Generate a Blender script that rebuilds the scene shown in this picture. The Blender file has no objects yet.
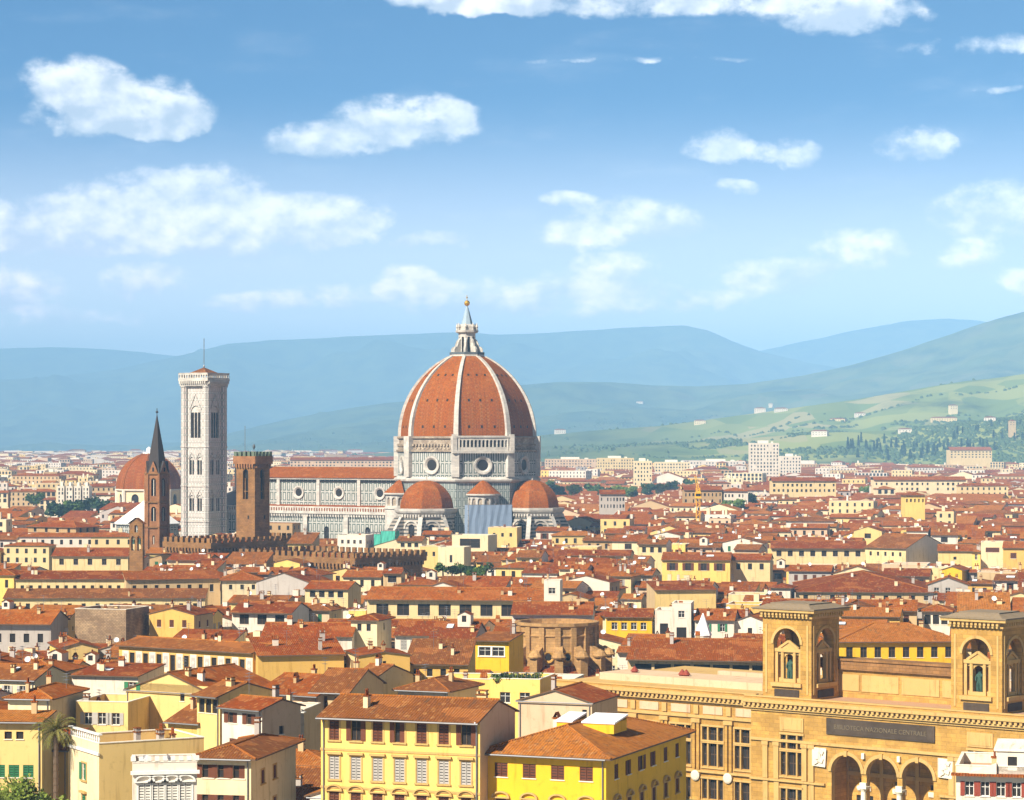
import bpy, math, random
import numpy as np
from mathutils import Vector, Matrix
R = math.radians
rnd = random.Random(7)
S = bpy.context.scene
C = S.collection
F, HC, HY, CX = 2600.0, 54.0, 439.0, 512.0      # focal length (px), eye height, eye-level row, centre column

# ------------------------------------------------------------------ camera, sky, sun, exposure
cd = bpy.data.cameras.new('camera'); cam = bpy.data.objects.new('camera', cd); C.objects.link(cam)
cam.location = (0, 0, HC); cam.rotation_euler = (R(90), 0, 0)
cd.sensor_width = 36.0; cd.lens = F/1024*36; cd.shift_y = (HY-400)/1024
cd.clip_start = 1.0; cd.clip_end = 80000
S.camera = cam
S.view_settings.view_transform = 'Standard'; S.view_settings.look = 'None'
S.view_settings.exposure = 1.04; S.view_settings.gamma = 1.0; S.view_settings.use_curve_mapping = False
S.cycles.max_bounces = 6; S.cycles.diffuse_bounces = 4; S.cycles.glossy_bounces = 2
S.cycles.transmission_bounces = 2; S.cycles.volume_bounces = 0; S.cycles.transparent_max_bounces = 6
S.cycles.use_denoising = True
S.cycles.sample_clamp_indirect = 4.0

SUN_AZ, SUN_EL = R(-43), R(39)                    # azimuth from the camera-facing direction
sdir = Vector((math.sin(SUN_AZ)*math.cos(SUN_EL), -math.cos(SUN_AZ)*math.cos(SUN_EL), math.sin(SUN_EL)))
ld = bpy.data.lights.new('sun', 'SUN'); sun = bpy.data.objects.new('sun', ld); C.objects.link(sun)
ld.energy = 5.0; ld.angle = R(0.5); ld.color = (1.0, 0.92, 0.79)
sun.rotation_euler = sdir.to_track_quat('Z', 'Y').to_euler(); sun.location = (-300, -300, 500)

class NT:
    """small helper for node trees"""
    def __init__(s, tree): s.t = tree; s.n = tree.nodes; s.l = tree.links
    def node(s, typ, **kw):
        n = s.n.new(typ)
        for k, v in kw.items(): setattr(n, k, v)
        return n
    def put(s, sock, v):
        if hasattr(v, 'is_linked'): s.l.new(v, sock)
        elif v is not None: sock.default_value = v
    def m(s, op, a, b=None, c=None, clamp=False):
        n = s.n.new('ShaderNodeMath'); n.operation = op; n.use_clamp = clamp
        for i, v in enumerate((a, b, c)):
            if v is not None: s.put(n.inputs[i], v)
        return n.outputs[0]
    def vm(s, op, a, b=None):
        n = s.n.new('ShaderNodeVectorMath'); n.operation = op
        for i, v in enumerate((a, b)):
            if v is not None: s.put(n.inputs[i], v)
        return n.outputs[0]
    def mix(s, f, a, b, blend='MIX'):
        n = s.n.new('ShaderNodeMix'); n.data_type = 'RGBA'; n.blend_type = blend
        s.put(n.inputs[0], f); s.put(n.inputs[6], a); s.put(n.inputs[7], b)
        return n.outputs[2]
    def noise(s, vec, scale, detail=3, rough=0.5, dist=0.0, dim='3D'):
        n = s.n.new('ShaderNodeTexNoise'); n.noise_dimensions = dim
        if vec is not None: s.l.new(vec, n.inputs['Vector'])
        n.inputs['Scale'].default_value = scale; n.inputs['Detail'].default_value = detail
        n.inputs['Roughness'].default_value = rough; n.inputs['Distortion'].default_value = dist
        return n.outputs[0]
    def sm(s, x, a, b):
        n = s.n.new('ShaderNodeMapRange'); n.interpolation_type = 'SMOOTHSTEP'
        s.put(n.inputs[0], x); n.inputs[1].default_value = a; n.inputs[2].default_value = b
        return n.outputs[0]
    def sep(s, v):
        n = s.n.new('ShaderNodeSeparateXYZ'); s.l.new(v, n.inputs[0]); return n.outputs
    def comb(s, x, y, z):
        n = s.n.new('ShaderNodeCombineXYZ')
        for i, v in enumerate((x, y, z)): s.put(n.inputs[i], v)
        return n.outputs[0]

def rgba(c): return (c[0], c[1], c[2], 1.0)

# clouds stand at fixed bearings and elevations of the sky (arc units 1/2600 rad)
CLOUDS = [(78,88,62,32,1),(158,108,62,34,1),(118,118,88,26,.9), (402,122,80,32,1),(318,140,56,20,.95),(440,112,36,22,.8),
 (128,208,78,46,1.1),(212,202,72,44,1.1),(310,218,92,30,1),(40,228,84,34,1),(170,238,200,22,1), (640,-2,250,24,.9),(838,12,86,30,1),(470,2,84,18,1),
 (728,148,42,22,.9),(790,153,30,16,.85),(916,148,40,24,.75),(992,212,68,34,1),(968,258,40,22,.7),(1012,283,34,16,.8),
 (775,276,62,22,.9),(858,252,54,28,.95),(628,218,74,26,.95),(566,236,56,16,.8),(610,274,84,28,.8),(568,198,30,10,.9),(728,187,24,10,.8),
 (436,240,36,11,.95),(148,282,44,22,.95),(18,290,60,28,.95),(262,302,60,16,.65),(345,296,80,17,.62),(410,280,36,20,.9),(480,296,90,24,.75),(600,300,120,22,.55),
 (640,62,130,4,.36),(992,52,90,12,.5),(1004,98,44,5,.6),(60,318,120,12,.5),(700,300,60,14,.5)]
def build_world():
    w = bpy.data.worlds.new('World'); S.world = w; w.use_nodes = True
    t = NT(w.node_tree); t.n.clear()
    tc = t.node('ShaderNodeTexCoord'); x, y, z = t.sep(tc.outputs['Generated'])
    zz = t.m('MAXIMUM', z, 0.0)
    # the clear blue of higher sky comes down closer to the hills than in the plain model
    v = t.comb(x, y, t.m('ADD', t.m('MULTIPLY', zz, 5.0), 0.01))
    v = t.vm('NORMALIZE', v)
    sk = t.node('ShaderNodeTexSky'); sk.sky_type = 'NISHITA'; sk.sun_disc = False
    sk.sun_elevation = SUN_EL; sk.sun_rotation = R(180)+SUN_AZ*-1 if False else math.atan2(sdir.x, sdir.y)
    sk.altitude = 100; sk.air_density = 1.0; sk.dust_density = 0.6; sk.ozone_density = 3.0
    t.l.new(v, sk.inputs[0])
    a = t.m('MULTIPLY', t.m('ARCTAN2', x, y), 2600.0)
    e = t.m('MULTIPLY', t.m('ARCSINE', z), 2600.0)
    p = t.comb(a, t.m('MULTIPLY', e, 1.35), 0.0)
    n1 = t.noise(p, 0.016, 6, 0.58); n2 = t.noise(p, 0.055, 5, 0.62); 
    wx = t.noise(t.vm('ADD', p, (400.0, 90.0, 5.0)), 0.02, 3, 0.5)
    aw = t.m('ADD', a, t.m('MULTIPLY', t.m('SUBTRACT', wx, 0.5), 60.0))
    ew = t.m('ADD', e, t.m('MULTIPLY', t.m('SUBTRACT', n1, 0.5), 26.0))
    best = None; shade = None
    for (px, py, rx, ry, k) in CLOUDS:
        da = t.m('DIVIDE', t.m('SUBTRACT', aw, px-CX), rx*1.12)
        de = t.m('DIVIDE', t.m('SUBTRACT', ew, HY-py-ry*.25), ry*1.25)
        de = t.m('ADD', t.m('MAXIMUM', de, 0.0), t.m('MULTIPLY', t.m('MINIMUM', de, 0.0), 1.5))
        q = t.m('ADD', t.m('MULTIPLY', da, da), t.m('MULTIPLY', de, de))
        d = t.m('MULTIPLY', t.m('SUBTRACT', 1.0, q), k)
        d = t.m('MAXIMUM', d, 0.0)
        sh = t.m('MULTIPLY', d, de)
        best = d if best is None else t.m('ADD', best, d)
        shade = sh if shade is None else t.m('ADD', shade, sh)
    rel = t.m('DIVIDE', shade, t.m('MAXIMUM', best, 0.05))          # -1 at a cloud's base, 1 at its top
    body = t.m('ADD', t.m('MINIMUM', best, 1.0), t.m('ADD', t.m('MULTIPLY', t.m('SUBTRACT', n2, 0.5), 0.9), t.m('MULTIPLY', t.m('SUBTRACT', n1, 0.5), 2.6)))
    den = t.m('MULTIPLY', t.sm(body, 0.10, 0.95), t.sm(best, 0.0, 0.30))
    wisp = t.m('MULTIPLY', t.sm(t.noise(t.comb(a, t.m('MULTIPLY', e, 3.5), 3.0), 0.006, 6, 0.6), 0.5, 0.85), 0.22)
    den = t.m('MAXIMUM', t.m('MULTIPLY', den, 0.97), wisp)
    q = t.vm('ADD', p, (-9.0, 15.0, 0.0)); s1 = t.noise(p, 0.013, 4, 0.5); n1b = t.noise(q, 0.013, 4, 0.5); n2b = t.noise(q, 0.055, 5, 0.62)
    rel2 = t.m('ADD', t.m('MULTIPLY', t.m('SUBTRACT', s1, n1b), 6.5), t.m('MULTIPLY', t.m('SUBTRACT', n2, n2b), 0.9))
    lit = t.sm(t.m('ADD', t.m('MULTIPLY', rel, 0.9), rel2), -0.9, 1.1)
    far = t.m('ADD', 1.0, t.m('MULTIPLY', t.sm(e, 300.0, 60.0), 0.95))
    ccol = t.mix(lit, (5.3, 5.8, 6.7, 1), (12.0, 11.5, 11.0, 1))
    ccol = t.mix(t.sm(e, 300.0, 60.0), ccol, t.mix(1.0, ccol, (1.35, 1.02, 0.96, 1), 'MULTIPLY'))
    ccol = t.vm('SCALE', ccol); t.put(t.n[-1].inputs['Scale'], far)
    # clear sky: cyan low down, unseen upper part tinted warm to warm the fill
    tint = t.mix(t.sm(z, 0.16, 0.45), (0.10, 0.90, 1.30, 1), (1.15, 0.74, 0.42, 1))
    skc = t.mix(1.0, sk.outputs[0], tint, 'MULTIPLY')
    skc = t.mix(t.m('MULTIPLY', t.sm(e, 350.0, 40.0), 0.90), skc, (17.0, 15.2, 14.0, 1))
    col = t.mix(den, skc, ccol)
    bg = t.node('ShaderNodeBackground'); t.l.new(col, bg.inputs[0]); bg.inputs[1].default_value = 0.075
    out = t.node('ShaderNodeOutputWorld'); t.l.new(bg.outputs[0], out.inputs[0])
build_world()

# ------------------------------------------------------------------ materials
def newmat(name):
    m = bpy.data.materials.new(name); m.use_nodes = True
    t = NT(m.node_tree); t.n.clear()
    b = t.node('ShaderNodeBsdfPrincipled'); o = t.node('ShaderNodeOutputMaterial'); t.l.new(b.outputs[0], o.inputs[0])
    b.inputs['Roughness'].default_value = 0.85; b.inputs['Specular IOR Level'].default_value = 0.12
    return m, t, b
def uvco(t): return t.node('ShaderNodeUVMap').outputs[0]
def objco(t): return t.node('ShaderNodeTexCoord').outputs['Object']
def geoco(t): return t.node('ShaderNodeNewGeometry').outputs['Position']
def bump(t, b, h, s=0.3, d=0.05):
    n = t.node('ShaderNodeBump'); n.inputs['Strength'].default_value = s; n.inputs['Distance'].default_value = d
    t.l.new(h, n.inputs['Height']); t.l.new(n.outputs[0], b.inputs['Normal'])
def plaster(name, c, var=0.36, stain=0.75):
    m, t, b = newmat(name); p = geoco(t); u = uvco(t)
    big = t.noise(p, 0.16, 4, 0.6); mid = t.noise(p, 1.1, 4, 0.65)
    x, y, z = t.sep(u)
    streak = t.noise(t.comb(t.m('MULTIPLY', x, 1.3), t.m('MULTIPLY', y, 0.12), 0.0), 1.0, 4, 0.6)
    dark = (c[0]*0.62, c[1]*0.56, c[2]*0.50, 1)
    lite = (min(.9, c[0]*1.10), min(.9, c[1]*1.10), min(.9, c[2]*1.12), 1)
    col = t.mix(t.sm(big, 0.35, 0.7), rgba(c), lite)
    col = t.mix(t.m('MULTIPLY', t.sm(streak, 0.52, 0.75), stain), col, dark)
    col = t.mix(t.m('MULTIPLY', t.sm(mid, 0.55, 0.8), var*1.6), col, dark)
    t.l.new(col, b.inputs['Base Color']); b.inputs['Roughness'].default_value = 0.9
    bump(t, b, t.noise(p, 7, 3), 0.15, 0.02)
    return m
def tiles(name, c1, c2, c3):
    """clay roof: channels run down the slope (v), courses across (u, v in metres)"""
    m, t, b = newmat(name); u = uvco(t); p = geoco(t)
    x, y, z = t.sep(u)
    oi = t.node('ShaderNodeObjectInfo'); r = oi.outputs['Random']
    big = t.noise(p, 0.22, 4, 0.65); mid = t.noise(p, 1.6, 4, 0.7)
    vo = t.node('ShaderNodeTexVoronoi'); vo.feature = 'F1'
    t.l.new(t.comb(t.m('MULTIPLY', x, 2.6), t.m('MULTIPLY', y, 1.7), 0.0), vo.inputs['Vector']); vo.inputs['Scale'].default_value = 1.0
    cell = t.sep(vo.outputs['Color'])[0]
    col = t.mix(t.sm(big, 0.3, 0.7), rgba(c1), rgba(c2))
    col = t.mix(t.m('MULTIPLY', r, 0.8), col, rgba(c3))
    col = t.mix(t.m('MULTIPLY', cell, 0.55), col, (c1[0]*0.45, c1[1]*0.40, c1[2]*0.45, 1))
    col = t.mix(t.m('MULTIPLY', t.sm(cell, 0.8, 0.95), 0.5), col, (0.46, 0.23, 0.08, 1))
    col = t.mix(t.m('MULTIPLY', t.sm(mid, 0.47, 0.70), 0.75), col, (0.12, 0.050, 0.022, 1))
    st = t.noise(t.comb(t.m('MULTIPLY', x, 1.1), t.m('MULTIPLY', y, 0.22), 7.0), 1.0, 4, 0.65)
    col = t.mix(t.m('MULTIPLY', t.sm(st, 0.52, 0.72), 0.6), col, (0.085, 0.055, 0.035, 1))
    pt = t.node('ShaderNodeTexVoronoi'); pt.distance = 'CHEBYCHEV'; t.l.new(t.comb(t.m('MULTIPLY', x, .30), t.m('MULTIPLY', y, .42), 0.0), pt.inputs['Vector']); pt.inputs['Scale'].default_value = 1.0
    pc = t.sep(pt.outputs['Color'])[0]; col = t.mix(t.m('MULTIPLY', t.sm(pc, 0.80, 0.90), 0.35), col, (0.46, 0.17, 0.045, 1))
    wv = t.m('SINE', t.m('MULTIPLY', x, 2*math.pi/0.33))
    cr = t.m('FRACT', t.m('MULTIPLY', y, 1/0.45))
    h = t.m('ADD', t.m('MULTIPLY', wv, 0.5), t.m('MULTIPLY', cr, 0.4))
    col = t.mix(t.m('MULTIPLY', t.sm(wv, 0.1, -1.0), 0.36), col, (c1[0]*0.25, c1[1]*0.22, c1[2]*0.25, 1))
    t.l.new(col, b.inputs['Base Color']); b.inputs['Roughness'].default_value = 0.95; b.inputs['Specular IOR Level'].default_value = 0.04
    bump(t, b, h, 0.55, 0.10)
    return m
def stone(name, c, bw=1.1, bh=0.5, line=0.35, var=0.5):
    m, t, b = newmat(name); u = uvco(t); p = geoco(t)
    br = t.node('ShaderNodeTexBrick'); t.l.new(u, br.inputs['Vector']); br.inputs['Scale'].default_value = 1.0
    br.inputs['Brick Width'].default_value = bw; br.inputs['Row Height'].default_value = bh; br.inputs['Mortar Size'].default_value = 0.035
    br.inputs['Color1'].default_value = (0.85, 0.85, 0.85, 1); br.inputs['Color2'].default_value = (1.15, 1.12, 1.08, 1)
    br.inputs['Mortar'].default_value = (1-line, 1-line, 1-line, 1)
    n = t.noise(p, 0.30, 5, 0.65); n2 = t.noise(p, 2.2, 4, 0.65)
    col = t.mix(t.sm(n, 0.35, 0.7), (c[0]*(1-var*.45), c[1]*(1-var*.5), c[2]*(1-var*.5), 1), (c[0]*1.12, c[1]*1.12, c[2]*1.1, 1))
    col = t.mix(t.m('MULTIPLY', t.sm(n2, 0.5, 0.75), var), col, (c[0]*.5, c[1]*.47, c[2]*.43, 1))
    col = t.mix(1.0, col, br.outputs[0], 'MULTIPLY')
    t.l.new(col, b.inputs['Base Color']); bump(t, b, n2, 0.3, 0.08)
    return m
def plain(name, c, rough=0.7, metal=0.0, var=0.25, scale=1.5):
    m, t, b = newmat(name); p = geoco(t)
    col = t.mix(t.m('MULTIPLY', t.sm(t.noise(p, scale, 4, 0.6), 0.4, 0.75), var), rgba(c), (c[0]*.5, c[1]*.5, c[2]*.5, 1))
    t.l.new(col, b.inputs['Base Color']); b.inputs['Roughness'].default_value = rough; b.inputs['Metallic'].default_value = metal
    return m
def marble(name, base, line, pw, ph, i0=0.28, i1=0.55, rowc=None, strength=0.9):
    """inlaid marble: every panel pw x ph metres carries a dark inset frame"""
    m, t, b = newmat(name); u = uvco(t); p = geoco(t); x, y, z = t.sep(u)
    def edge(q, w):
        f = t.m('FRACT', t.m('DIVIDE', q, w)); return t.m('MULTIPLY', t.m('SUBTRACT', 0.5, t.m('ABSOLUTE', t.m('SUBTRACT', f, 0.5))), w)
    e = t.m('MINIMUM', edge(x, pw), edge(y, ph))
    ln = t.m('MULTIPLY', t.m('GREATER_THAN', e, i0), t.m('LESS_THAN', e, i1))
    n = t.noise(p, 0.25, 5, 0.65); n2 = t.noise(p, 1.8, 4, 0.65)
    col = t.mix(t.sm(n, 0.35, 0.7), (base[0]*.82, base[1]*.82, base[2]*.80, 1), rgba(base))
    if rowc:
        col = t.mix(t.m('MULTIPLY', t.m('GREATER_THAN', e, i1), rowc[3]), col, rgba(rowc))
    col = t.mix(t.m('MULTIPLY', ln, strength), col, rgba(line))
    col = t.mix(t.m('MULTIPLY', t.sm(n2, 0.5, 0.78), 0.4), col, (base[0]*.5, base[1]*.48, base[2]*.44, 1))
    t.l.new(col, b.inputs['Base Color']); b.inputs['Roughness'].default_value = 0.6
    return m
def stripes(name, a, bcol, period, duty):
    m, t, b = newmat(name); u = uvco(t); p = geoco(t); x, y, z = t.sep(u)
    s = t.m('GREATER_THAN', t.m('FRACT', t.m('DIVIDE', y, period)), duty)
    col = t.mix(s, rgba(a), rgba(bcol)); col = t.mix(t.m('MULTIPLY', t.sm(t.noise(p, 0.6, 4), 0.45, 0.75), 0.45), col, (a[0]*.45, a[1]*.42, a[2]*.4, 1))
    t.l.new(col, b.inputs['Base Color']); return m
def foliage(name, c1, c2):
    m, t, b = newmat(name); p = geoco(t)
    col = t.mix(t.sm(t.noise(p, 0.35, 3), 0.35, 0.65), rgba(c1), rgba(c2))
    col = t.mix(t.m('MULTIPLY', t.sm(t.noise(p, 2.5, 2), 0.4, 0.7), 0.5), col, (c1[0]*.5, c1[1]*.55, c1[2]*.5, 1))
    t.l.new(col, b.inputs['Base Color']); b.inputs['Roughness'].default_value = 0.8
    return m

WALLC = {'cream': (.60,.455,.225), 'white': (.61,.535,.43), 'pale yellow': (.62,.44,.165), 'ochre': (.58,.35,.09), 'buff': (.48,.34,.175),
         'yellow': (.70,.475,.13), 'pinkish': (.53,.375,.235), 'grey': (.38,.335,.29), 'tan': (.38,.25,.12), 'bright yellow': (.68,.385,.022), 'ivory': (.64,.52,.31)}
PL = {k: plaster(k.replace(' ', '_')+'_plaster', v) for k, v in WALLC.items()}
RF = [tiles('orange_clay_tiles', (.3528,.0874,.0084), (.4284,.1277,.0185), (.2100,.0462,.0076)),
      tiles('red_clay_tiles', (.2772,.0538,.0067), (.3444,.0806,.0101), (.1512,.0319,.0076)),
      tiles('brown_clay_tiles', (.2772,.0907,.0185), (.3528,.1243,.0269), (.1764,.0630,.0202)),
      tiles('golden_clay_tiles', (.4200,.1470,.0235), (.4704,.1848,.0336), (.3360,.1008,.0168))]
M = {
 'glass': plain('dark_window_glass', (.028,.024,.022), 0.35, 0, .3), 'frame_white': plain('white_window_paint', (.72,.69,.62)),
 'green': plain('green_shutter_paint', (.035,.16,.07)), 'brown': plain('brown_shutter_paint', (.13,.045,.022)), 'grey': plain('grey_shutter_paint', (.40,.37,.33)),
 'sand': plaster('sandstone_trim', (.47,.30,.105)), 'palegrey': plaster('pale_trim', (.70,.64,.52)), 'pavement': plain('paving', (.20,.17,.14)),
 'red': plain('red_shutter_paint', (.24,.05,.03)), 'wood': plain('dark_eave_wood', (.12,.075,.045)), 'metal': plain('grey_metal', (.22,.22,.23), .45, .6),
 'whitemetal': plain('white_enamel', (.82,.82,.80), .4), 'terr': plain('terrace_paving', (.42,.25,.15)), 'clay': plain('clay_pots', (.45,.17,.07)),
 'white': plain('white_sash_paint', (.66,.62,.54)),
 'gold': plain('gilded_copper', (.85,.50,.08), .3, .85), 'copper': plain('green_copper', (.035,.075,.055), .6), 'slate': plain('grey_roof_sheet', (.20,.20,.20)),
 'skylight': plain('white_skylight', (.85,.86,.86), .3, 0, .1), 'sheet': plain('blue_grey_sheeting', (.22,.28,.37), .6, 0, .3, .25), 'net': plain('green_netting', (.08,.40,.30), .8, 0, .3, .5),
 'crane': plain('yellow_crane_paint', (.80,.42,.03), .5), 'dark': plain('dark_interior', (.022,.018,.016), .9), 'bark': plain('bark', (.12,.08,.05)),
 'lead': plain('lead_sheet', (.10,.115,.125), .55), 'leadlight': plain('pale_lead', (.30,.38,.44), .55), 'spire': plain('dark_spire_copper', (.050,.040,.036), .7), 'inscr': stone('dark_inscription_stone', (.070,.052,.038), 3, 2, .1, .4),
}
MB_WHITE = marble('white_green_marble', (.47,.455,.41), (.04,.07,.06), 2.3, 4.4, .28, .72)
MB_DRUM = marble('drum_marble', (.47,.46,.42), (.04,.07,.06), 2.1, 4.9, .28, .72, (.53,.52,.49,.5))
MB_CAMP = marble('tower_marble', (.64,.60,.55), (.09,.115,.10), 1.55, 3.1, .20, .46, (.70,.52,.46,.5), .8)
MB_GREY = marble('green_panel_marble', (.30,.32,.30), (.07,.10,.09), 1.8, 3.6, .24, .55, (.40,.42,.38,.5))
MB_PLAIN = stone('plain_white_marble', (.50,.47,.42), 2.2, .8, .18, .35)
MB_STRIPE = stripes('striped_marble', (.44,.38,.31), (.09,.09,.08), 1.5, .52)
ST_BROWN = stone('brown_stone', (.26,.135,.05)); ST_RUBBLE = stone('rubble_stone', (.36,.25,.15), .7, .32, .5, .8); ST_DARK = stone('dark_stone', (.22,.145,.09))
ST_LIB = stone('library_sandstone', (.45,.262,.066), 1.5, .6, .26, .45); ST_APSE = stone('apse_stone', (.41,.245,.10), 1.2, .5, .3, .5); BRICK = stone('tower_brick', (.32,.15,.065), .6, .24, .25, .6)
ROUGH = stone('unfinished_masonry', (.40,.33,.25), 1.2, .5, .5, .8)
DOME_T = tiles('dome_tiles', (.3526,.0861,.0049), (.4100,.1148,.0082), (.3116,.0722,.0049))

# ------------------------------------------------------------------ mesh building
class MB:
    def __init__(s): s.v = []; s.f = []; s.mi = []; s.sm = []
    def face(s, pts, m=0, smooth=False):
        k = len(s.v); s.v += [tuple(p) for p in pts]; s.f.append(tuple(range(k, k+len(pts)))); s.mi.append(m); s.sm.append(smooth)
    def box(s, x0, x1, y0, y1, z0, z1, m=0, bottom=False):
        a = [(x0,y0),(x1,y0),(x1,y1),(x0,y1)]
        for i in range(4):
            p, q = a[i], a[(i+1) % 4]
            s.face([(*p, z0), (*q, z0), (*q, z1), (*p, z1)], m)
        s.face([(*p, z1) for p in a], m)
        if bottom: s.face([(*p, z0) for p in reversed(a)], m)
    def xbox(s, mat, hx, hy, hz, m=0):
        """oriented box: matrix, half sizes"""
        c = [mat @ Vector((i*hx, j*hy, k*hz)) for k in (-1, 1) for j in (-1, 1) for i in (-1, 1)]
        for q in ((0,2,3,1),(4,5,7,6),(0,1,5,4),(1,3,7,5),(3,2,6,7),(2,0,4,6)): s.face([c[i] for i in q], m)
    def bar(s, a, b, r, m=0, n=4):
        a = Vector(a); b = Vector(b); d = (b-a); q = d.to_track_quat('Z', 'Y').to_matrix()
        ring = [q @ Vector((r*math.cos(2*math.pi*(i+.5)/n), r*math.sin(2*math.pi*(i+.5)/n), 0)) for i in range(n)]
        for i in range(n):
            j = (i+1) % n; s.face([a+ring[i], a+ring[j], b+ring[j], b+ring[i]], m)
        s.face([b+x for x in ring], m)
    def lathe(s, prof, n=16, m=0, cx=0, cy=0, a0=0.0, a1=2*math.pi, smooth=False):
        closed = abs(a1-a0-2*math.pi) < 1e-6
        for i in range(n):
            p, q = a0+(a1-a0)*i/n, a0+(a1-a0)*(i+1)/n
            for (r0, z0), (r1, z1) in zip(prof, prof[1:]):
                A = (cx+r0*math.cos(p), cy+r0*math.sin(p), z0); B = (cx+r0*math.cos(q), cy+r0*math.sin(q), z0)
                D = (cx+r1*math.cos(p), cy+r1*math.sin(p), z1); E = (cx+r1*math.cos(q), cy+r1*math.sin(q), z1)
                if r0 < 1e-4: s.face([A, E, D], m, smooth)
                elif r1 < 1e-4: s.face([A, B, D], m, smooth)
                else: s.face([A, B, E, D], m, smooth)
    def facade(s, o, u, w, z0, z1, holes=(), dep=0.25, m=0, mr=None, nrm=None):
        """vertical wall from o along unit (ux,uy), holes (u0,u1,v0,v1,arch) with reveals going inward"""
        ux, uy = u; nx, ny = (uy, -ux)                       # outward normal
        mr = m if mr is None else mr
        def P(a, b, d=0.0): return (o[0]+ux*a-nx*d, o[1]+uy*a-ny*d, b)
        xs = sorted({0.0, w, *[h[0] for h in holes], *[h[1] for h in holes]}); zs = sorted({z0, z1, *[h[2] for h in holes], *[h[3] for h in holes]})
        for j in range(len(zs)-1):
            run = None
            for i in range(len(xs)-1):
                cx, cz = (xs[i]+xs[i+1])/2, (zs[j]+zs[j+1])/2
                inside = any(h[0] < cx < h[1] and h[2] < cz < h[3] for h in holes)
                if inside:
                    if run is not None: s.face([P(run, zs[j]), P(xs[i], zs[j]), P(xs[i], zs[j+1]), P(run, zs[j+1])], m); run = None
                elif run is None: run = xs[i]
            if run is not None: s.face([P(run, zs[j]), P(w, zs[j]), P(w, zs[j+1]), P(run, zs[j+1])], m)
        for h in holes:
            a, b, c, d = h[:4]; arch = len(h) > 4 and h[4]
            if arch:
                r = (b-a)/2; k = 10; zc = d-r*(1.0 if arch is True else arch); rz = d-zc
                arc = [(a+r-r*math.cos(math.pi*i/k), zc+rz*math.sin(math.pi*i/k)) for i in range(k+1)]
                h2 = k//2
                s.face([P(a, d)]+[P(*q) for q in arc[:h2+1]][::1], m); s.face([P(b, d)]+[P(*q) for q in arc[h2:]][::1], m)
                out = [(a, c)]+arc+[(b, c)]
            else: out = [(a, c), (a, d), (b, d), (b, c)]
            for p, q in zip(out, out[1:]): s.face([P(*q), P(*p), P(*p, dep), P(*q, dep)], mr)
            s.face([P(a, c), P(b, c), P(b, c, dep), P(a, c, dep)], mr)
    def arr(s): return s
    def xf(s, other, mat, mmap=None):
        """append another builder through a matrix"""
        k = len(s.v); s.v += [tuple(mat @ Vector(p)) for p in other.v]
        s.f += [tuple(i+k for i in f) for f in other.f]; s.mi += [mmap[i] if mmap else i for i in other.mi]; s.sm += other.sm
    def mesh(s, name, mats):
        me = bpy.data.meshes.new(name); me.from_pydata(s.v, [], s.f); me.update()
        for m in mats: me.materials.append(m)
        me.polygons.foreach_set('material_index', s.mi); me.polygons.foreach_set('use_smooth', s.sm)
        nl = len(me.loops); uvl = me.uv_layers.new(name='UVMap')
        co = np.empty(len(me.vertices)*3); me.vertices.foreach_get('co', co); co = co.reshape(-1, 3)
        li = np.empty(nl, dtype=np.int32); me.loops.foreach_get('vertex_index', li)
        npoly = len(me.polygons); nr = np.empty(npoly*3); me.polygons.foreach_get('normal', nr); nr = nr.reshape(-1, 3)
        lt = np.empty(npoly, dtype=np.int32); me.polygons.foreach_get('loop_total', lt)
        nn = np.repeat(nr, lt, axis=0)
        ud = np.stack([-nn[:, 1], nn[:, 0], np.zeros(nl)], 1); ln = np.linalg.norm(ud, axis=1); flat = ln < 0.02
        ud[flat] = (1, 0, 0); ln[flat] = 1; ud /= ln[:, None]; vd = np.cross(nn, ud)
        P = co[li]; uv = np.stack([(P*ud).sum(1), (P*vd).sum(1)], 1)
        uvl.data.foreach_set('uv', uv.ravel())
        return me
    def build(s, name, mats, parent=None, loc=(0,0,0), rz=0.0):
        o = bpy.data.objects.new(name, s.mesh(name, mats if isinstance(mats, (list, tuple)) else [mats])); C.objects.link(o)
        o.location = loc; o.rotation_euler = (0, 0, rz)
        if parent: o.parent = parent
        return o
def put(name, me, parent, loc=(0,0,0), rz=0.0, rot=None):
    o = bpy.data.objects.new(name, me); C.objects.link(o); o.parent = parent; o.location = loc; o.rotation_euler = rot or (0, 0, rz); return o
def thing(name, label, cat, loc=(0,0,0), rz=0.0, group=None):
    o = bpy.data.objects.new(name, None); C.objects.link(o); o.location = loc; o.rotation_euler = (0, 0, rz); o.empty_display_size = 1
    o['label'] = label; o['category'] = cat
    if group: o['group'] = group
    return o
def tag(o, label, cat, group=None, kind=None):
    if label: o['label'] = label
    if cat: o['category'] = cat
    if group: o['group'] = group
    if kind: o['kind'] = kind
    return o
def at_z(px, py, z):
    """ground position of what shows at this bearing and drop with height z"""
    Y = F*(HC-z)/(py-HY); return Vector(((px-CX)/F*Y, Y, z))
def at_d(px, py, Y): return Vector(((px-CX)*Y/F, Y, HC-(py-HY)*Y/F))
def proj(p): return (CX+F*p[0]/p[1], HY+F*(HC-p[2])/p[1])
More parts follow.
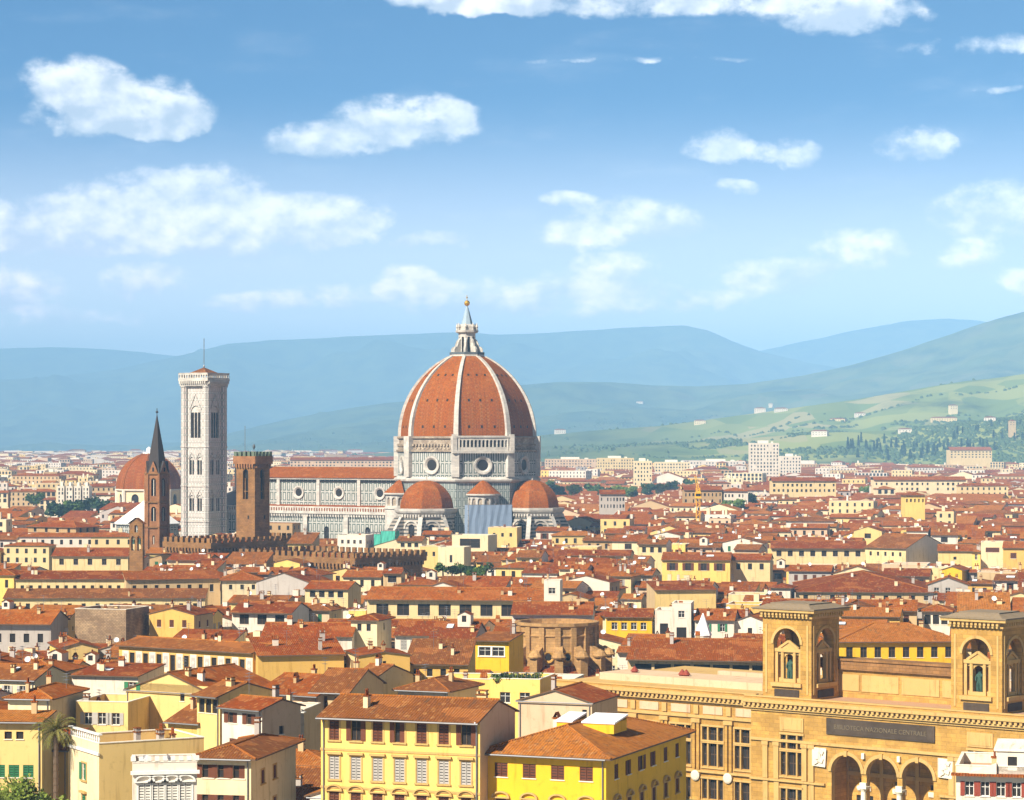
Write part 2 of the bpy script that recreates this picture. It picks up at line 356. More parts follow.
# ------------------------------------------------------------------ ground and hills
_lat = {}
def lattice(seed, nx, ny):
    if seed not in _lat: _lat[seed] = lattice_make(seed, nx, ny)
    return _lat[seed]
def lattice_make(seed, nx, ny):
    return np.random.RandomState(seed).rand(ny+2, nx+2)
def vnoise(x, y, seed):
    g = lattice(seed, 256, 256); xi = np.floor(x).astype(int); yi = np.floor(y).astype(int); fx = x-xi; fy = y-yi
    fx = fx*fx*(3-2*fx); fy = fy*fy*(3-2*fy); xi %= 256; yi %= 256
    return (g[yi, xi]*(1-fx)+g[yi, xi+1]*fx)*(1-fy)+(g[yi+1, xi]*(1-fx)+g[yi+1, xi+1]*fx)*fy
def fbm(x, y, seed, oct=5, gain=.5):
    a = 1; s = 0; n = 0
    for o in range(oct):
        s = s+a*vnoise(x*2**o+17*o, y*2**o+31*o, seed+o); n += a; a *= gain
    return s/n
RIDGES = [  # distance, [(px, py) of the crest], foot factor, roughness
 (24000, [(-400,356),(-60,352),(0,350),(60,349),(120,351),(180,356),(250,363),(320,372),(560,376),(700,362),(770,348),(810,340),(850,332),(905,323),(940,320.5),(980,323),(1040,330),(1400,350)], .80, 9),
 (20000, [(-400,420),(-60,390),(0,381),(60,377),(120,369),(180,357),(230,345),(270,340),(340,338),(400,335),(470,333),(540,331),(600,328),(640,326),(685,325.5),(708,331),(730,341),(762,352),(800,361),(860,373),(920,382),(1100,400),(1400,420)], .70, 15),
 (11500, [(-400,472),(-60,462),(150,450),(200,441),(235,431),(262,424),(300,416),(340,409),(385,402),(420,399),(460,393),(520,385),(560,381.5),(610,382),(650,385),(700,386),(745,384),(800,376),(850,365),(900,350),(950,334),(1000,319),(1024,312),(1080,298),(1200,280),(1400,290)], .66, 8),
 (6000, [(-400,476),(100,470),(300,458),(420,449),(480,443),(540,434),(600,429),(660,425),(720,417),(780,409),(840,401),(900,391),(960,381),(1024,373),(1100,362),(1400,350)], .74, 3.5),
 (4700, [(-400,480),(400,470),(540,452),(640,445),(700,441),(760,436),(820,432),(880,430),(950,424),(1024,416),(1100,408),(1400,400)], .80, 2.5),
]
def hill_height(a, r):
    """a in px of bearing, r in metres (arrays)"""
    ang = (a-CX)/F
    X = r*np.sin(ang); Y = r*np.cos(ang)
    H = np.full(a.shape, -40.0)
    for k, (rk, pts, ft, rough) in enumerate(RIDGES):
        py = np.interp(a, [p[0] for p in pts], [p[1] for p in pts])
        crest = HC+(HY-py)/F*rk
        w = fbm(a/90.0+k*7, a*0+k, 50+k, 3)-.5                      # the ridge line wanders in plan
        rr = rk*(1+0.05*w)
        t = np.clip((r-rr*ft)/(rr*(1-ft)), 0, 1); up = t*t*(3-2*t)*.55+t*.45
        dn = np.exp(-np.clip((r-rr)/(rr*.22), 0, 9)**2)
        prof = np.where(r < rr, up, dn)
        g = (fbm(X/900.0+k*13, Y/900.0, 80+k*9, 6, .55)-.5)
        gul = np.abs(fbm(X/650.0+k*5, Y/1500.0, 180+k*9, 5, .5)-.5)
        h = crest*prof + prof*(1-np.exp(-((r-rr)/(rr*.05))**2))*(g*rough*28-gul*rough*26) + prof*g*rough*2.2
        H = np.maximum(H, h-2)
    return H
hm = None
def build_land():
    global hm
    m, t, b = newmat('city_ground'); p = geoco(t); n = t.noise(p, 0.004, 5, 0.6); n2 = t.noise(p, 0.05, 4, 0.6)
    col = t.mix(t.sm(n, .42, .6), (.24,.185,.135,1), (.13,.15,.07,1)); col = t.mix(t.m('MULTIPLY', t.sm(n2, .45, .7), .5), col, (.26,.21,.16,1))
    t.l.new(col, b.inputs['Base Color'])
    g = MB(); n = 24
    L = 36000
    for i in range(n):
        for j in range(n):
            x0, x1 = -L+2*L*i/n, -L+2*L*(i+1)/n; y0, y1 = -L+2*L*j/n, -L+2*L*(j+1)/n
            g.face([(x0,y0,0),(x1,y0,0),(x1,y1,0),(x0,y1,0)])
    o = g.build('ground', m); tag(o, 'warm grey city ground running out to the plain below the hills', None, None, 'structure')
    # hills
    na, nr = 440, 380
    A = np.linspace(-330, 1350, na); Rr = 3600*(31000/3600)**np.linspace(0, 1, nr)
    a, r = np.meshgrid(A, Rr); Hh = hill_height(a, r)
    ang = (a-CX)/F; X = r*np.sin(ang); Y = r*np.cos(ang)
    V = np.stack([X, Y, Hh], -1).reshape(-1, 3)
    idx = np.arange(na*nr).reshape(nr, na)
    f = np.stack([idx[:-1,:-1], idx[:-1,1:], idx[1:,1:], idx[1:,:-1]], -1).reshape(-1, 4)
    me = bpy.data.meshes.new('hills'); me.from_pydata(V.tolist(), [], f.tolist()); me.update()
    me.polygons.foreach_set('use_smooth', [True]*len(f))
    o = bpy.data.objects.new('hills', me); C.objects.link(o); tag(o, 'wooded hills and terraced slopes beyond the city', None, None, 'structure')
    hm, t, b = newmat('hill_cover'); p = geoco(t)
    q = t.vm('MULTIPLY', p, (1.0, .6, 1.0))
    n1 = t.noise(q, 0.0016, 6, .62); n2 = t.noise(q, 0.007, 5, .65); 
    vo = t.node('ShaderNodeTexVoronoi'); t.l.new(t.vm('ADD', q, (0,0,0)), vo.inputs['Vector']); vo.inputs['Scale'].default_value = 0.0095
    fc = t.sep(vo.outputs['Color'])[0]
    field = t.mix(t.sm(fc, .2, .7), (.25,.27,.075,1), (.14,.19,.05,1)); field = t.mix(t.sm(fc, .75, .9), field, (.31,.28,.12,1))
    wood = t.mix(t.sm(n2, .35, .65), (.035,.065,.028,1), (.085,.12,.045,1))
    x, y, z = t.sep(p)
    near = t.sm(t.vm('LENGTH', p), 7600, 6000) if False else t.sm(y, 9500, 6500)
    mask = t.m('MULTIPLY', t.sm(t.m('ADD', n1, t.m('MULTIPLY', n2, .35)), 0.50, .66), t.m('ADD', .3, t.m('MULTIPLY', near, .75)))
    mask = t.m('MULTIPLY', mask, t.m('ADD', .12, t.m('MULTIPLY', .88, t.sm(t.m('DIVIDE', x, t.m('MAXIMUM', y, 1.0)), .01, .11))))
    col = t.mix(mask, wood, field)
    t.l.new(col, b.inputs['Base Color']); b.inputs['Roughness'].default_value = 1.0
    me.materials.append(hm)
build_land()
# the air: one even, pale, thin volume
def build_haze():
    g = MB(); x0,x1,y0,y1,z0,z1 = -9600,9600,-400,31500,-45,1190
    g.box(x0,x1,y0,y1,z0,z1, 0, True)
    m = bpy.data.materials.new('haze_air'); m.use_nodes = True; t = NT(m.node_tree); t.n.clear()
    v = t.node('ShaderNodeVolumePrincipled'); o = t.node('ShaderNodeOutputMaterial'); t.l.new(v.outputs[0], o.inputs['Volume'])
    v.inputs['Color'].default_value = (.335,.64,1.0,1); v.inputs['Density'].default_value = HAZE; v.inputs['Density Attribute'].default_value = ''
    v.inputs['Anisotropy'].default_value = -0.32
    m.cycles.homogeneous_volume = True
    ob = g.build('haze', m); tag(ob, 'pale blue summer haze over the city and hills', None, None, 'stuff')
HAZE = 0.97e-4
build_haze()

# ------------------------------------------------------------------ cathedral
CATH = R(-30.5)
def octo(r, n=8, off=22.5): return [(r*math.cos(R(off+360/n*i)), r*math.sin(R(off+360/n*i))) for i in range(n)]
def ring_window(mb, c, u, rad, m_ring, m_glass, dep=.5):
    """round window on a wall: c centre on the wall, u wall direction; outward normal (uy,-ux)"""
    ux, uy = u; nx, ny = uy, -ux; n = 24
    def P(r, a, d): return (c[0]+ux*r*math.cos(a)+nx*d, c[1]+uy*r*math.cos(a)+ny*d, c[2]+r*math.sin(a))
    for i in range(n):
        a, b = 2*math.pi*i/n, 2*math.pi*(i+1)/n
        mb.face([P(rad,a,0),P(rad,b,0),P(rad,b,dep),P(rad,a,dep)], m_ring)
        mb.face([P(rad,a,dep),P(rad,b,dep),P(rad*.80,b,dep*.9),P(rad*.80,a,dep*.9)], m_ring)
        mb.face([P(rad*.80,a,dep*.9),P(rad*.80,b,dep*.9),P(rad*.60,b,.06),P(rad*.60,a,.06)], m_ring)
    mb.face([P(rad*.60, 2*math.pi*i/n, .06) for i in range(n)], m_glass)
def corbels(mb, o, u, w, z0, z1, dep, step, m):
    ux, uy = u; nx, ny = uy, -ux; k = max(1, int(w/step))
    for i in range(k):
        s = (i+.5)*w/k; c = (o[0]+ux*s+nx*dep/2, o[1]+uy*s+ny*dep/2, (z0+z1)/2)
        mt = Matrix(((ux,nx,0,c[0]),(uy,ny,0,c[1]),(0,0,1,c[2]),(0,0,0,1))); mb.xbox(mt, w/k*.28, dep/2, (z1-z0)/2, m)
def build_cathedral():
    D = at_d(467, 500, 1120); root = thing('cathedral', 'great cathedral in white marble with huge ribbed terracotta dome and white lantern', 'cathedral', (D.x, D.y, 0), CATH)
    cl = 5.0                                       # octagon base, drum
    Rb, Rd = 30.6, 30.6; zb, zd0, zd1 = 36.6, 38.0, 48.6
    core = MB(); P = octo(Rb)
    for i in range(8):
        a, b = P[i], P[(i+1) % 8]; u = Vector((b[0]-a[0], b[1]-a[1])); w = u.length; u /= w; core.facade(a, u, w, 0, zb, (), 0, 0)
    o = core.build('crossing_wall', [MB_GREY], root)
    cor = MB(); cor.lathe([(Rb,35.4),(Rb+1.3,36.2),(Rb+1.5,36.9),(Rb+.2,38.0)], 8, 0, a0=R(22.5), a1=R(382.5)); cor.build('cornice', [MB_PLAIN], root)
    dr = MB(); P = octo(Rd)
    for i in range(8):
        a, b = P[i], P[(i+1) % 8]; u = Vector((b[0]-a[0], b[1]-a[1])); w = u.length; u /= w; dr.facade(a, u, w, zd0, zd1, (), 0, 0)
        # corner piers
        dr.xbox(Matrix.Translation((a[0]*1.005, a[1]*1.005, (zd0+zd1)/2)) @ Matrix.Rotation(R(22.5+45*i), 4, 'Z'), 1.0, 1.7, (zd1-zd0)/2, 1)
    drum = dr.build('drum', [MB_DRUM, MB_PLAIN], root)
    for i in range(8):
        a, b = P[i], P[(i+1) % 8]; u = Vector((b[0]-a[0], b[1]-a[1])); u.normalize(); g = MB()
        ring_window(g, ((a[0]+b[0])/2, (a[1]+b[1])/2, 43.0), u, 3.9, 0, 1, .8); g.build('round_window', [MB_PLAIN, M['glass']], drum)
    up = MB()                                      # rough unfinished band over the drum
    up.lathe([(Rd+.8,zd1),(Rd+.9,49.4),(Rd-.3,49.6),(Rd-.4,54.0),(Rd+.5,54.3),(Rd+.5,55.0),(Rd-1.5,55.2)], 8, 0, a0=R(22.5), a1=R(382.5))
    P2 = octo(Rd-.3)
    for i in range(8):
        a, b = P2[i], P2[(i+1) % 8]; u = Vector((b[0]-a[0], b[1]-a[1])); w = u.length; u /= w
        corbels(up, a, u, w, 51.0, 51.9, .7, 1.5, 0); corbels(up, a, u, w, 49.7, 50.3, .5, 2.1, 0)
    for i in range(8):
        q = P[i]; up.xbox(Matrix.Translation((q[0]*1.0, q[1]*1.0, 51.9)) @ Matrix.Rotation(R(22.5+45*i), 4, 'Z'), 1.2, 1.9, 3.3, 1)
    up.build('unfinished_band', [ROUGH, MB_PLAIN], root)
    # finished gallery on the south east face (faces between east and south)
    gi = [i for i in range(8) if abs(((22.5+45*i+22.5)-(-45)+180) % 360-180) < 1][0]
    a, b = P[gi], P[(gi+1) % 8]; u = Vector((b[0]-a[0], b[1]-a[1])); w = u.length; u /= w
    gal = MB(); n = Vector((u.y, -u.x)); off = 1.6; o2 = (a[0]+n.x*off-u.x*.7, a[1]+n.y*off-u.y*.7); w2 = w+1.4; k = 15
    holes = [((i+.5)*w2/k-.55, (i+.5)*w2/k+.55, 50.6, 53.6, True) for i in range(k)]
    gal.facade(o2, u, w2, 48.4, 55.2, holes, .8, 0)
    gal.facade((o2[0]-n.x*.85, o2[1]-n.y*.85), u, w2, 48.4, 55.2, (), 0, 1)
    for z0, z1, e in ((48.0,49.2,.5),(54.6,55.4,.35)):
        c = (a[0]+b[0])/2+n.x*(off/2+e/2), (a[1]+b[1])/2+n.y*(off/2+e/2)
        gal.xbox(Matrix(((u.x,n.x,0,c[0]),(u.y,n.y,0,c[1]),(0,0,1,(z0+z1)/2),(0,0,0,1))), w2/2+e, off/2+e/2+.02, (z1-z0)/2, 0)
    for e in (0, 1):
        c = (o2[0]+u.x*w2*e-n.x*.8, o2[1]+u.y*w2*e-n.y*.8)
        gal.xbox(Matrix(((u.x,n.x,0,c[0]),(u.y,n.y,0,c[1]),(0,0,1,52.0),(0,0,0,1))), .9, 1.2, 4.0, 0)
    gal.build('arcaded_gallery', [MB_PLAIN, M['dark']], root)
    # dome shell
    z0, r0, c = 55.0, 29.2, 9.2; rho = r0+c; zt = 89.6; K = 22
    prof = []
    for i in range(K+1):
        z = (zt-z0)*i/K; prof.append((math.sqrt(rho*rho-z*z)-c, z0+z))
    dm = MB(); dm.lathe(prof, 8, 0, a0=R(22.5), a1=R(382.5))
    for i in range(8):                              # small dark eyes in three rows
        for row, zz in enumerate((59.2, 70.4, 81.2)):
            r = (math.sqrt(rho*rho-(zz-z0)**2)-c)*math.cos(R(22.5)); sl = math.atan2((zz-z0), math.sqrt(rho*rho-(zz-z0)**2))
            for j in (-1, 0, 1):
                half = r*math.tan(R(22.5)); mt = Matrix.Rotation(R(45*i+45), 4, 'Z') @ Matrix.Translation((r, j*half*.5, zz)) @ Matrix.Rotation(-sl, 4, 'Y')
                dm.xbox(mt, .12, .42, .55, 1)
    dome = dm.build('dome', [DOME_T, M['dark']], root)
    for i in range(8):
        rb = MB(); a = R(22.5+45*i); ca, sa = math.cos(a), math.sin(a); pr = [(r, z) for r, z in prof]
        def Q(r, z, s, h): return (ca*(r+h)-sa*s, sa*(r+h)+ca*s, z)
        for j in range(K):
            (ra, za), (rb_, zb_) = pr[j], pr[j+1]; wa, wb = 1.05-.40*j/K, 1.05-.40*(j+1)/K; h = .9
            rb.face([Q(ra,za,-wa,h),Q(ra,za,wa,h),Q(rb_,zb_,wb,h),Q(rb_,zb_,-wb,h)])
            rb.face([Q(ra,za,wa,-.6),Q(rb_,zb_,wb,-.6),Q(rb_,zb_,wb,h),Q(ra,za,wa,h)]); rb.face([Q(ra,za,-wa,-.6),Q(ra,za,-wa,h),Q(rb_,zb_,-wb,h),Q(rb_,zb_,-wb,-.6)])
        rb.build('rib', [MB_PLAIN], dome)
    # lantern
    la = MB(); la.lathe([(6.0,88.8),(7.6,89.4),(7.6,90.2),(6.6,90.2),(6.6,90.0),(0,90.0)], 8, 0, a0=R(22.5), a1=R(382.5))
    la.lathe([(7.6,90.2),(7.6,91.3),(7.3,91.3),(7.3,90.2)], 8, 1, a0=R(22.5), a1=R(382.5))
    Pl = octo(3.7)
    for i in range(8):
        a, b = Pl[i], Pl[(i+1) % 8]; u = Vector((b[0]-a[0], b[1]-a[1])); w = u.length; u /= w
        la.facade(a, u, w, 90, 99.6, [(w*.30, w*.70, 91.0, 98.0, True)], .5, 0)
    la.lathe([(3.1,90),(3.1,99)], 8, 2, a0=R(22.5), a1=R(382.5))
    la.lathe([(3.7,99.4),(4.9,99.9),(5.1,100.7),(4.0,100.9),(3.9,102.6),(3.2,103.2),(2.5,103.4)], 8, 0, a0=R(22.5), a1=R(382.5))
    lantern = la.build('lantern', [MB_PLAIN, M['lead'], M['dark']], root)
    for i in range(8):
        a = R(22.5+45*i); bt = MB(); ca, sa = math.cos(a), math.sin(a)
        pts = [(3.4,90.0),(6.9,90.0),(6.9,92.6),(6.2,93.6),(5.4,93.8),(4.9,95.2),(4.4,96.4),(3.4,97.4)]
        for s in (-.42, .42): bt.face([(ca*r-sa*s, sa*r+ca*s, z) for r, z in (pts if s < 0 else pts[::-1])])
        for (r1,z1),(r2,z2) in zip(pts, pts[1:]): bt.face([(ca*r1+sa*.42, sa*r1-ca*.42, z1),(ca*r1-sa*.42, sa*r1+ca*.42, z1),(ca*r2-sa*.42, sa*r2+ca*.42, z2),(ca*r2+sa*.42, sa*r2-ca*.42, z2)])
        bt.lathe([(.45,100.7),(.5,102.0),(.7,102.2),(.12,103.9)], 6, 0, ca*4.3, sa*4.3)
        bt.build('buttress', [MB_PLAIN], lantern)
    co = MB(); co.lathe([(2.6,103.2),(2.3,104.4),(.45,111.0),(.35,111.4)], 8, 0, a0=R(22.5), a1=R(382.5)); co.build('spire', [M['leadlight']], lantern)
    bl = MB(); bl.lathe([(.2,111.2)]+[(1.25*math.sin(R(t)), 112.5-1.25*math.cos(R(t))) for t in range(15, 166, 15)]+[(.1,113.7)], 14, 0, smooth=True); 
    bl.box(-.11,.11,-.11,.11,113.6,116.0); bl.box(-.11,.11,-.75,.75,114.8,115.05); bl.build('gilded_ball_and_cross', [M['gold']], lantern)
    # three great tribunes (east, south, north): half domes over five sided apses
    for ang in (0, -90, 90):
        rt = MB(); W = 12.2; rots = Matrix.Rotation(R(ang), 4, 'Z')
        def B(deg, r): return (33.0+r*math.cos(R(deg)), r*math.sin(R(deg)))
        apse = MB(); degs = [-112.5, -67.5, -22.5, 22.5, 67.5, 112.5]
        for d0, d1 in zip(degs, degs[1:]):
            a, b = B(d0, W), B(d1, W); u = Vector((b[0]-a[0], b[1]-a[1])); w = u.length; u /= w
            apse.facade(a, u, w, 0, 23.4, [(w/2-1.5, w/2+1.5, 8, 18.5, True)], .7, 0, 1)
            # big blind arch ring
            nx, ny = u.y, -u.x; cxy = (a[0]+u.x*w/2, a[1]+u.y*w/2); n = 14
            for k in range(n):
                t0, t1 = math.pi*k/n, math.pi*(k+1)/n
                def q(r, t, d): return (cxy[0]+u.x*r*math.cos(t)+nx*d, cxy[1]+u.y*r*math.cos(t)+ny*d, 16.6+r*math.sin(t))
                apse.face([q(3.7,t0,.35),q(3.7,t1,.35),q(3.0,t1,.35),q(3.0,t0,.35)], 1); apse.face([q(3.7,t0,0),q(3.7,t1,0),q(3.7,t1,.35),q(3.7,t0,.35)], 1)
                apse.face([q(3.0,t1,0),q(3.0,t0,0),q(3.0,t0,.35),q(3.0,t1,.35)], 1)
            apse.face([(a[0]+u.x*(w/2-1.5)-nx*.6, a[1]+u.y*(w/2-1.5)-ny*.6, 8),(a[0]+u.x*(w/2+1.5)-nx*.6, a[1]+u.y*(w/2+1.5)-ny*.6, 8),(a[0]+u.x*(w/2+1.5)-nx*.6, a[1]+u.y*(w/2+1.5)-ny*.6, 18.5),(a[0]+u.x*(w/2-1.5)-nx*.6, a[1]+u.y*(w/2-1.5)-ny*.6, 18.5)], 2)
        apse2 = MB(); apse2.xf(apse, rots); wall = apse2.build('tribune_wall', [MB_STRIPE, MB_PLAIN, M['glass']], root)
        pg = MB(); pg.lathe([(W,22.6),(W+.9,23.3),(W+1.2,24.0),(W+1.2,24.9),(W+.3,25.0)], 8, 0, 33.0, 0, R(-112.5), R(247.5))
        for d0, d1 in zip(degs, degs[1:]):
            a, b = B(d0, W), B(d1, W); u = Vector((b[0]-a[0], b[1]-a[1])); w = u.length; u /= w; corbels(pg, a, u, w, 21.6, 22.6, .8, 1.3, 0)
        q = MB(); q.xf(pg, rots); q.build('parapet', [MB_PLAIN], wall)
        sd = MB(); pr = [(11.3*math.cos(t), 24.8+11.8*math.sin(t)) for t in [R(90)*i/12 for i in range(13)]]; pr[-1] = (0.0, pr[-1][1])
        sd.lathe(pr, 8, 0, 32.5, 0, R(-112.5), R(247.5)); sd.bar((32.5,0,36.4),(32.5,0,38.2),.35,1,6)
        q = MB(); q.xf(sd, rots); q.build('half_dome', [DOME_T, MB_PLAIN], root)
        for d in (-67.5, -22.5, 22.5, 67.5):        # spur buttresses
            e = MB(); ca, sa = math.cos(R(d)), math.sin(R(d))
            def q2(r, z, s): return (33+ca*r-sa*s, sa*r+ca*s, z)
            pts = [(W-.5,0),(W+9.5,0),(W+8.2,9),(W+.8,21.5),(W-.5,21.5)]
            for s in (-.9, .9): e.face([q2(r, z, s) for r, z in (pts[::-1] if s > 0 else pts)], 0)
            for (r1,z1),(r2,z2) in zip(pts[1:], pts[2:]): e.face([q2(r1,z1,-.9),q2(r1,z1,.9),q2(r2,z2,.9),q2(r2,z2,-.9)], 1)
            e2 = MB(); e2.xf(e, rots); e2.build('spur_buttress', [MB_STRIPE, MB_PLAIN], wall)
    # four small round exedrae
    for ang in (-45, -135, 45, 135):
        rots = Matrix.Rotation(R(ang), 4, 'Z'); e = MB(); cx = 29.2; r = 6.6
        e.lathe([(r,0),(r,24.0),(r+.5,24.2),(r+.5,24.9),(r-.2,25.0)], 20, 0, cx, 0, R(-90), R(90))
        k = 7
        for i in range(k):
            d0, d1 = -90+180*i/k, -90+180*(i+1)/k; a = (cx+r*math.cos(R(d0)), r*math.sin(R(d0))); b = (cx+r*math.cos(R(d1)), r*math.sin(R(d1)))
            u = Vector((b[0]-a[0], b[1]-a[1])); w = u.length; u /= w; e.facade(a, u, w, 25.0, 30.2, [(w/2-.95, w/2+.95, 25.6, 29.2, True)], .7, 0, 0)
            nn = (u.y, -u.x); e.face([(a[0]-nn[0]*.6, a[1]-nn[1]*.6, 25.2),(b[0]-nn[0]*.6, b[1]-nn[1]*.6, 25.2),(b[0]-nn[0]*.6, b[1]-nn[1]*.6, 30),(a[0]-nn[0]*.6, a[1]-nn[1]*.6, 30)], 1)
        e.lathe([(r-.2,30.0),(r+.9,30.4),(r+.9,31.0),(r+.2,31.1)], 20, 0, cx, 0, R(-90), R(90))
        q = MB(); q.xf(e, rots); ex = q.build('exedra_wall', [MB_PLAIN, ROUGH], root)
        c = MB(); c.lathe([(r+.8,30.9),(r*.62,33.8),(r*.25,36.0),(0,36.8)], 20, 0, cx, 0, R(-90), R(90)); q = MB(); q.xf(c, rots); q.build('cone_roof', [DOME_T], ex)
    # nave
    x0, x1 = -113.0, -27.0; hw = 10.8; aw = 20.5
    cw = MB(); L = x1-x0
    cw.facade((x0,-hw), (1,0), L, 22, 37.0, (), 0, 0); cw.facade((x1,hw), (-1,0), L, 22, 37.0, (), 0, 0)
    for i in range(5):
        x = x0+L*i/4; 
        for s in (-1, 1): cw.box(x-.8, x+.8, min(s*hw, s*(hw+.7)), max(s*hw, s*(hw+.7)), 22, 36.9, 1)
    for s in (-1, 1):
        cw.box(x0, x1, min(s*hw, s*(hw+.9)), max(s*hw, s*(hw+.9)), 36.2, 37.3, 1, True); cw.box(x0, x1, min(s*hw, s*(hw+.5)), max(s*hw, s*(hw+.5)), 35.2, 35.6, 2, True)
    clr = cw.build('clerestory_wall', [MB_WHITE, MB_PLAIN, M['dark']], root)
    for i in range(4):
        for s in (-1, 1):
            g = MB(); ring_window(g, (x0+L*(i+.5)/4, s*hw, 30.4), (1,0) if s < 0 else (-1,0), 2.9, 0, 1, .55); g.build('round_window', [MB_PLAIN, M['glass']], clr)
    nr = MB(); zr = 41.6; e = hw+1.4
    nr.face([(x0,-e,37.2),(x1,-e,37.2),(x1,0,zr),(x0,0,zr)]); nr.face([(x1,e,37.2),(x0,e,37.2),(x0,0,zr),(x1,0,zr)])
    nr.face([(x0,-e,36.9),(x1,-e,36.9),(x1,-e,37.2),(x0,-e,37.2)]); nr.build('nave_roof', [DOME_T], root)
    aw_ = MB()
    holes = [(L*(i+.5)/4-1.3, L*(i+.5)/4+1.3, 8, 16, True) for i in range(4)]
    aw_.facade((x0,-aw), (1,0), L, 0, 22.0, holes, .8, 0, 1); aw_.facade((x1,aw), (-1,0), L, 0, 22.0, (), 0, 0); aw_.face([(x0+1,-aw+.7,8),(x1-1,-aw+.7,8),(x1-1,-aw+.7,17),(x0+1,-aw+.7,17)], 2)
    for i in range(5):
        x = x0+L*i/4; aw_.box(x-1.1, x+1.1, -aw-1.0, -aw, 0, 22.6, 1)
    ais = aw_.build('aisle_wall', [MB_WHITE, MB_PLAIN, M['glass']], root)
    gl = MB(); gl.box(x0-.5, x1, -aw-1.5, -aw+.3, 21.4, 22.0, 0, True); gl.box(x0-.5, x1, -aw-1.5, -aw-1.2, 22.0, 22.6, 0, True); k = 64
    for i in range(k): gl.box(x0+L*(i+.5)/k-.32, x0+L*(i+.5)/k+.32, -aw-1.5, -aw-1.2, 22.6, 24.0, 0)
    gl.box(x0-.5, x1, -aw-1.5, -aw-1.2, 24.0, 24.6, 0, True); corbels(gl, (x0,-aw), (1,0), L, 20.2, 21.4, 1.1, 1.35, 0); gl.build('walkway', [MB_PLAIN], ais)
    ar = MB(); ar.face([(x0,-aw,22.3),(x1,-aw,22.3),(x1,-hw,25.0),(x0,-hw,25.0)]); ar.face([(x1,aw,22.3),(x0,aw,22.3),(x0,hw,25.0),(x1,hw,25.0)]); ar.build('aisle_roof', [RF[1]], root)
    fc = MB(); fx = x0-2.4
    prof = [(-aw-1,0),(aw+1,0),(aw+1,29),(11.5,31),(11.5,42.5),(0,47),(-11.5,42.5),(-11.5,31),(-aw-1,29)]
    fc.face([(fx,y,z) for y, z in prof[::-1]], 0); fc.face([(x0,y,z) for y, z in prof], 1)
    for (ya,za),(yb,zb2) in zip(prof[1:], prof[2:]+prof[:1]): fc.face([(fx,ya,za),(x0,ya,za),(x0,yb,zb2),(fx,yb,zb2)], 0)
    fc.build('facade', [MB_PLAIN, M['slate']], root)
    return root, D
cath, DC = build_cathedral()

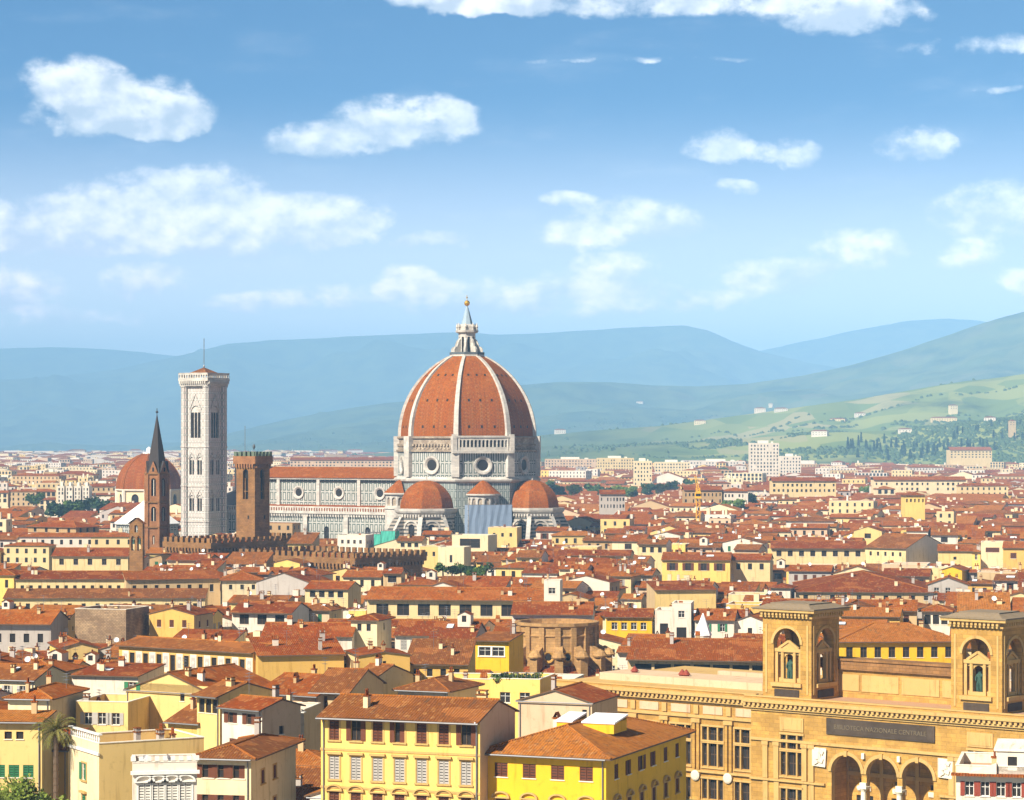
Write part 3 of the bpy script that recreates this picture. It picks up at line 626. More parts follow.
def arched_pair(mb, o, u, uc, z0, z1, w, mdark, mtrim, dep=.35, n=2, gap=.5):
    pass
def build_campanile():
    c = at_d(204, 500, 1153); root = thing('bell_tower', 'tall square bell tower in white, pink and green marble beside the cathedral nave', 'bell tower', (c.x, c.y, 0), CATH)
    h = 6.1
    levels = [('lower_stage', 0, 18.0, None), ('first_window_stage', 18.0, 33.6, 2), ('second_window_stage', 33.6, 50.9, 2), ('top_window_stage', 50.9, 77.4, 3)]
    for nm, z0, z1, k in levels:
        mb = MB()
        for i in range(4):
            a = R(90*i-90); nrm = Vector((math.cos(a), math.sin(a))); u = Vector((-nrm.y, nrm.x)); o = (nrm.x*h-u.x*h, nrm.y*h-u.y*h); W = 2*h; holes = []
            if k == 2:
                zc = z0+(z1-z0)*.27; zt = z0+(z1-z0)*.72
                for s in (-1, 1): holes.append((W/2+s*2.15-1.3, W/2+s*2.15+1.3, zc, zt, 1.3))
            elif k == 3: holes.append((W/2-2.7, W/2+2.7, z0+3.6, z0+17.8, 1.15))
            mb.facade(o, u, W, z0, z1, holes, .75, 0, 1)
            for hh in holes:
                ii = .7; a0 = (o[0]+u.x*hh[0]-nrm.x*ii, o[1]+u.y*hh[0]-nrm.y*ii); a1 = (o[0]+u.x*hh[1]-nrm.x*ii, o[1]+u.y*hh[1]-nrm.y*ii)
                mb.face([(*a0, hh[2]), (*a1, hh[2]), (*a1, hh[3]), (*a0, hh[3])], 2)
                cols = [.5] if k == 2 else [1/3, 2/3]
                zz = hh[3]-(hh[1]-hh[0])*.55
                for fcol in cols:
                    q = hh[0]+(hh[1]-hh[0])*fcol; p = (o[0]+u.x*q-nrm.x*.4, o[1]+u.y*q-nrm.y*.4); mb.bar((*p, hh[2]), (*p, zz), .22, 1, 6)
                # tracery plate in the arch head
                pa = [(hh[0]+.05, zz), (hh[1]-.05, zz), (hh[1]-.3, zz+(hh[3]-zz)*.6), ((hh[0]+hh[1])/2, hh[3]-.1), (hh[0]+.3, zz+(hh[3]-zz)*.6)]
                mb.face([(o[0]+u.x*q-nrm.x*.42, o[1]+u.y*q-nrm.y*.42, z) for q, z in pa], 1)
                # pointed gable moulding over the opening
                cxm = (hh[0]+hh[1])/2; hw2 = (hh[1]-hh[0])/2+.5; gt = hh[3]+(2.0 if k == 2 else 5.2)
                for sgn in (-1, 1):
                    A = (o[0]+u.x*(cxm+sgn*hw2)+nrm.x*.12, o[1]+u.y*(cxm+sgn*hw2)+nrm.y*.12, hh[3]-hw2*.5); Bq = (o[0]+u.x*cxm+nrm.x*.12, o[1]+u.y*cxm+nrm.y*.12, gt); mb.bar(A, Bq, .22, 3)
            # string course
            mb.xbox(Matrix(((u.x,nrm.x,0,nrm.x*h),(u.y,nrm.y,0,nrm.y*h),(0,0,1,z1-.35),(0,0,0,1))), h+.2, .35, .32, 1)
            mb.xbox(Matrix(((u.x,nrm.x,0,nrm.x*h),(u.y,nrm.y,0,nrm.y*h),(0,0,1,z0+1.6),(0,0,0,1))), h-1.3, .12, .16, 3)
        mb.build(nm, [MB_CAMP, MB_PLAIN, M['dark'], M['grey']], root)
    for i in range(4):
        a = R(45+90*i); q = MB(); cx, cy = h*1.414*math.cos(a)*.99, h*1.414*math.sin(a)*.99
        for z0, z1 in ((0,18),(18,33.6),(33.6,50.9),(50.9,77.4)):
            q.lathe([(1.75,z0),(1.75,z1-.8),(2.0,z1-.6),(2.0,z1-.05),(1.75,z1)], 8, 0, cx, cy, R(22.5), R(382.5))
        q.build('corner_buttress', [MB_CAMP], root)
    e = h+2.0; cr = MB()
    for z0, z1, ee in ((77.4,78.4,h+1.5),(79.6,80.6,h+2.0)): cr.box(-ee,ee,-ee,ee,z0,z1,0,True)
    cr.box(-h-1.3,h+1.3,-h-1.3,h+1.3,78.4,79.6,1)
    for i in range(4):
        a = R(90*i-90); n = Vector((math.cos(a), math.sin(a))); u = Vector((-n.y, n.x)); o = (n.x*(h+1.3)-u.x*(h+1.3), n.y*(h+1.3)-u.y*(h+1.3)); corbels(cr, o, u, 2*h+2.6, 78.4, 79.6, 1.1, 1.1, 0)
    ee = h+1.9
    for i in range(4):
        a = R(90*i-90); n = Vector((math.cos(a), math.sin(a))); u = Vector((-n.y, n.x)); o = (n.x*ee-u.x*ee, n.y*ee-u.y*ee); W = 2*ee
        cr.facade(o, u, W, 80.6, 83.0, [((j+.5)*W/12-.35, (j+.5)*W/12+.35, 81.0, 82.4, True) for j in range(12)], .3, 0); o3 = (o[0]+u.x*W-n.x*.3, o[1]+u.y*W-n.y*.3); cr.facade(o3, -u, W, 80.6, 83.0, [((j+.5)*W/12-.35, (j+.5)*W/12+.35, 81.0, 82.4, True) for j in range(12)], .0, 0)
        mt = Matrix(((u.x,n.x,0,n.x*(ee-.15)),(u.y,n.y,0,n.y*(ee-.15)),(0,0,1,83.1),(0,0,0,1))); cr.xbox(mt, ee+.1, .25, .12, 0)
    cr.build('cornice_and_parapet', [MB_PLAIN, MB_CAMP], root)
    rf = MB(); rf.lathe([(h*1.30*1.15,82.2),(0,85.8)], 4, 0, a0=R(45), a1=R(405)); rf.build('roof', [RF[2]], root)
    po = MB(); po.bar((0,0,85.4),(0,0,98.6),.16,0,6); po.lathe([(.1,85.4),(.5,86.2),(.1,87.0)], 8); po.build('flagpole', [M['metal']], root)
build_campanile()

def crenels(mb, o, u, w, z0, h, mw, gap, dep, m, swallow=True):
    n = max(1, int((w+gap)/(mw+gap))); step = w/n
    for i in range(n):
        s = (i+.5)*step; nx, ny = u[1], -u[0]; c = (o[0]+u[0]*s-nx*dep/2, o[1]+u[1]*s-ny*dep/2)
        mb.xbox(Matrix(((u[0],nx,0,c[0]),(u[1],ny,0,c[1]),(0,0,1,z0+h/2),(0,0,0,1))), step*mw/(mw+gap)/2, dep/2, h/2, m)
def build_towers():
    # hexagonal brown spire tower
    c = at_d(157, 500, 880); rt = thing('spire_tower', 'slender brown brick hexagonal tower with dark pointed spire', 'tower', (c.x, c.y, 0), R(-12))
    r = 4.0; P = octo(r, 6, 0); mb = MB()
    stages = [(0,16,None),(16,24.5,'s'),(24.5,33.0,'w'),(33.0,42.6,'w')]
    for z0, z1, k in stages:
        for i in range(6):
            a, b = P[i], P[(i+1) % 6]; u = Vector((b[0]-a[0], b[1]-a[1])); w = u.length; u /= w
            hl = [] if k is None else [(w/2-.85, w/2+.85, z0+1.8, z1-1.8, 1.1)] if k == 'w' else [(w/2-.4, w/2+.4, z0+2.5, z1-3, True)]
            mb.facade(a, u, w, z0, z1, hl, .6, 0, 0)
            for hh in hl:
                n = Vector((u.y, -u.x)); mb.bar((a[0]+u.x*w/2-n.x*.3, a[1]+u.y*w/2-n.y*.3, hh[2]), (a[0]+u.x*w/2-n.x*.3, a[1]+u.y*w/2-n.y*.3, hh[3]-.5), .12, 2, 6)
            cxy = (P[i][0]*1.0, P[i][1]*1.0); mb.lathe([(.55,z0),(.55,z1)], 6, 0, *cxy)
        mb.lathe([(r,z1-.9),(r+.55,z1-.5),(r+.55,z1-.05),(r,z1)], 6, 1, a0=0, a1=R(360))
    mb.lathe([(r-.8,1),(r-.8,42)], 6, 3)
    mb.build('shaft', [BRICK, ST_BROWN, M['palegrey'], M['dark']], rt)
    sp = MB(); sp.lathe([(r+.2,42.4),(r-.5,44.0),(.12,62.2)], 6, 0); sp.bar((0,0,62),(0,0,64.4),.12,0,5); sp.lathe([(.05,62.6),(.55,63.1),(.05,63.7)], 8, 0); spire = sp.build('spire', [M['spire']], rt)
    for i in range(6):
        g = MB(); a = R(30+60*i); mt = Matrix.Rotation(a, 4, 'Z'); r2 = r*.866
        tri = MB(); tri.face([(r2+.3,-1.7,42.5),(r2+.3,1.7,42.5),(r2+.3,0,46.6)], 0); tri.face([(r2+.3,-1.7,42.5),(r2+.3,0,46.6),(1.6,0,46.4)], 1); tri.face([(r2+.3,1.7,42.5),(1.6,0,46.4),(r2+.3,0,46.6)], 1)
        tri.face([(r2+.34,-.35,43),(r2+.34,.35,43),(r2+.34,.35,44.4),(r2+.34,-.35,44.4)], 2)
        g.xf(tri, mt); g.build('gablet', [BRICK, M['spire'], M['dark']], spire)
    # square battlemented tower
    c = at_d(253, 500, 868); rt = thing('battlemented_tower', 'square brown stone tower with battlements and one tall arched opening', 'tower', (c.x, c.y, 0), R(-33))
    h = 3.95; mb = MB(); zt = 45.4
    for i in range(4):
        a = R(90*i-90); n = Vector((math.cos(a), math.sin(a))); u = Vector((-n.y, n.x)); o = (n.x*h-u.x*h, n.y*h-u.y*h); W = 2*h
        mb.facade(o, u, W, 0, zt, [(W/2-1.15, W/2+1.15, 34.0, 44.0, True)], .9, 0, 0)
        mb.bar((n.x*(h-.5)-u.x*1.1, n.y*(h-.5)-u.y*1.1, 36.6), (n.x*(h-.5)+u.x*1.1, n.y*(h-.5)+u.y*1.1, 36.6), .16, 0)
        mb.bar((n.x*(h-.5)-u.x*.45, n.y*(h-.5)-u.y*.45, 34), (n.x*(h-.5)-u.x*.45, n.y*(h-.5)-u.y*.45, 41), .18, 0)
        for z in (12, 20, 28): mb.xbox(Matrix(((u.x,n.x,0,n.x*h+u.x*1.2),(u.y,n.y,0,n.y*h+u.y*1.2),(0,0,1,z),(0,0,0,1))), .3, .06, .6, 1)
    mb.box(-h+1,h-1,-h+1,h-1,30,44,1)
    mb.build('shaft', [ST_BROWN, M['dark']], rt)
    cr = MB(); e = h+.75
    for i in range(4):
        a = R(90*i-90); n = Vector((math.cos(a), math.sin(a))); u = Vector((-n.y, n.x)); corbels(cr, (n.x*h-u.x*h, n.y*h-u.y*h), u, 2*h, zt-.9, zt+.3, .75, 1.1, 0)
        o = (n.x*e-u.x*e, n.y*e-u.y*e); cr.facade(o, u, 2*e, zt+.3, zt+2.9, (), 0, 0); crenels(cr, o, u, 2*e, zt+2.9, 1.5, 1.1, .8, .5, 1)
    cr.face([(-e,-e,zt+.3),(-e,e,zt+.3),(e,e,zt+.3),(e,-e,zt+.3)], 0); cr.face([(-e,-e,zt+2.2),(e,-e,zt+2.2),(e,e,zt+2.2),(-e,e,zt+2.2)], 0)
    cr.build('battlements', [BRICK, plain('weathered_coping', (.12,.15,.10))], rt)
    po = MB(); po.bar((-2.6,-1.0,zt+2),(-2.6,-1.0,zt+13),.09,0,6); po.build('flagpole', [M['metal']], rt)
    va = MB(); va.bar((.4,0,zt+2),(.4,0,zt+6),.09,0,5); va.lathe([(.1,zt+5.2),(.5,zt+5.8),(.45,zt+6.4),(.1,zt+7)], 8, 0, .4, 0); va.build('weather_vane', [M['lead']], rt)
    # battlemented palace blocks
    def block(name, label, px, py, zt, Y, rot, w, d, corb, chh, mt):
        c = at_d(px, py, Y); rt = thing(name, label, 'palace', (c.x, c.y, 0), R(-rot), None); mb = MB(); cr = MB()
        # origin at the near corner: front goes to -x, side goes to +y
        A = [((-w,0),(1,0),w), ((0,0),(0,1),d), ((0,d),(-1,0),w), ((-w,d),(0,-1),d)]
        for (o, u, L) in A:
            mb.facade(o, u, L, 0, zt-3.2, [(L*(i+.5)/max(2,int(L/6))-.6, L*(i+.5)/max(2,int(L/6))+.6, zt-9.5, zt-7, True) for i in range(max(2,int(L/6)))], .5, 0, 0)
            n = (u[1], -u[0]); e = .9
            corbels(cr, o, u, L, zt-4.3, zt-3.2, e, 1.5, 0); o2 = (o[0]+n[0]*e-u[0]*e, o[1]+n[1]*e-u[1]*e); L2 = L+2*e
            cr.facade(o2, u, L2, zt-3.2, zt-1.4, (), 0, 0); crenels(cr, o2, u, L2, zt-1.4, 1.5, 1.5, 1.1, .6, 0)
        cr.face([(-w-.9,-.9,zt-3.2),(-w-.9,d+.9,zt-3.2),(.9,d+.9,zt-3.2),(.9,-.9,zt-3.2)], 0); mb.face([(-w+.5,.5,zt-3.4),(0-.5,.5,zt-3.4),(-.5,d-.5,zt-3.4),(-w+.5,d-.5,zt-3.4)], 1)
        mb.build('wall', [mt, RF[1]], rt); cr.build('battlements', [mt], rt)
        rf = MB(); rf.face([(-w+1,1,zt-3.3),(-1,1,zt-3.3),(-w/2,d/2,zt-.9)]); rf.face([(-1,1,zt-3.3),(-1,d-1,zt-3.3),(-w/2,d/2,zt-.9)]); rf.face([(-1,d-1,zt-3.3),(-w+1,d-1,zt-3.3),(-w/2,d/2,zt-.9)]); rf.face([(-w+1,d-1,zt-3.3),(-w+1,1,zt-3.3),(-w/2,d/2,zt-.9)]); rf.build('roof', [RF[1]], rt)
    block('battlemented_palace', 'brown battlemented palace block joined to the foot of the square tower', 211, 538, 22.0, 835, 40, 21, 48, 1, 1, ST_BROWN)
    block('battlemented_palace', 'long low battlemented palace wing before the cathedral aisle, one side in shade', 355, 554, 20.0, 772, 40, 48, 30, 1, 1, ST_BROWN)
    # bell gable
    c = at_d(136, 560, 800); rt = thing('bell_gable', 'grey brown stone bell gable with stacked arched openings', 'bell gable', (c.x, c.y, 0), R(-20)); mb = MB(); w = 4.6
    zt = 54-(523-439)/3.25
    H_ = [(.6,1.9,zt-8.5,zt-4,True),(2.7,4.0,zt-8.5,zt-4,True),(1.75,2.85,zt-2.9,zt-.6,True)]
    mb.facade((-w/2,0), (1,0), w, 0, zt, H_, 1.2, 0); mb.facade((w/2,1.2), (-1,0), w, 0, zt, [(w-h[1], w-h[0], *h[2:]) for h in H_], 0, 0); mb.facade((w/2,0),(0,1),1.2,0,zt,(),0,0); mb.facade((-w/2,1.2),(0,-1),1.2,0,zt,(),0,0)
    mb.face([(-w/2,0,zt),(w/2,0,zt),(0,0,zt+1.5)]); mb.face([(w/2,1.2,zt),(-w/2,1.2,zt),(0,1.2,zt+1.5)])
    mb.build('wall', [ST_BROWN], rt); rf = MB()
    for s in (-1, 1): rf.face([(s*(w/2+.6),-.5,zt-.3),(s*(w/2+.6),1.7,zt-.3),(0,1.7,zt+1.7),(0,-.5,zt+1.7)][::s])
    rf.build('roof', [RF[2]], rt)
    for x, z in ((-w/2+1.25, zt-6.0), (-w/2+3.35, zt-6.0)):
        b = MB(); b.lathe([(.05,z+1.0),(.3,z+.8),(.36,z),(.55,z-.5)], 10, 0, x, .6); b.bar((x-.6,.6,z+1.0),(x+.6,.6,z+1.0),.06,0); b.build('bell', [M['copper']], rt)
    # big orange octagonal dome behind, left of the bell tower
    c = at_d(149, 480, 1480); rt = thing('domed_chapel', 'cream church drum with big smooth orange octagonal dome behind the spire tower', 'church', (c.x, c.y, 0), R(-20)); r = 18.6
    zb = 54-50/1.757; mb = MB(); P = octo(r-.6)
    for i in range(8):
        a, b = P[i], P[(i+1) % 8]; u = Vector((b[0]-a[0], b[1]-a[1])); w = u.length; u /= w; mb.facade(a, u, w, 0, zb, [(w/2-2.3, w/2+2.3, zb-14, zb-2.6, True)], .8, 0, 1); nn = (u.y, -u.x)
        mb.face([(a[0]+u.x*3-nn[0]*.7, a[1]+u.y*3-nn[1]*.7, zb-14),(b[0]-u.x*3-nn[0]*.7, b[1]-u.y*3-nn[1]*.7, zb-14),(b[0]-u.x*3-nn[0]*.7, b[1]-u.y*3-nn[1]*.7, zb-2),(a[0]+u.x*3-nn[0]*.7, a[1]+u.y*3-nn[1]*.7, zb-2)], 2)
        mb.lathe([(1.3,0),(1.3,zb)], 8, 1, a[0], a[1])
    mb.lathe([(r-.6,zb-1.4),(r+.7,zb-.6),(r+.7,zb),(r-.4,zb+.2)], 8, 1, a0=R(22.5), a1=R(382.5)); mb.build('drum', [PL['ivory'], PL['white'], M['glass']], rt)
    dm = MB(); K = 14; rho = r*1.12; cc = rho-r; pr = [(math.sqrt(max(0,rho*rho-(24.0*i/K*.90)**2))-cc, zb+24.0*i/K*.90) for i in range(K+1)]; pr = [p for p in pr if p[0] > 2.0]; pr.append((1.6, pr[-1][1]+.6)); dm.lathe(pr, 8, 0, a0=R(22.5), a1=R(382.5))
    dome = dm.build('dome', [DOME_T], rt); zt = pr[-1][1]
    for i in range(8):
        rb = MB(); a = R(22.5+45*i)
        for (r1,z1),(r2,z2) in zip(pr, pr[1:]): rb.bar((math.cos(a)*r1, math.sin(a)*r1, z1), (math.cos(a)*r2, math.sin(a)*r2, z2), .35, 0)
        rb.build('rib', [RF[3]], dome)
    ln = MB(); ln.lathe([(3.6,zt-.6),(3.6,zt+.4),(1.7,zt+.5),(1.6,zt+2.2),(.2,zt+3.4)], 8); ln.build('lantern', [M['whitemetal']], dome)
    # white pyramid roof of the baptistery
    c = at_d(147, 500, 1190); rt = thing('baptistery', 'white marble eight sided roof showing behind the bell gable', 'baptistery', (c.x, c.y, 0), CATH); zb = 54-84/2.18
    mb = MB(); mb.lathe([(14.6,0),(14.6,zb-.8),(15.6,zb-.4),(15.6,zb)], 8, 0, a0=R(22.5), a1=R(382.5)); mb.build('wall', [MB_WHITE], rt)
    rf = MB(); rf.lathe([(15.6,zb),(1.2,zb+10.5)], 8, 0, a0=R(22.5), a1=R(382.5)); rf.build('roof', [plain('white_marble_roof', (.84,.83,.80), .5, 0, .1)], rt)
    ln = MB(); ln.lathe([(1.2,zb+10.3),(1.2,zb+13),(.1,zb+14.6)], 8); ln.build('lantern', [MB_PLAIN], rt)
build_towers()
# ------------------------------------------------------------------ houses
HOUSES = []      # dicts: obj, poly (footprint), box (px x0,x1,ytop,ybot), Y
_cache = {}
def cached(key, fn):
    if key not in _cache: _cache[key] = fn()
    return _cache[key]
def window_mesh(w, h, style, dep=.22):
    """a window set in its opening: origin at the opening's centre on the wall plane, outward is -y"""
    col, state, sur = style
    def make():
        mb = MB(); a, b = w/2, h/2
        # materials: 0 glass 1 frame 2 shutter 3 trim
        if state != 'shut':
            mb.face([(-a,dep,-b),(a,dep,-b),(a,dep,b),(-a,dep,b)], 0)
            if state != 'bare':
                f = .07
                for x0, x1, z0, z1 in ((-a,-a+f,-b,b),(a-f,a,-b,b),(-f*.5,f*.5,-b,b),(-a,a,b-f,b),(-a,a,-b,-b+f),(-a,a,b*.25-f*.4,b*.25+f*.4)):
                    mb.box(x0,x1,dep-.06,dep-.001,z0,z1,1)
        if state == 'open':
            for s in (-1, 1): mb.box(min(s*a,s*a*1.95), max(s*a,s*a*1.95), -.07,-.012,-b,b,2,True)
        if state == 'half':
            mb.box(-a*1.95,-a,-.07,-.012,-b,b,2,True); mb.box(0,a,.04,.09,-b,b,2)
        if state == 'shut':
            for s in (-1, 1):
                x0, x1 = (-a+.02,-.03) if s < 0 else (.03,a-.02); n = max(4, int(h/.28))
                mb.box(x0,x1,.10,.13,-b,b,0)
                for i in range(n): mb.box(x0+.05,x1-.05,.05,.10,-b+h*(i+.12)/n,-b+h*(i+.80)/n,2,True)
                mb.box(x0,x0+.07,.03,.11,-b,b,2); mb.box(x1-.07,x1,.03,.11,-b,b,2)
            mb.face([(-a,dep,-b),(a,dep,-b),(a,dep,b),(-a,dep,b)], 0)
        if sur:
            t = .18
            mb.box(-a-t,-a-.003,-.06,-.002,-b,b+t,3,True); mb.box(a+.003,a+t,-.06,-.002,-b,b+t,3,True); mb.box(-a,a,-.06,-.002,b+.003,b+t,3,True); mb.box(-a-t*1.4,a+t*1.4,-.18,-.002,-b-.16,-b-.003,3,True)
            if sur == 'cornice': mb.box(-a-t*1.8,a+t*1.8,-.32,-.002,b+t+.05,b+t+.28,3,True)
            if sur == 'arch':
                n = 10; r = a+.42; z0 = b+t+.02
                for i in range(n):
                    t0, t1 = math.pi*i/n, math.pi*(i+1)/n; hh = .62
                    p = lambda r_, t_, y: (r_*math.cos(t_), y, z0+r_*hh*math.sin(t_))
                    mb.face([p(r,t0,-.3),p(r,t1,-.3),p(r-.22,t1,-.3),p(r-.22,t0,-.3)][::-1], 3); mb.face([p(r,t0,-.002),p(r,t1,-.002),p(r,t1,-.3),p(r,t0,-.3)], 3)
                    mb.face([p(r-.22,t0,-.3),p(r-.22,t1,-.3),p(r-.22,t1,-.03),p(r-.22,t0,-.03)][::-1], 3)
                mb.box(-r,r,-.3,-.002,z0-.12,z0,3,True)
        else:
            mb.box(-a-.08,a+.08,-.10,-.002,-b-.10,-b-.003,3,True)
        return mb.mesh('window', [M['glass'], M['wood'] if col == 'brown' else M['frame_white'], M.get(col, M['brown']), (M['frame_white'] if col == 'white' else M['sand']) if sur else M['palegrey']])
    return cached(('win', round(w,2), round(h,2), style), make)
def chimney_mesh(k):
    def make():
        mb = MB(); r = random.Random(k); w, d, h = r.uniform(.5,1.1), r.uniform(.4,.7), r.uniform(.6,1.6)
        mb.box(-w/2,w/2,-d/2,d/2,-.6,h,0); mb.box(-w/2-.1,w/2+.1,-d/2-.1,d/2+.1,h+.002,h+.14,1,True)
        if k % 3 == 0:
            for s in (-1, 1):
                mb.face([(-w/2-.05,s*d/2,h+.14),(w/2+.05,s*d/2,h+.14),(w/2+.05,0,h+.75),(-w/2-.05,0,h+.75)][::s], 1)
        elif k % 3 == 1:
            for i in range(2): mb.lathe([(.13,h+.14),(.10,h+.65),(.17,h+.67),(.02,h+.85)], 7, 1, (i-.5)*w*.5, 0)
        else:
            for x in (-w/2+.08, w/2-.08):
                mb.box(x-.08,x+.08,-d/2,d/2,h+.14,h+.45,0)
            mb.box(-w/2-.08,w/2+.08,-d/2-.06,d/2+.06,h+.452,h+.56,1,True)
        return mb.mesh('chimney', [PL[['white','buff','cream','tan','ivory','grey'][k % 6]], RF[k % 3]])
    return cached(('chim', k), make)
def antenna_mesh(k):
    def make():
        mb = MB(); h = (2.2, 3.2, 2.7)[k]; mb.bar((0,0,-.4),(0,0,h),.035,0)
        for z, L in ((h-.1,.6),(h-.5,.9),(h-1.0,.5)):
            mb.bar((-L,0,z),(L,0,z),.025,0)
            for i in range(5): mb.bar((-L+2*L*i/4,-.28,z),(-L+2*L*i/4,.28,z),.018,0)
        return mb.mesh('antenna', [M['metal']])
    return cached(('ant', k), make)
def dish_mesh():
    def make():
        mb = MB(); mb.bar((0,0,-.3),(0,.05,.75),.05,0)
        t = MB(); t.lathe([(0,0),(.25,.04),(.42,.12),(.52,.2)], 14, 1); t.bar((0,0,0),(0,0,.45),.02,0)
        mb.xf(t, Matrix.Translation((0,-.05,.85)) @ Matrix.Rotation(R(62), 4, 'X')); return mb.mesh('dish', [M['metal'], M['whitemetal']])
    return cached(('dish',), make)
def skylight_mesh(k):
    def make():
        mb = MB(); w, d = ((.9,1.2),(1.4,1.8),(2.4,1.6))[k]; mb.box(-w/2,w/2,-d/2,d/2,.0,.16,1); mb.box(-w/2+.1,w/2-.1,-d/2+.1,d/2-.1,.162,.19,0)
        return mb.mesh('skylight', [M['skylight'], M['metal']])
    return cached(('sky', k), make)
def dormer_mesh(k):
    def make():
        mb = MB(); w, d, h = ((1.8,2.4,1.5),(2.6,3.0,1.8))[k]
        mb.facade((-w/2,-d/2),(1,0),w,-.6,h,[(w/2-.45,w/2+.45,.35,h-.2)],.15,0); mb.face([(-w/2,-d/2,h),(w/2,-d/2,h),(0,-d/2,h+w*.2)],0)
        for s in (-1, 1): mb.face([(s*w/2,-d/2,-.6),(s*w/2,d/2,-.6),(s*w/2,d/2,h),(s*w/2,-d/2,h)][::s],0); mb.face([(s*(w/2+.2),-d/2-.25,h-.08),(s*(w/2+.2),d/2,h-.08),(0,d/2,h+w*.2+.1),(0,-d/2-.25,h+w*.2+.1)][::s],1)
        mb.face([(-.45,-d/2+.12,.35),(.45,-d/2+.12,.35),(.45,-d/2+.12,h-.2),(-.45,-d/2+.12,h-.2)],2)
        return mb.mesh('dormer', [PL['white'], RF[0], M['glass']])
    return cached(('dorm', k), make)

def roof_builder(kind, w, d, ze, pitch, oh, verge, rng, near=True, rise=None):
    """returns MB of a tiled roof (0 tiles, 1 eave wood, 2 ridge tiles) and a height function"""
    mb = MB(); p = math.tan(R(pitch)); t = .18; jit = (lambda: rng.uniform(-.14,.14)) if near else (lambda: 0.0)
    def slope(a, b, c, e):         # a,b eave left/right ; c,e ridge right/left : top + thickness
        n = max(1, int((Vector(b)-Vector(a)).length/3.5)) if near else 1
        A, B, Cc, E = map(Vector, (a, b, c, e)); prev = (A, E)
        for i in range(1, n+1):
            f = i/n; q = (A.lerp(B, f), E.lerp(Cc, f))
            if 0 < i < n: q = (q[0]+Vector((0,0,jit()*.5)), q[1]+Vector((0,0,jit()*.3)))
            mb.face([prev[0], q[0], q[1], prev[1]], 0); prev = q
        mb.face([A-Vector((0,0,t)), B-Vector((0,0,t)), B, A], 1); 
        mb.face([A-Vector((0,0,t)), E-Vector((0,0,t)), Cc-Vector((0,0,t)), B-Vector((0,0,t))], 1)
        mb.face([B-Vector((0,0,t)), Cc-Vector((0,0,t)), Cc, B], 1); mb.face([E-Vector((0,0,t)), A-Vector((0,0,t)), A, E], 1)
    if kind == 'gx':
        zr = ze+d/2*p; X = w/2+verge; Y = d/2+oh; z0 = ze-oh*p
        slope((-X,-Y,z0+t),(X,-Y,z0+t),(X,0,zr+t),(-X,0,zr+t)); slope((X,Y,z0+t),(-X,Y,z0+t),(-X,0,zr+t),(X,0,zr+t))
        if near: mb.bar((-X,0,zr+t),(X,0,zr+t),.16,2,6)
        hf = lambda x, y: zr-abs(y)*p+t
    elif kind == 'gy':
        zr = ze+w/2*p; X = w/2+oh; Y = d/2+verge; z0 = ze-oh*p
        slope((-X,Y,z0+t),(-X,-Y,z0+t),(0,-Y,zr+t),(0,Y,zr+t)); slope((X,-Y,z0+t),(X,Y,z0+t),(0,Y,zr+t),(0,-Y,zr+t))
        if near: mb.bar((0,-Y,zr+t),(0,Y,zr+t),.16,2,6)
        hf = lambda x, y: zr-abs(x)*p+t
    elif kind == 'hip':
        X = w/2+oh; Y = d/2+oh; z0 = ze-oh*p+t
        if w >= d: q = X-Y; A, B = (-q,0,z0+Y*p), (q,0,z0+Y*p)
        else: q = Y-X; A, B = (0,-q,z0+X*p), (0,q,z0+X*p)
        e = [(-X,-Y,z0),(X,-Y,z0),(X,Y,z0),(-X,Y,z0)]
        def poly(pts):
            mb.face(pts, 0)
        if w >= d: poly([e[0],e[1],B,A]); poly([e[1],e[2],B]); poly([e[2],e[3],A,B]); poly([e[3],e[0],A])
        else: poly([e[0],e[1],A]); poly([e[1],e[2],B,A]); poly([e[2],e[3],B]); poly([e[3],e[0],A,B])
        for i in range(4):
            a, b = e[i], e[(i+1) % 4]; mb.face([(a[0],a[1],a[2]-t),(b[0],b[1],b[2]-t),b,a], 1)
        mb.face([(x,y,z-t) for x,y,z in e[::-1]], 1)
        if near:
            mb.bar(A, B, .16, 2, 6)
            for i in range(4):
                tgt = (A if i in (0,3) else B) if w >= d else (A if i in (0,1) else B); mb.bar(e[i], tgt, .15, 2, 6)
        hf = lambda x, y: z0+min((Y-abs(y))*p, (X-abs(x))*p)
    elif kind == 'shed':
        X = w/2+verge; Y = d/2+oh; slope((-X,-Y,ze-oh*p+t),(X,-Y,ze-oh*p+t),(X,d/2+.2,ze+(d+.2)*p+t),(-X,d/2+.2,ze+(d+.2)*p+t)); hf = lambda x, y: ze+(y+d/2)*p+t
    else:
        mb.face([(-w/2,-d/2,ze-.5),(w/2,-d/2,ze-.5),(w/2,d/2,ze-.5),(-w/2,d/2,ze-.5)], 3); hf = lambda x, y: ze-.5
    return mb, hf

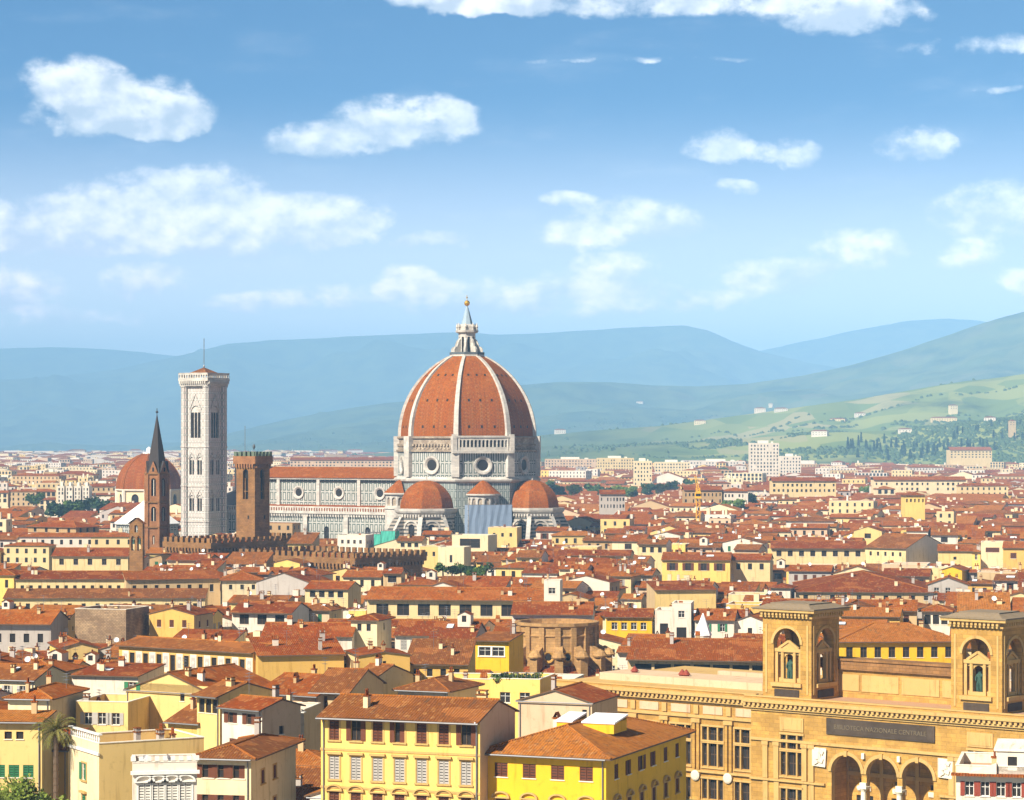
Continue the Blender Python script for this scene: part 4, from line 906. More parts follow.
ROOFM = lambda rm: [RF[rm] if isinstance(rm, int) else rm, M['wood'], RF[3], M['terr']]
def house(name, label, cat, loc, rot, w, d, ze, kind='gx', wall='cream', roof=0, pitch=15, oh=.7, verge=.25, front=(), right=(), left=(), group=None,
          chim=2, ant=1, extras=(), seed=0, base=0.0, ybot=None, sidewall=None, trim=False, near=True):
    rng = random.Random(seed*7919+13); root = thing(name, label, cat, (loc[0], loc[1], 0), R(-rot), group)
    wm = PL[wall] if wall in PL else wall; sm = (PL[sidewall] if sidewall in PL else sidewall) if sidewall else wm
    p = math.tan(R(pitch)); mb = MB(); rec = .22
    sides = [((-w/2,-d/2),(1,0),w,front,0), ((w/2,-d/2),(0,1),d,right,90), ((w/2,d/2),(-1,0),w,(),180), ((-w/2,d/2),(0,-1),d,left,270)]
    top = ze+(0.6 if kind == 'flat' else 0)
    for o, u, L, rows, ang in sides:
        holes = []
        for row in rows:
            n, dz, ww, hh, st = row[:5]; mg = row[5] if len(row) > 5 else .8; mg2 = row[6] if len(row) > 6 else mg
            for i in range(n):
                c = mg+(i+.5)*(L-mg-mg2)/n; zc = ze+dz
                if c-ww/2 < .1 or c+ww/2 > L-.1: continue
                ov = any(not (c+ww/2 < q[0]-.05 or c-ww/2 > q[1]+.05 or zc+hh/2 < q[2]-.05 or zc-hh/2 > q[3]+.05) for q in holes)
                if ov: continue
                holes.append((c-ww/2, c+ww/2, zc-hh/2, zc+hh/2)); s = st
                if s[1] == 'mix': s = (s[0], rng.choice(['open','shut','half','shut']), s[2])
                put('window', window_mesh(ww, hh, s), root, (o[0]+u[0]*c, o[1]+u[1]*c, zc), R(ang))
        zt = top
        if kind == 'shed' and ang == 180: zt = ze+d*p
        mb.facade(o, u, L, base, zt, holes, rec, 1 if (ang in (90,270) and sidewall) else 0)
        if kind == 'flat': mb.facade((o[0]+u[0]*L-u[1]*-.0+(-u[1])*.25, o[1]+u[1]*L+u[0]*.25), (-u[0],-u[1]), L, ze-.6, top, (), 0, 0)
    if kind == 'gx':
        for s in (-1, 1): mb.face([(s*w/2,s*-d/2,ze),(s*w/2,s*d/2,ze),(s*w/2,0,ze+d/2*p)], 1 if sidewall else 0)
    if kind == 'gy':
        for s in (-1, 1): mb.face([(s*w/2,s*d/2,ze),(-s*w/2,s*d/2,ze),(0,s*d/2,ze+w/2*p)], 0)
    if kind == 'shed':
        for s in (-1, 1): mb.face([(s*w/2,s*-d/2,ze),(s*w/2,s*d/2,ze),(s*w/2,d/2,ze+d*p)][::1] if s > 0 else [(-w/2,d/2,ze),(-w/2,-d/2,ze),(-w/2,d/2,ze+d*p)], 1 if sidewall else 0)
    if kind == 'flat':
        for x0,x1,y0,y1 in ((-w/2-.06,w/2+.06,-d/2-.06,-d/2+.31),(-w/2-.06,w/2+.06,d/2-.31,d/2+.06),(-w/2-.06,-w/2+.31,-d/2+.312,d/2-.312),(w/2-.31,w/2+.06,-d/2+.312,d/2-.312)): mb.box(x0,x1,y0,y1,top+.002,top+.10,2,True)
    mb.build('wall', [wm, sm, M['palegrey']], root)
    rb, hf = roof_builder(kind, w, d, ze, pitch, oh, verge, rng, near)
    rb.build('roof' if kind != 'flat' else 'terrace', ROOFM(roof), root)
    if near and loc[1] < 430 and kind != 'flat':
        g = MB()
        for sx in (-1, 1) if w > 9 else (1,): g.bar((sx*(w/2-.35),-d/2-.12,0),(sx*(w/2-.35),-d/2-.12,ze-.25),.075,0,5)
        g.bar((-w/2-verge,-d/2-oh-.06,ze-oh*math.tan(R(pitch))+.02),(w/2+verge,-d/2-oh-.06,ze-oh*math.tan(R(pitch))+.02),.09,0,5); g.build('gutter', [M['metal']], root)
    for i in range(chim):
        x, y = rng.uniform(-w*.42,w*.42), rng.uniform(-d*.38,d*.38); put('chimney', chimney_mesh(rng.randrange(12)), root, (x, y, hf(x,y)), rng.choice([0,R(90)]))
    for i in range(ant):
        x, y = rng.uniform(-w*.4,w*.4), rng.uniform(-d*.3,d*.3); put('antenna', antenna_mesh(rng.randrange(3)), root, (x, y, hf(x,y)), rng.uniform(0,3))
    for e in extras:
        k = e[0]; x, y = e[1]*w/2, e[2]*d/2; z = hf(x, y)
        if k == 'dish': put('dish', dish_mesh(), root, (x,y,z), R(e[3] if len(e) > 3 else 20))
        if k == 'skylight':
            ry = (R(pitch) if y < 0 else -R(pitch)) if kind in ('gx','hip','shed') else 0; put('skylight', skylight_mesh(e[3] if len(e) > 3 else 0), root, (x,y,z), 0, (ry,0,0))
        if k == 'dormer': put('dormer', dormer_mesh(e[3] if len(e) > 3 else 0), root, (x,y,z+.2), 0)
    zr = max(hf(0,0), top)
    c, s = math.cos(R(-rot)), math.sin(R(-rot)); poly = [(loc[0]+c*a-s*b, loc[1]+s*a+c*b) for a, b in ((-w/2,-d/2),(w/2,-d/2),(w/2,d/2),(-w/2,d/2))]
    pr = [proj((x,y,z)) for x, y in poly for z in (ze, zr)]
    yb = ybot if ybot is not None else proj((*poly[0], ze-4))[1]
    HOUSES.append(dict(o=root, poly=poly, box=(min(q[0] for q in pr), max(q[0] for q in pr), min(q[1] for q in pr), yb), Y=min(q[1] for q in poly), hand=True, hf=hf, w=w, d=d, ze=ze, zr=zr, wall=wall, kind=kind))
    return root, hf
def place(xl, xr, ye, ze, rot, d):
    """footprint centre and width from the columns and the row of the front eave"""
    Y = F*(HC-ze)/(ye-HY); xm = (xl+xr)/2; Mx = (xm-CX)/F*Y; c, s = math.cos(R(rot)), math.sin(R(rot))
    def tau(px): k = (px-CX)/F; return (k*Y-Mx)/(c+k*s)
    ta, tb = tau(xl), tau(xr); w = tb-ta; m = (ta+tb)/2
    fx, fy = Mx+m*c, Y-m*s
    return (fx+s*d/2, fy+c*d/2), w
def H(label, xl, xr, ye, ze, rot, d, cat='house', name='house', **kw):
    loc, w = place(xl, xr, ye, ze, rot, d); kw.setdefault('seed', len(HOUSES)+1); kw.setdefault('group', 'houses of the old town' if name == 'house' else None)
    return house(name, label, cat, loc, rot, w, d, ze, **kw)
D_ = ('brown','open',False); SH = ('brown','shut',False); GO = ('green','open',False); GS = ('green','shut',False); GR = ('grey','shut',False); BR = ('brown','bare',False); WS = ('grey','mix',False)

# ------------------------------------------------------------------ the houses one can single out
def build_near():
    # the broad yellow palazzo
    r, hf = H('broad pale yellow palazzo with seven window bays, framed windows and long brown tiled roof', 321, 480, 718, 24.0, 19, 11.5, 'palazzo', 'yellow_palazzo', wall='yellow', sidewall='pinkish', roof=2, pitch=15, oh=1.1, verge=.15,
      front=[(7,-1.55,1.15,2.2,('brown','mix','thin'),.3),(7,-5.65,1.15,2.5,('grey','shut','cornice'),.3),(7,-9.7,1.15,2.9,('brown','shut','arch'),.3),(7,-14,1.15,2.9,('brown','shut','arch'),.3)], chim=2, ant=0, ybot=800)
    w = HOUSES[-1]['w']; d = HOUSES[-1]['d']
    for z in (-3.65, -7.75, -11.9):
        b = MB(); b.box(-w/2-.06, w/2+.06, -d/2-.09, -d/2-.003, 24+z-.12, 24+z+.12, 0, True); b.build('string_course', [M['sand']], r)
    dp = MB(); dp.bar((w/2-.35,-d/2-.14,0),(w/2-.35,-d/2-.14,23.5),.09,0,6); dp.bar((w/2-.35,-d/2-.14,23.5),(w/2-.2,-d/2-1.1,23.9),.09,0,6); dp.build('drainpipe', [M['metal']], r)
    # bright yellow corner house
    r, hf = H('bright lemon yellow corner house with hipped tiled roof and brown shuttered windows', 482, 606, 754, 20.5, 22, 27, 'palazzo', 'lemon_palazzo', wall='bright yellow', roof=3, kind='hip', pitch=17, oh=.9,
      front=[(4,-1.9,1.5,1.5,('brown','shut',False),.6),(4,-5.8,1.2,1.6,('brown','shut','arch'),.6)], right=[(6,-1.9,1.25,1.55,('brown','mix',False),1.2),(6,-5.9,1.2,1.6,('brown','shut','arch'),1.2)], chim=1, ant=0, ybot=800)
    h = HOUSES[-1]; w, d = h['w'], h['d']
    # roof lantern with white glazing
    z = hf(0,0); ln = MB(); x0 = -.5; 
    for (cx, L) in ((2.6, 3.6), (-1.4, 1.8)):
        a, b = cx-L/2, cx+L/2; y0, y1 = -3.6, .6; zb = hf(cx, y0)-.3; zt = z+.1; zt2 = z+.55
        ln.face([(a,y0,zb),(b,y0,zb),(b,y0,zt2-.45),(a,y0,zt2-.45)],0); ln.face([(a,y0,zb),(a,y0,zt2-.45),(a,y1,zt),(a,y1,zb)],0); ln.face([(b,y0,zb),(b,y1,zb),(b,y1,zt),(b,y0,zt2-.45)],0); ln.face([(a,y1,zb),(a,y1,zt2),(b,y1,zt2),(b,y1,zb)],0)
        ln.xbox(Matrix.Translation((cx,(y0+y1)/2,zt2-.2)) @ Matrix.Rotation(R(7),4,'X'), L/2+.15, (y1-y0)/2+.15, .09, 1)
    ln.build('roof_skylight', [PL['bright yellow'], M['skylight']], r)
    # left row
    r, hf = H('cream corner house with brown shutters and low hipped roof at the photo\'s lower edge', 196, 251, 757, 19, 12, 17, kind='hip', pitch=14, wall='ivory', roof=2, oh=.9, chim=1, ant=0, front=[(3,-1.6,1.35,1.45,('brown','half',False),.5),(3,-4.9,1.35,1.45,('brown','half',False),.5)], right=[(2,-2.6,1.2,1.5,('brown','shut','thin'),2.0,6),(2,-6.2,1.2,1.5,('brown','shut','thin'),2,6)], ybot=800, name='corner_house')
    r, hf = H('narrow pale house with white balustraded top, green shutters and long blank side wall', 99, 204, 746, 20, -29, 9.6, kind='flat', wall='pale yellow', sidewall='ivory', oh=0, chim=4, ant=0, left=[(1,-3.0,1.5,1.9,('green','half','thin'),.5),(1,-7.0,1.2,2.8,('green','shut','cornice'),.5)], ybot=800, name='narrow_house')
    w, d = HOUSES[-1]['w'], 9.6
    b = MB()
    for i in range(14): b.lathe([(.07,20.7),(.13,20.95),(.07,21.3),(.1,21.5)], 6, 0, -w/2+.12, -d/2+.3+(d-.6)*i/13)
    b.box(-w/2-.12,-w/2+.36,-d/2-.1,d/2+.1,21.5,21.65,0,True); b.box(-w/2-.2,-w/2-.003,-d/2-.15,d/2+.15,19.3,19.6,0,True); b.build('balustrade', [M['frame_white']], r)
    r, hf = H('ornate white palazzina with tall arched windows and a white roof balustrade', 133, 197, 768, 20.6, -9, 6, kind='flat', wall='white', oh=0, chim=0, ant=0, front=[(4,-3.2,1.25,3.4,('white','shut','arch'),.5)], ybot=800, name='white_palazzina', cat='palazzina', extras=[('dish',-.6,.3),('dish',.1,.5,70)])
    w = HOUSES[-1]['w']; b = MB(); b.box(-w/2-.25,w/2+.25,-3.4,-3.003,20.0,20.35,0,True); 
    for i in range(9): b.box(-w/2+(w)*i/8-.22,-w/2+w*i/8+.22,-3.12,-2.7,21.35,21.8,0,True)
    b.build('cornice', [M['frame_white']], r)
    r, hf = H('pale yellow house behind the palm tree with green shutters and flat tiled roof edge', -14, 42, 722, 20, 4, 6, kind='shed', pitch=6, wall='pale yellow', roof=3, chim=1, ant=0, front=[(2,-1.6,.9,.9,BR,2),(3,-5.9,1.3,1.5,GS,.8),(3,-9.4,1.3,1.6,GO,.8)], ybot=800)
    H('low cream wing between the palm trunk and the narrow balustraded house', 40, 68, 750, 16, 4, 10, kind='shed', pitch=8, wall='pale yellow', roof=1, chim=1, ant=0, front=[(1,-1.9,1.0,1.9,GS,.6)], ybot=800)
    # yellow gable with green shutters and neighbours
    H('large plain ochre yellow gable house with one green shuttered window near its top', 126, 212, 692, 17.2, 30, 16, kind='gy', pitch=19, wall='pale yellow', roof=0, oh=.3, chim=2, ant=1, front=[(1,.55,1.5,1.15,GO,.2,13.5),(1,-.6,.8,1.2,BR,9,4),(1,-.5,.8,1.2,BR,12.5,.7)], ybot=735)
    H('small ochre house with tiled lean roof tucked beside the large yellow gable', 168, 200, 722, 15, 30, 10, kind='shed', pitch=18, wall='ochre', roof=2, chim=1, ant=0, ybot=742)
    H('tall cream house with projecting roof and a row of brown windows under the eave', 197, 220, 695, 19, 40, 10, kind='gx', pitch=15, oh=1.0, wall='pale yellow', roof=2, chim=1, ant=0, front=[(3,-1.5,1.1,1.9,BR,.3)], right=[(1,-4,.8,1.1,BR)], ybot=742)
    H('white house with brown shutters and red tiled roof next to the tall cream house', 222, 262, 708, 18.3, 38, 7.5, kind='gx', pitch=15, oh=.8, wall='white', sidewall='pinkish', roof=1, chim=2, ant=1, front=[(2,-1.4,1.6,1.4,('brown','half',False),.3),(2,-5.0,1.2,1.7,SH,.3)], right=[(1,-3,.9,1.1,BR)], ybot=742)
    H('pinkish house with long tiled roof climbing behind the white terraced house', 258, 318, 694, 16.6, 30, 14, kind='gx', pitch=17, wall='pinkish', roof=0, chim=2, ant=1, front=[(3,-1.7,1,1.5,BR)], ybot=720)
    r, hf = H('white terraced house with two balconies below the pinkish tiled roofs', 268, 304, 714, 16.6, 10, 9, kind='flat', wall='white', sidewall='buff', chim=1, ant=1, front=[(2,-1.6,1.7,1.7,('brown','closed',False),.4),(3,-5.6,1.3,1.6,('grey','closed',False),.4)], ybot=745)
    w = HOUSES[-1]['w']; b = MB()
    b.box(-w/2-.8,w/2+.1,-6.0,-4.503,12.9,13.1,0,True); b.box(-w/2-.8,w/2+.1,-6.0,-5.85,13.1,14.1,0,True); b.box(-w/2-.5,w/2+.3,-5.6,-4.503,16.9,17.05,0,True); b.build('balcony', [M['frame_white']], r)
    H('buff house with two tall dark windows under an overhanging brown roof', 312, 350, 691, 17.2, 16, 15, kind='gx', pitch=18, oh=1.0, wall='buff', roof=2, chim=1, ant=1, front=[(2,-2.0,1.0,2.4,('brown','shut',False))], right=[(1,-2.2,.8,1,BR)], ybot=712)
    H('small cream house with blank side behind the buff house', 350, 372, 680, 16.5, 30, 12, kind='gx', pitch=17, wall='cream', roof=2, chim=1, ant=0, ybot=700)
    # ochre walls
    H('wide blank ochre wall house with a sloping tiled top', 258, 344, 655, 17.0, -12, 13, kind='shed', pitch=9, wall='ochre', roof=1, chim=3, ant=1, ybot=688)
    H('big plain ochre gable end with one tiny window and a narrow cream front', 359, 410, 656, 17.2, -14, 12, kind='gy', pitch=8, wall='ochre', sidewall='cream', roof=1, oh=.35, chim=2, ant=1, left=[(1,-2.2,.9,2.2,D_,.2)], front=[(1,-1.2,.6,.7,BR)], ybot=690)
    H('low house with shallow brown roof and ochre wall behind garden pots', 405, 468, 664, 14.6, 6, 11, kind='shed', pitch=17, wall='ochre', roof=2, chim=2, ant=1, front=[(4,-1.5,1.0,1.3,BR)], ybot=680)
    H('white fronted house with wide brown roof just behind the broad yellow palazzo', 398, 448, 690, 16.0, 22, 12, kind='hip', pitch=17, wall='white', roof=2, chim=2, ant=1, front=[(3,-1.6,1.2,1.5,GR)], ybot=702)
    H('deep yellow blank house between the brown roof and the terrace garden', 440, 500, 683, 15.6, 8, 10, kind='flat', wall='yellow', chim=3, ant=0, ybot=700)
    r, hf = H('pinkish house with blank gable and stepped side roof in front of the library wing', 518, 592, 702, 16.2, 20, 12, kind='gy', pitch=16, wall='pinkish', roof=1, oh=.3, chim=1, ant=0, front=[(1,-1.6,.7,1.3,BR,10,1),(1,-2.8,.6,.9,BR,7,6)], ybot=728)
    r, hf = H('ochre roof terrace house with potted shrubs along its rail', 490, 540, 683, 17.4, 14, 10, kind='flat', wall='yellow', chim=3, ant=0, front=[(2,-2.2,1.6,1.6,('grey','closed',False))], ybot=705, name='terrace_house')
    w = HOUSES[-1]['w']; b = MB(); 
    for i in range(12): b.bar((-w/2+.2+(w-.4)*i/11,-4.85,18),(-w/2+.2+(w-.4)*i/11,-4.85,19),.03)
    b.bar((-w/2+.2,-4.85,19),(w/2-.2,-4.85,19),.04); b.build('railing', [M['metal']], r)
    # frescoed palace
    r, hf = H('long palace with nine tall windows between white frescoed panels under a brown roof', 119, 253, 649, 17.2, 34, 10, 'palace', 'frescoed_palace', wall='ochre', roof=2, pitch=12, oh=.8, kind='gx', chim=3, ant=2, front=[(9,-2.7,1.15,3.0,('brown','bare','thin'),1.6,.8)], ybot=674)
    w = HOUSES[-1]['w']; d = 10; b = MB(); n = 9; L = w-2.4
    for i in range(n+1):
        x = -w/2+1.6+L*(i)/n; b.box(x-.75,x+.75,-d/2-.05,-d/2-.003,12.9,16.3,0,True); b.lathe([(.0,0),(.45,.0)],10,1) if False else None
        b.xbox(Matrix.Translation((x,-d/2-.07,14.8)), .42,.02,1.0,1); b.xbox(Matrix.Translation((x,-d/2-.09,14.9)) @ Matrix.Rotation(R(45),4,'Y'), .26,.02,.26,0)
    b.build('fresco_panel', [PL['white'], M['grey']], r)
    b = MB(); b.box(-w/2-.1,w/2+.1,-d/2-.4,-d/2-.003,12.3,12.8,0,True); b.box(-w/2-.1,w/2+.1,-d/2-.25,-d/2-.003,11.2,11.5,0,True); b.build('cornice', [M['sand']], r)
    # left middle ground
    H('cream hip roofed house standing above the palm tree', 8, 50, 698, 17.5, 10, 14, kind='hip', pitch=17, wall='ivory', roof=0, chim=2, ant=1, front=[(2,-2.2,.9,1.0,BR,4,.5)], ybot=720)
    H('yellow terrace house with white shuttered windows behind the palm crown', 76, 128, 706, 15.8, 12, 11, kind='flat', wall='pale yellow', chim=2, ant=1, front=[(3,-1.8,1.2,1.7,('grey','open',False))], ybot=735)
    H('low white walled house with plain flat parapet below the frescoed palace', 72, 138, 676, 13.6, 14, 12, kind='shed', pitch=5, wall='white', roof=1, chim=3, ant=1, front=[(1,-1.9,1.1,1.4,('grey','closed',False),12,1)], ybot=695, extras=[('skylight',-.3,-.2,2)])
    H('yellow house with white pilasters and broad blank gable below the stone block', 61, 98, 648, 15.0, -18, 15, kind='gy', pitch=15, wall='pale yellow', sidewall='yellow', roof=1, oh=.5, chim=2, ant=1, left=[(4,-1.9,.9,2.0,('grey','closed',False),.3)], ybot=656)
    H('grey lavender house with wide eaves at the photo\'s left edge', -12, 51, 623, 15, 5, 14, kind='gx', pitch=17, wall='grey', roof=0, oh=1.2, chim=3, ant=2, front=[(4,-3.2,1.2,1.9,BR)], ybot=648)
    H('plain windowless block of rough brown stone with flat top', 75, 126, 612, 17, 16, 12, kind='flat', wall=ST_RUBBLE, chim=2, ant=1, ybot=640, name='stone_block', cat='building')
    H('long yellow convent wing with twelve small dark windows', 15, 126, 579, 15.5, 0, 12, kind='gx', pitch=16, wall='cream', roof=1, chim=3, ant=1, front=[(12,-2.6,.95,1.7,BR)], ybot=593, name='convent_wing', cat='building')
    H('brownish convent wing angled back from the yellow wing with eight windows', 126, 220, 579, 15.5, -16, 12, kind='gx', pitch=16, wall='buff', roof=0, chim=2, ant=1, front=[(8,-2.6,1.05,2.0,BR)], ybot=592, name='convent_wing', cat='building')
    H('yellow end house with one tall window left of the convent wing', -10, 14, 575, 16.6, 8, 12, kind='hip', pitch=17, wall='yellow', roof=1, chim=1, ant=0, front=[(2,-2.4,.9,2.2,BR)], ybot=592)
    H('low arcade roof running under the convent windows', 4, 205, 598, 11.2, -1, 7, kind='shed', pitch=16, wall='cream', roof=2, chim=2, ant=0, front=[(14,-2.2,1.1,1.5,BR)], ybot=603, name='arcade_wing', cat='building')
    H('cream cloister range with five windows and deep red roof left of the bell gable', 52, 128, 556, 16.4, 3, 12, kind='gx', pitch=20, wall='cream', roof=1, chim=1, ant=0, front=[(5,-1.9,1.5,1.9,('brown','closed',False)),(9,-6,1.0,1.5,BR)], ybot=572, name='cloister_range', cat='building')
    H('brown squat tower house with hip roof and open loggia windows', 28, 76, 527, 19.5, 30, 14, kind='hip', pitch=16, wall='tan', roof=1, chim=0, ant=0, front=[(4,-1.2,1.4,1.7,BR)], right=[(3,-1.2,1.4,1.7,BR)], ybot=545, name='tower_house', cat='house')
    # centre
    H('long cream palace with eight big dark windows and long brown roof', 367, 544, 599, 16.4, 7, 14, kind='gx', pitch=17, wall='cream', roof=0, oh=1.2, chim=5, ant=2, front=[(8,-2.6,2.9,2.7,('brown','closed',False),1.2)], ybot=616, name='long_palace', cat='palace')
    H('long low white house with three small windows and twin brown roofs', 262, 352, 636, 14.6, 4, 12, kind='gx', pitch=19, wall='white', roof=1, chim=3, ant=1, front=[(4,-1.9,1.1,1.2,GR)], ybot=648)
    H('slim cream turret house with its own small roof beside the long white house', 351, 377, 620, 17.6, 16, 9, kind='hip', pitch=15, wall='ivory', roof=1, chim=0, ant=0, front=[(2,-1.5,.9,1.4,BR)], right=[(1,-1.5,.9,1.4,BR)], ybot=648, name='turret_house')
    H('white house with one grey shuttered window and steep brown roof', 395, 432, 635, 15.2, 8, 12, kind='gx', pitch=21, wall='white', roof=1, chim=1, ant=1, front=[(3,-2.0,1.3,2.0,GR)], ybot=655)
    H('white house with green shutters, flower boxes and a white roof dormer', 430, 474, 639, 15.2, 10, 14, kind='gx', pitch=21, wall='white', sidewall='grey', roof=1, chim=1, ant=1, front=[(2,-1.8,1.3,1.7,GO)], right=[(1,-2,1,1.3,BR)], extras=[('dormer',.35,-.15,1),('skylight',-.3,-.3,1)], ybot=656)
    H('deep orange yellow house with white sashed windows and dark flat eave', 474, 509, 641, 15.8, 16, 10, kind='shed', pitch=5, wall='bright yellow', roof=2, oh=.9, chim=1, ant=1, front=[(2,-2.0,2.3,1.7,('white','closed','thin'))], ybot=666)
    H('white walled house with wide dark window openings under a brown hip roof', 232, 292, 612, 15.4, 14, 12, kind='gx', pitch=16, wall='white', roof=1, oh=1.1, chim=2, ant=1, front=[(3,-1.7,2.2,2.2,('brown','closed',False))], ybot=628)
    H('cream house with a dark attic window row beside the crenellated wing', 305, 348, 589, 16, 14, 11, kind='gx', pitch=15, wall='cream', roof=1, chim=1, ant=1, front=[(4,-1.3,1.5,1.6,BR)], ybot=600)
    H('small white house with two windows just below the crenellated wing', 343, 381, 577, 16, 12, 10, kind='gx', pitch=15, wall='ivory', sidewall='grey', roof=0, chim=1, ant=0, front=[(3,-1.7,1.0,1.7,BR)], ybot=588)
    H('white house with warm red roof at the angle of the brown convent wing', 222, 262, 580, 15.5, -6, 12, kind='hip', pitch=19, wall='ivory', roof=0, chim=1, ant=1, front=[(3,-1.9,.9,1.3,BR)], ybot=592)
    H('house with blank grey gable and dormer slope beside the dark attic windows', 256, 312, 583, 15.2, 26, 12, kind='gy', pitch=17, wall='grey', roof=1, chim=2, ant=2, ybot=592)
    # modern white block and green terrace
    r, hf = H('modern white cube house with one slim window and green roof garden', 438, 464, 549, 17.6, 14, 9, kind='flat', wall='ivory', chim=0, ant=0, front=[(1,-3.2,.9,2.4,BR)], ybot=562, name='modern_house')
    r, hf = H('modern white house with dark glazed loggia under the scaffolded tribune', 452, 488, 537, 19.8, 18, 10, kind='flat', wall='ivory', chim=0, ant=0, front=[(1,-2.2,7.5,3.2,('brown','closed',False),.8),(3,-6.4,.8,.9,BR)], ybot=550, name='modern_house')
    H('cream house with four white chimneys below the round exedra', 488, 517, 529, 20, 10, 10, kind='flat', wall='pale yellow', chim=5, ant=0, front=[(3,-2.2,1,1.4,BR)], ybot=545)
    H('white house with green shutters left of the modern white cube', 397, 422, 541, 18.5, 8, 10, kind='gx', pitch=14, wall='ivory', roof=2, chim=1, ant=0, front=[(3,-1.4,1.4,1.4,BR)], ybot=556)
    H('yellow house with tall window strip beside the modern white cube', 420, 440, 548, 17, 8, 10, kind='flat', wall='pale yellow', chim=1, ant=0, front=[(2,-2,.9,1.5,BR)], ybot=556)
    H('white house with small dark windows below the east tribune', 536, 566, 531, 18.5, 10, 11, kind='gx', pitch=12, wall='white', roof=0, chim=1, ant=1, front=[(2,-2.0,1.6,2.2,D_)], ybot=542)
    # right of centre
    H('white house with dark shutters and twin brown roofs close behind the round apse', 512, 592, 614, 16.6, 4, 13, kind='gx', pitch=17, wall='white', roof=1, oh=.9, chim=4, ant=2, front=[(6,-2.0,1.4,2.1,('brown','open',False))], ybot=622)
    H('little white box turret on the roofs above the round apse', 544, 560, 583, 21.0, 8, 5, kind='flat', wall='white', chim=0, ant=0, front=[(1,-1.8,1.6,1.4,('grey','closed',False))], ybot=596, name='roof_turret')
    H('small white house with arched door near the yellow row behind the library', 655, 673, 613, 15.6, 8, 10, kind='flat', wall='white', chim=0, ant=0, front=[(1,-3.6,1.8,2.6,BR)], ybot=630)
    H('tall narrow white house with arched loggia and square window', 672, 691, 606, 17.2, 8, 9, kind='flat', wall='white', chim=1, ant=0, front=[(1,-1.8,1.4,1.5,('grey','closed',False)),(1,-6.0,2.2,2.6,BR)], ybot=631)
    H('white cottage with two green windows and bright red roof beside the tiled pyramid', 695, 734, 620, 14.2, 10, 12, kind='gx', pitch=17, wall='white', roof=0, chim=2, ant=1, front=[(2,-1.7,1.1,1.7,GO)], ybot=631)
    H('white gabled cottage with small red lean roof beside the cottage with green windows', 734, 766, 622, 13.8, 20, 12, kind='gy', pitch=20, wall='white', roof=0, chim=1, ant=0, front=[(1,-2.0,1,1.4,BR)], ybot=631)
    H('cream blank wall house with two tall ochre chimney stacks', 655, 716, 590, 16.2, -8, 11, kind='shed', pitch=8, wall='pale yellow', sidewall='buff', roof=1, chim=3, ant=1, ybot=606)
    H('yellow house row with dark eave left of the small white house', 606, 652, 617, 14.6, 6, 10, kind='gx', pitch=15, wall='bright yellow', roof=1, chim=2, ant=2, front=[(4,-2.0,1.3,1.6,('grey','closed',False))], ybot=630)
    H('yellow house with three windows and white skylight in the red roofs', 662, 730, 560, 16.4, 8, 13, kind='gx', pitch=16, wall='yellow', sidewall='pale yellow', roof=0, chim=3, ant=1, front=[(4,-2.1,1.8,2.3,D_)], extras=[('skylight',.4,-.5,2)], ybot=578)
    H('cream house with open arches and stepped red roof beside the three window yellow house', 730, 770, 560, 16.2, 10, 12, kind='gx', pitch=14, wall='cream', roof=1, chim=2, ant=1, front=[(3,-2.0,1.3,1.9,BR)], ybot=580)
    H('long cream palace with dark loggia windows above the great red roof', 771, 866, 548, 16.6, 6, 13, kind='gx', pitch=17, wall='cream', roof=1, oh=1.0, chim=4, ant=1, front=[(8,-1.9,1.7,1.9,('brown','closed',False))], ybot=562, name='long_palace', cat='palace')
    H('brown roofed hall with cream front and tall white blank gable', 865, 906, 548, 17, 40, 26, kind='gx', pitch=18, wall='cream', sidewall='white', roof=2, chim=2, ant=1, front=[(5,-2.0,.9,1.4,BR)], ybot=560, name='hall', cat='building')
    H('large white house with three top windows above the long cream palace', 786, 834, 521, 19.5, 8, 14, kind='hip', pitch=11, wall='white', roof=2, chim=2, ant=0, front=[(5,-2.0,1.2,1.7,BR),(6,-5.0,1.2,1.6,BR)], ybot=535)
    H('cream house with red roof right of the white blank gable', 938, 972, 551, 16.5, 10, 12, kind='gx', pitch=16, wall='pale yellow', roof=0, chim=2, ant=1, front=[(1,-2.4,1,1,BR)], ybot=562)
    H('tall ivory house with one wide brown window beside the ochre house', 981, 1004, 544, 18.4, 12, 11, kind='flat', wall='ivory', chim=1, ant=0, front=[(1,-2.0,4.6,1.6,SH,.4)], ybot=566)
    H('ochre house with square brown window at the photo\'s right edge', 1003, 1040, 548, 17.5, 14, 12, kind='gx', pitch=16, wall='ochre', roof=0, chim=1, ant=1, front=[(2,-2.6,2.0,1.9,SH)], ybot=566)
    # the great red roof
    H('very broad red tiled hall roof filling the middle right', 796, 936, 592, 13.5, 6, 44, kind='hip', pitch=13, wall='buff', roof=1, oh=.8, chim=3, ant=1, front=[(10,-1.5,1.2,1.2,BR)], ybot=596, name='great_hall', cat='hall')
    H('white gabled house with two blue grey windows at the end of the great red roof', 928, 968, 585, 15.5, 10, 11, kind='gy', pitch=20, wall='grey', roof=0, chim=2, ant=1, front=[(3,-1.7,1.3,2.0,('white','closed',False))], ybot=590)
    H('bright yellow gabled attic house behind the great red roof', 942, 962, 570, 16.0, 24, 9, kind='gy', pitch=18, wall='bright yellow', roof=0, chim=0, ant=0, ybot=576)
    H('white loggia turret house with three dark openings near the second library tower', 922, 950, 611, 18.2, 14, 8, kind='hip', pitch=17, wall='white', roof=0, chim=0, ant=0, front=[(3,-1.8,1.3,1.9,BR,.3)], ybot=628, name='turret_house')
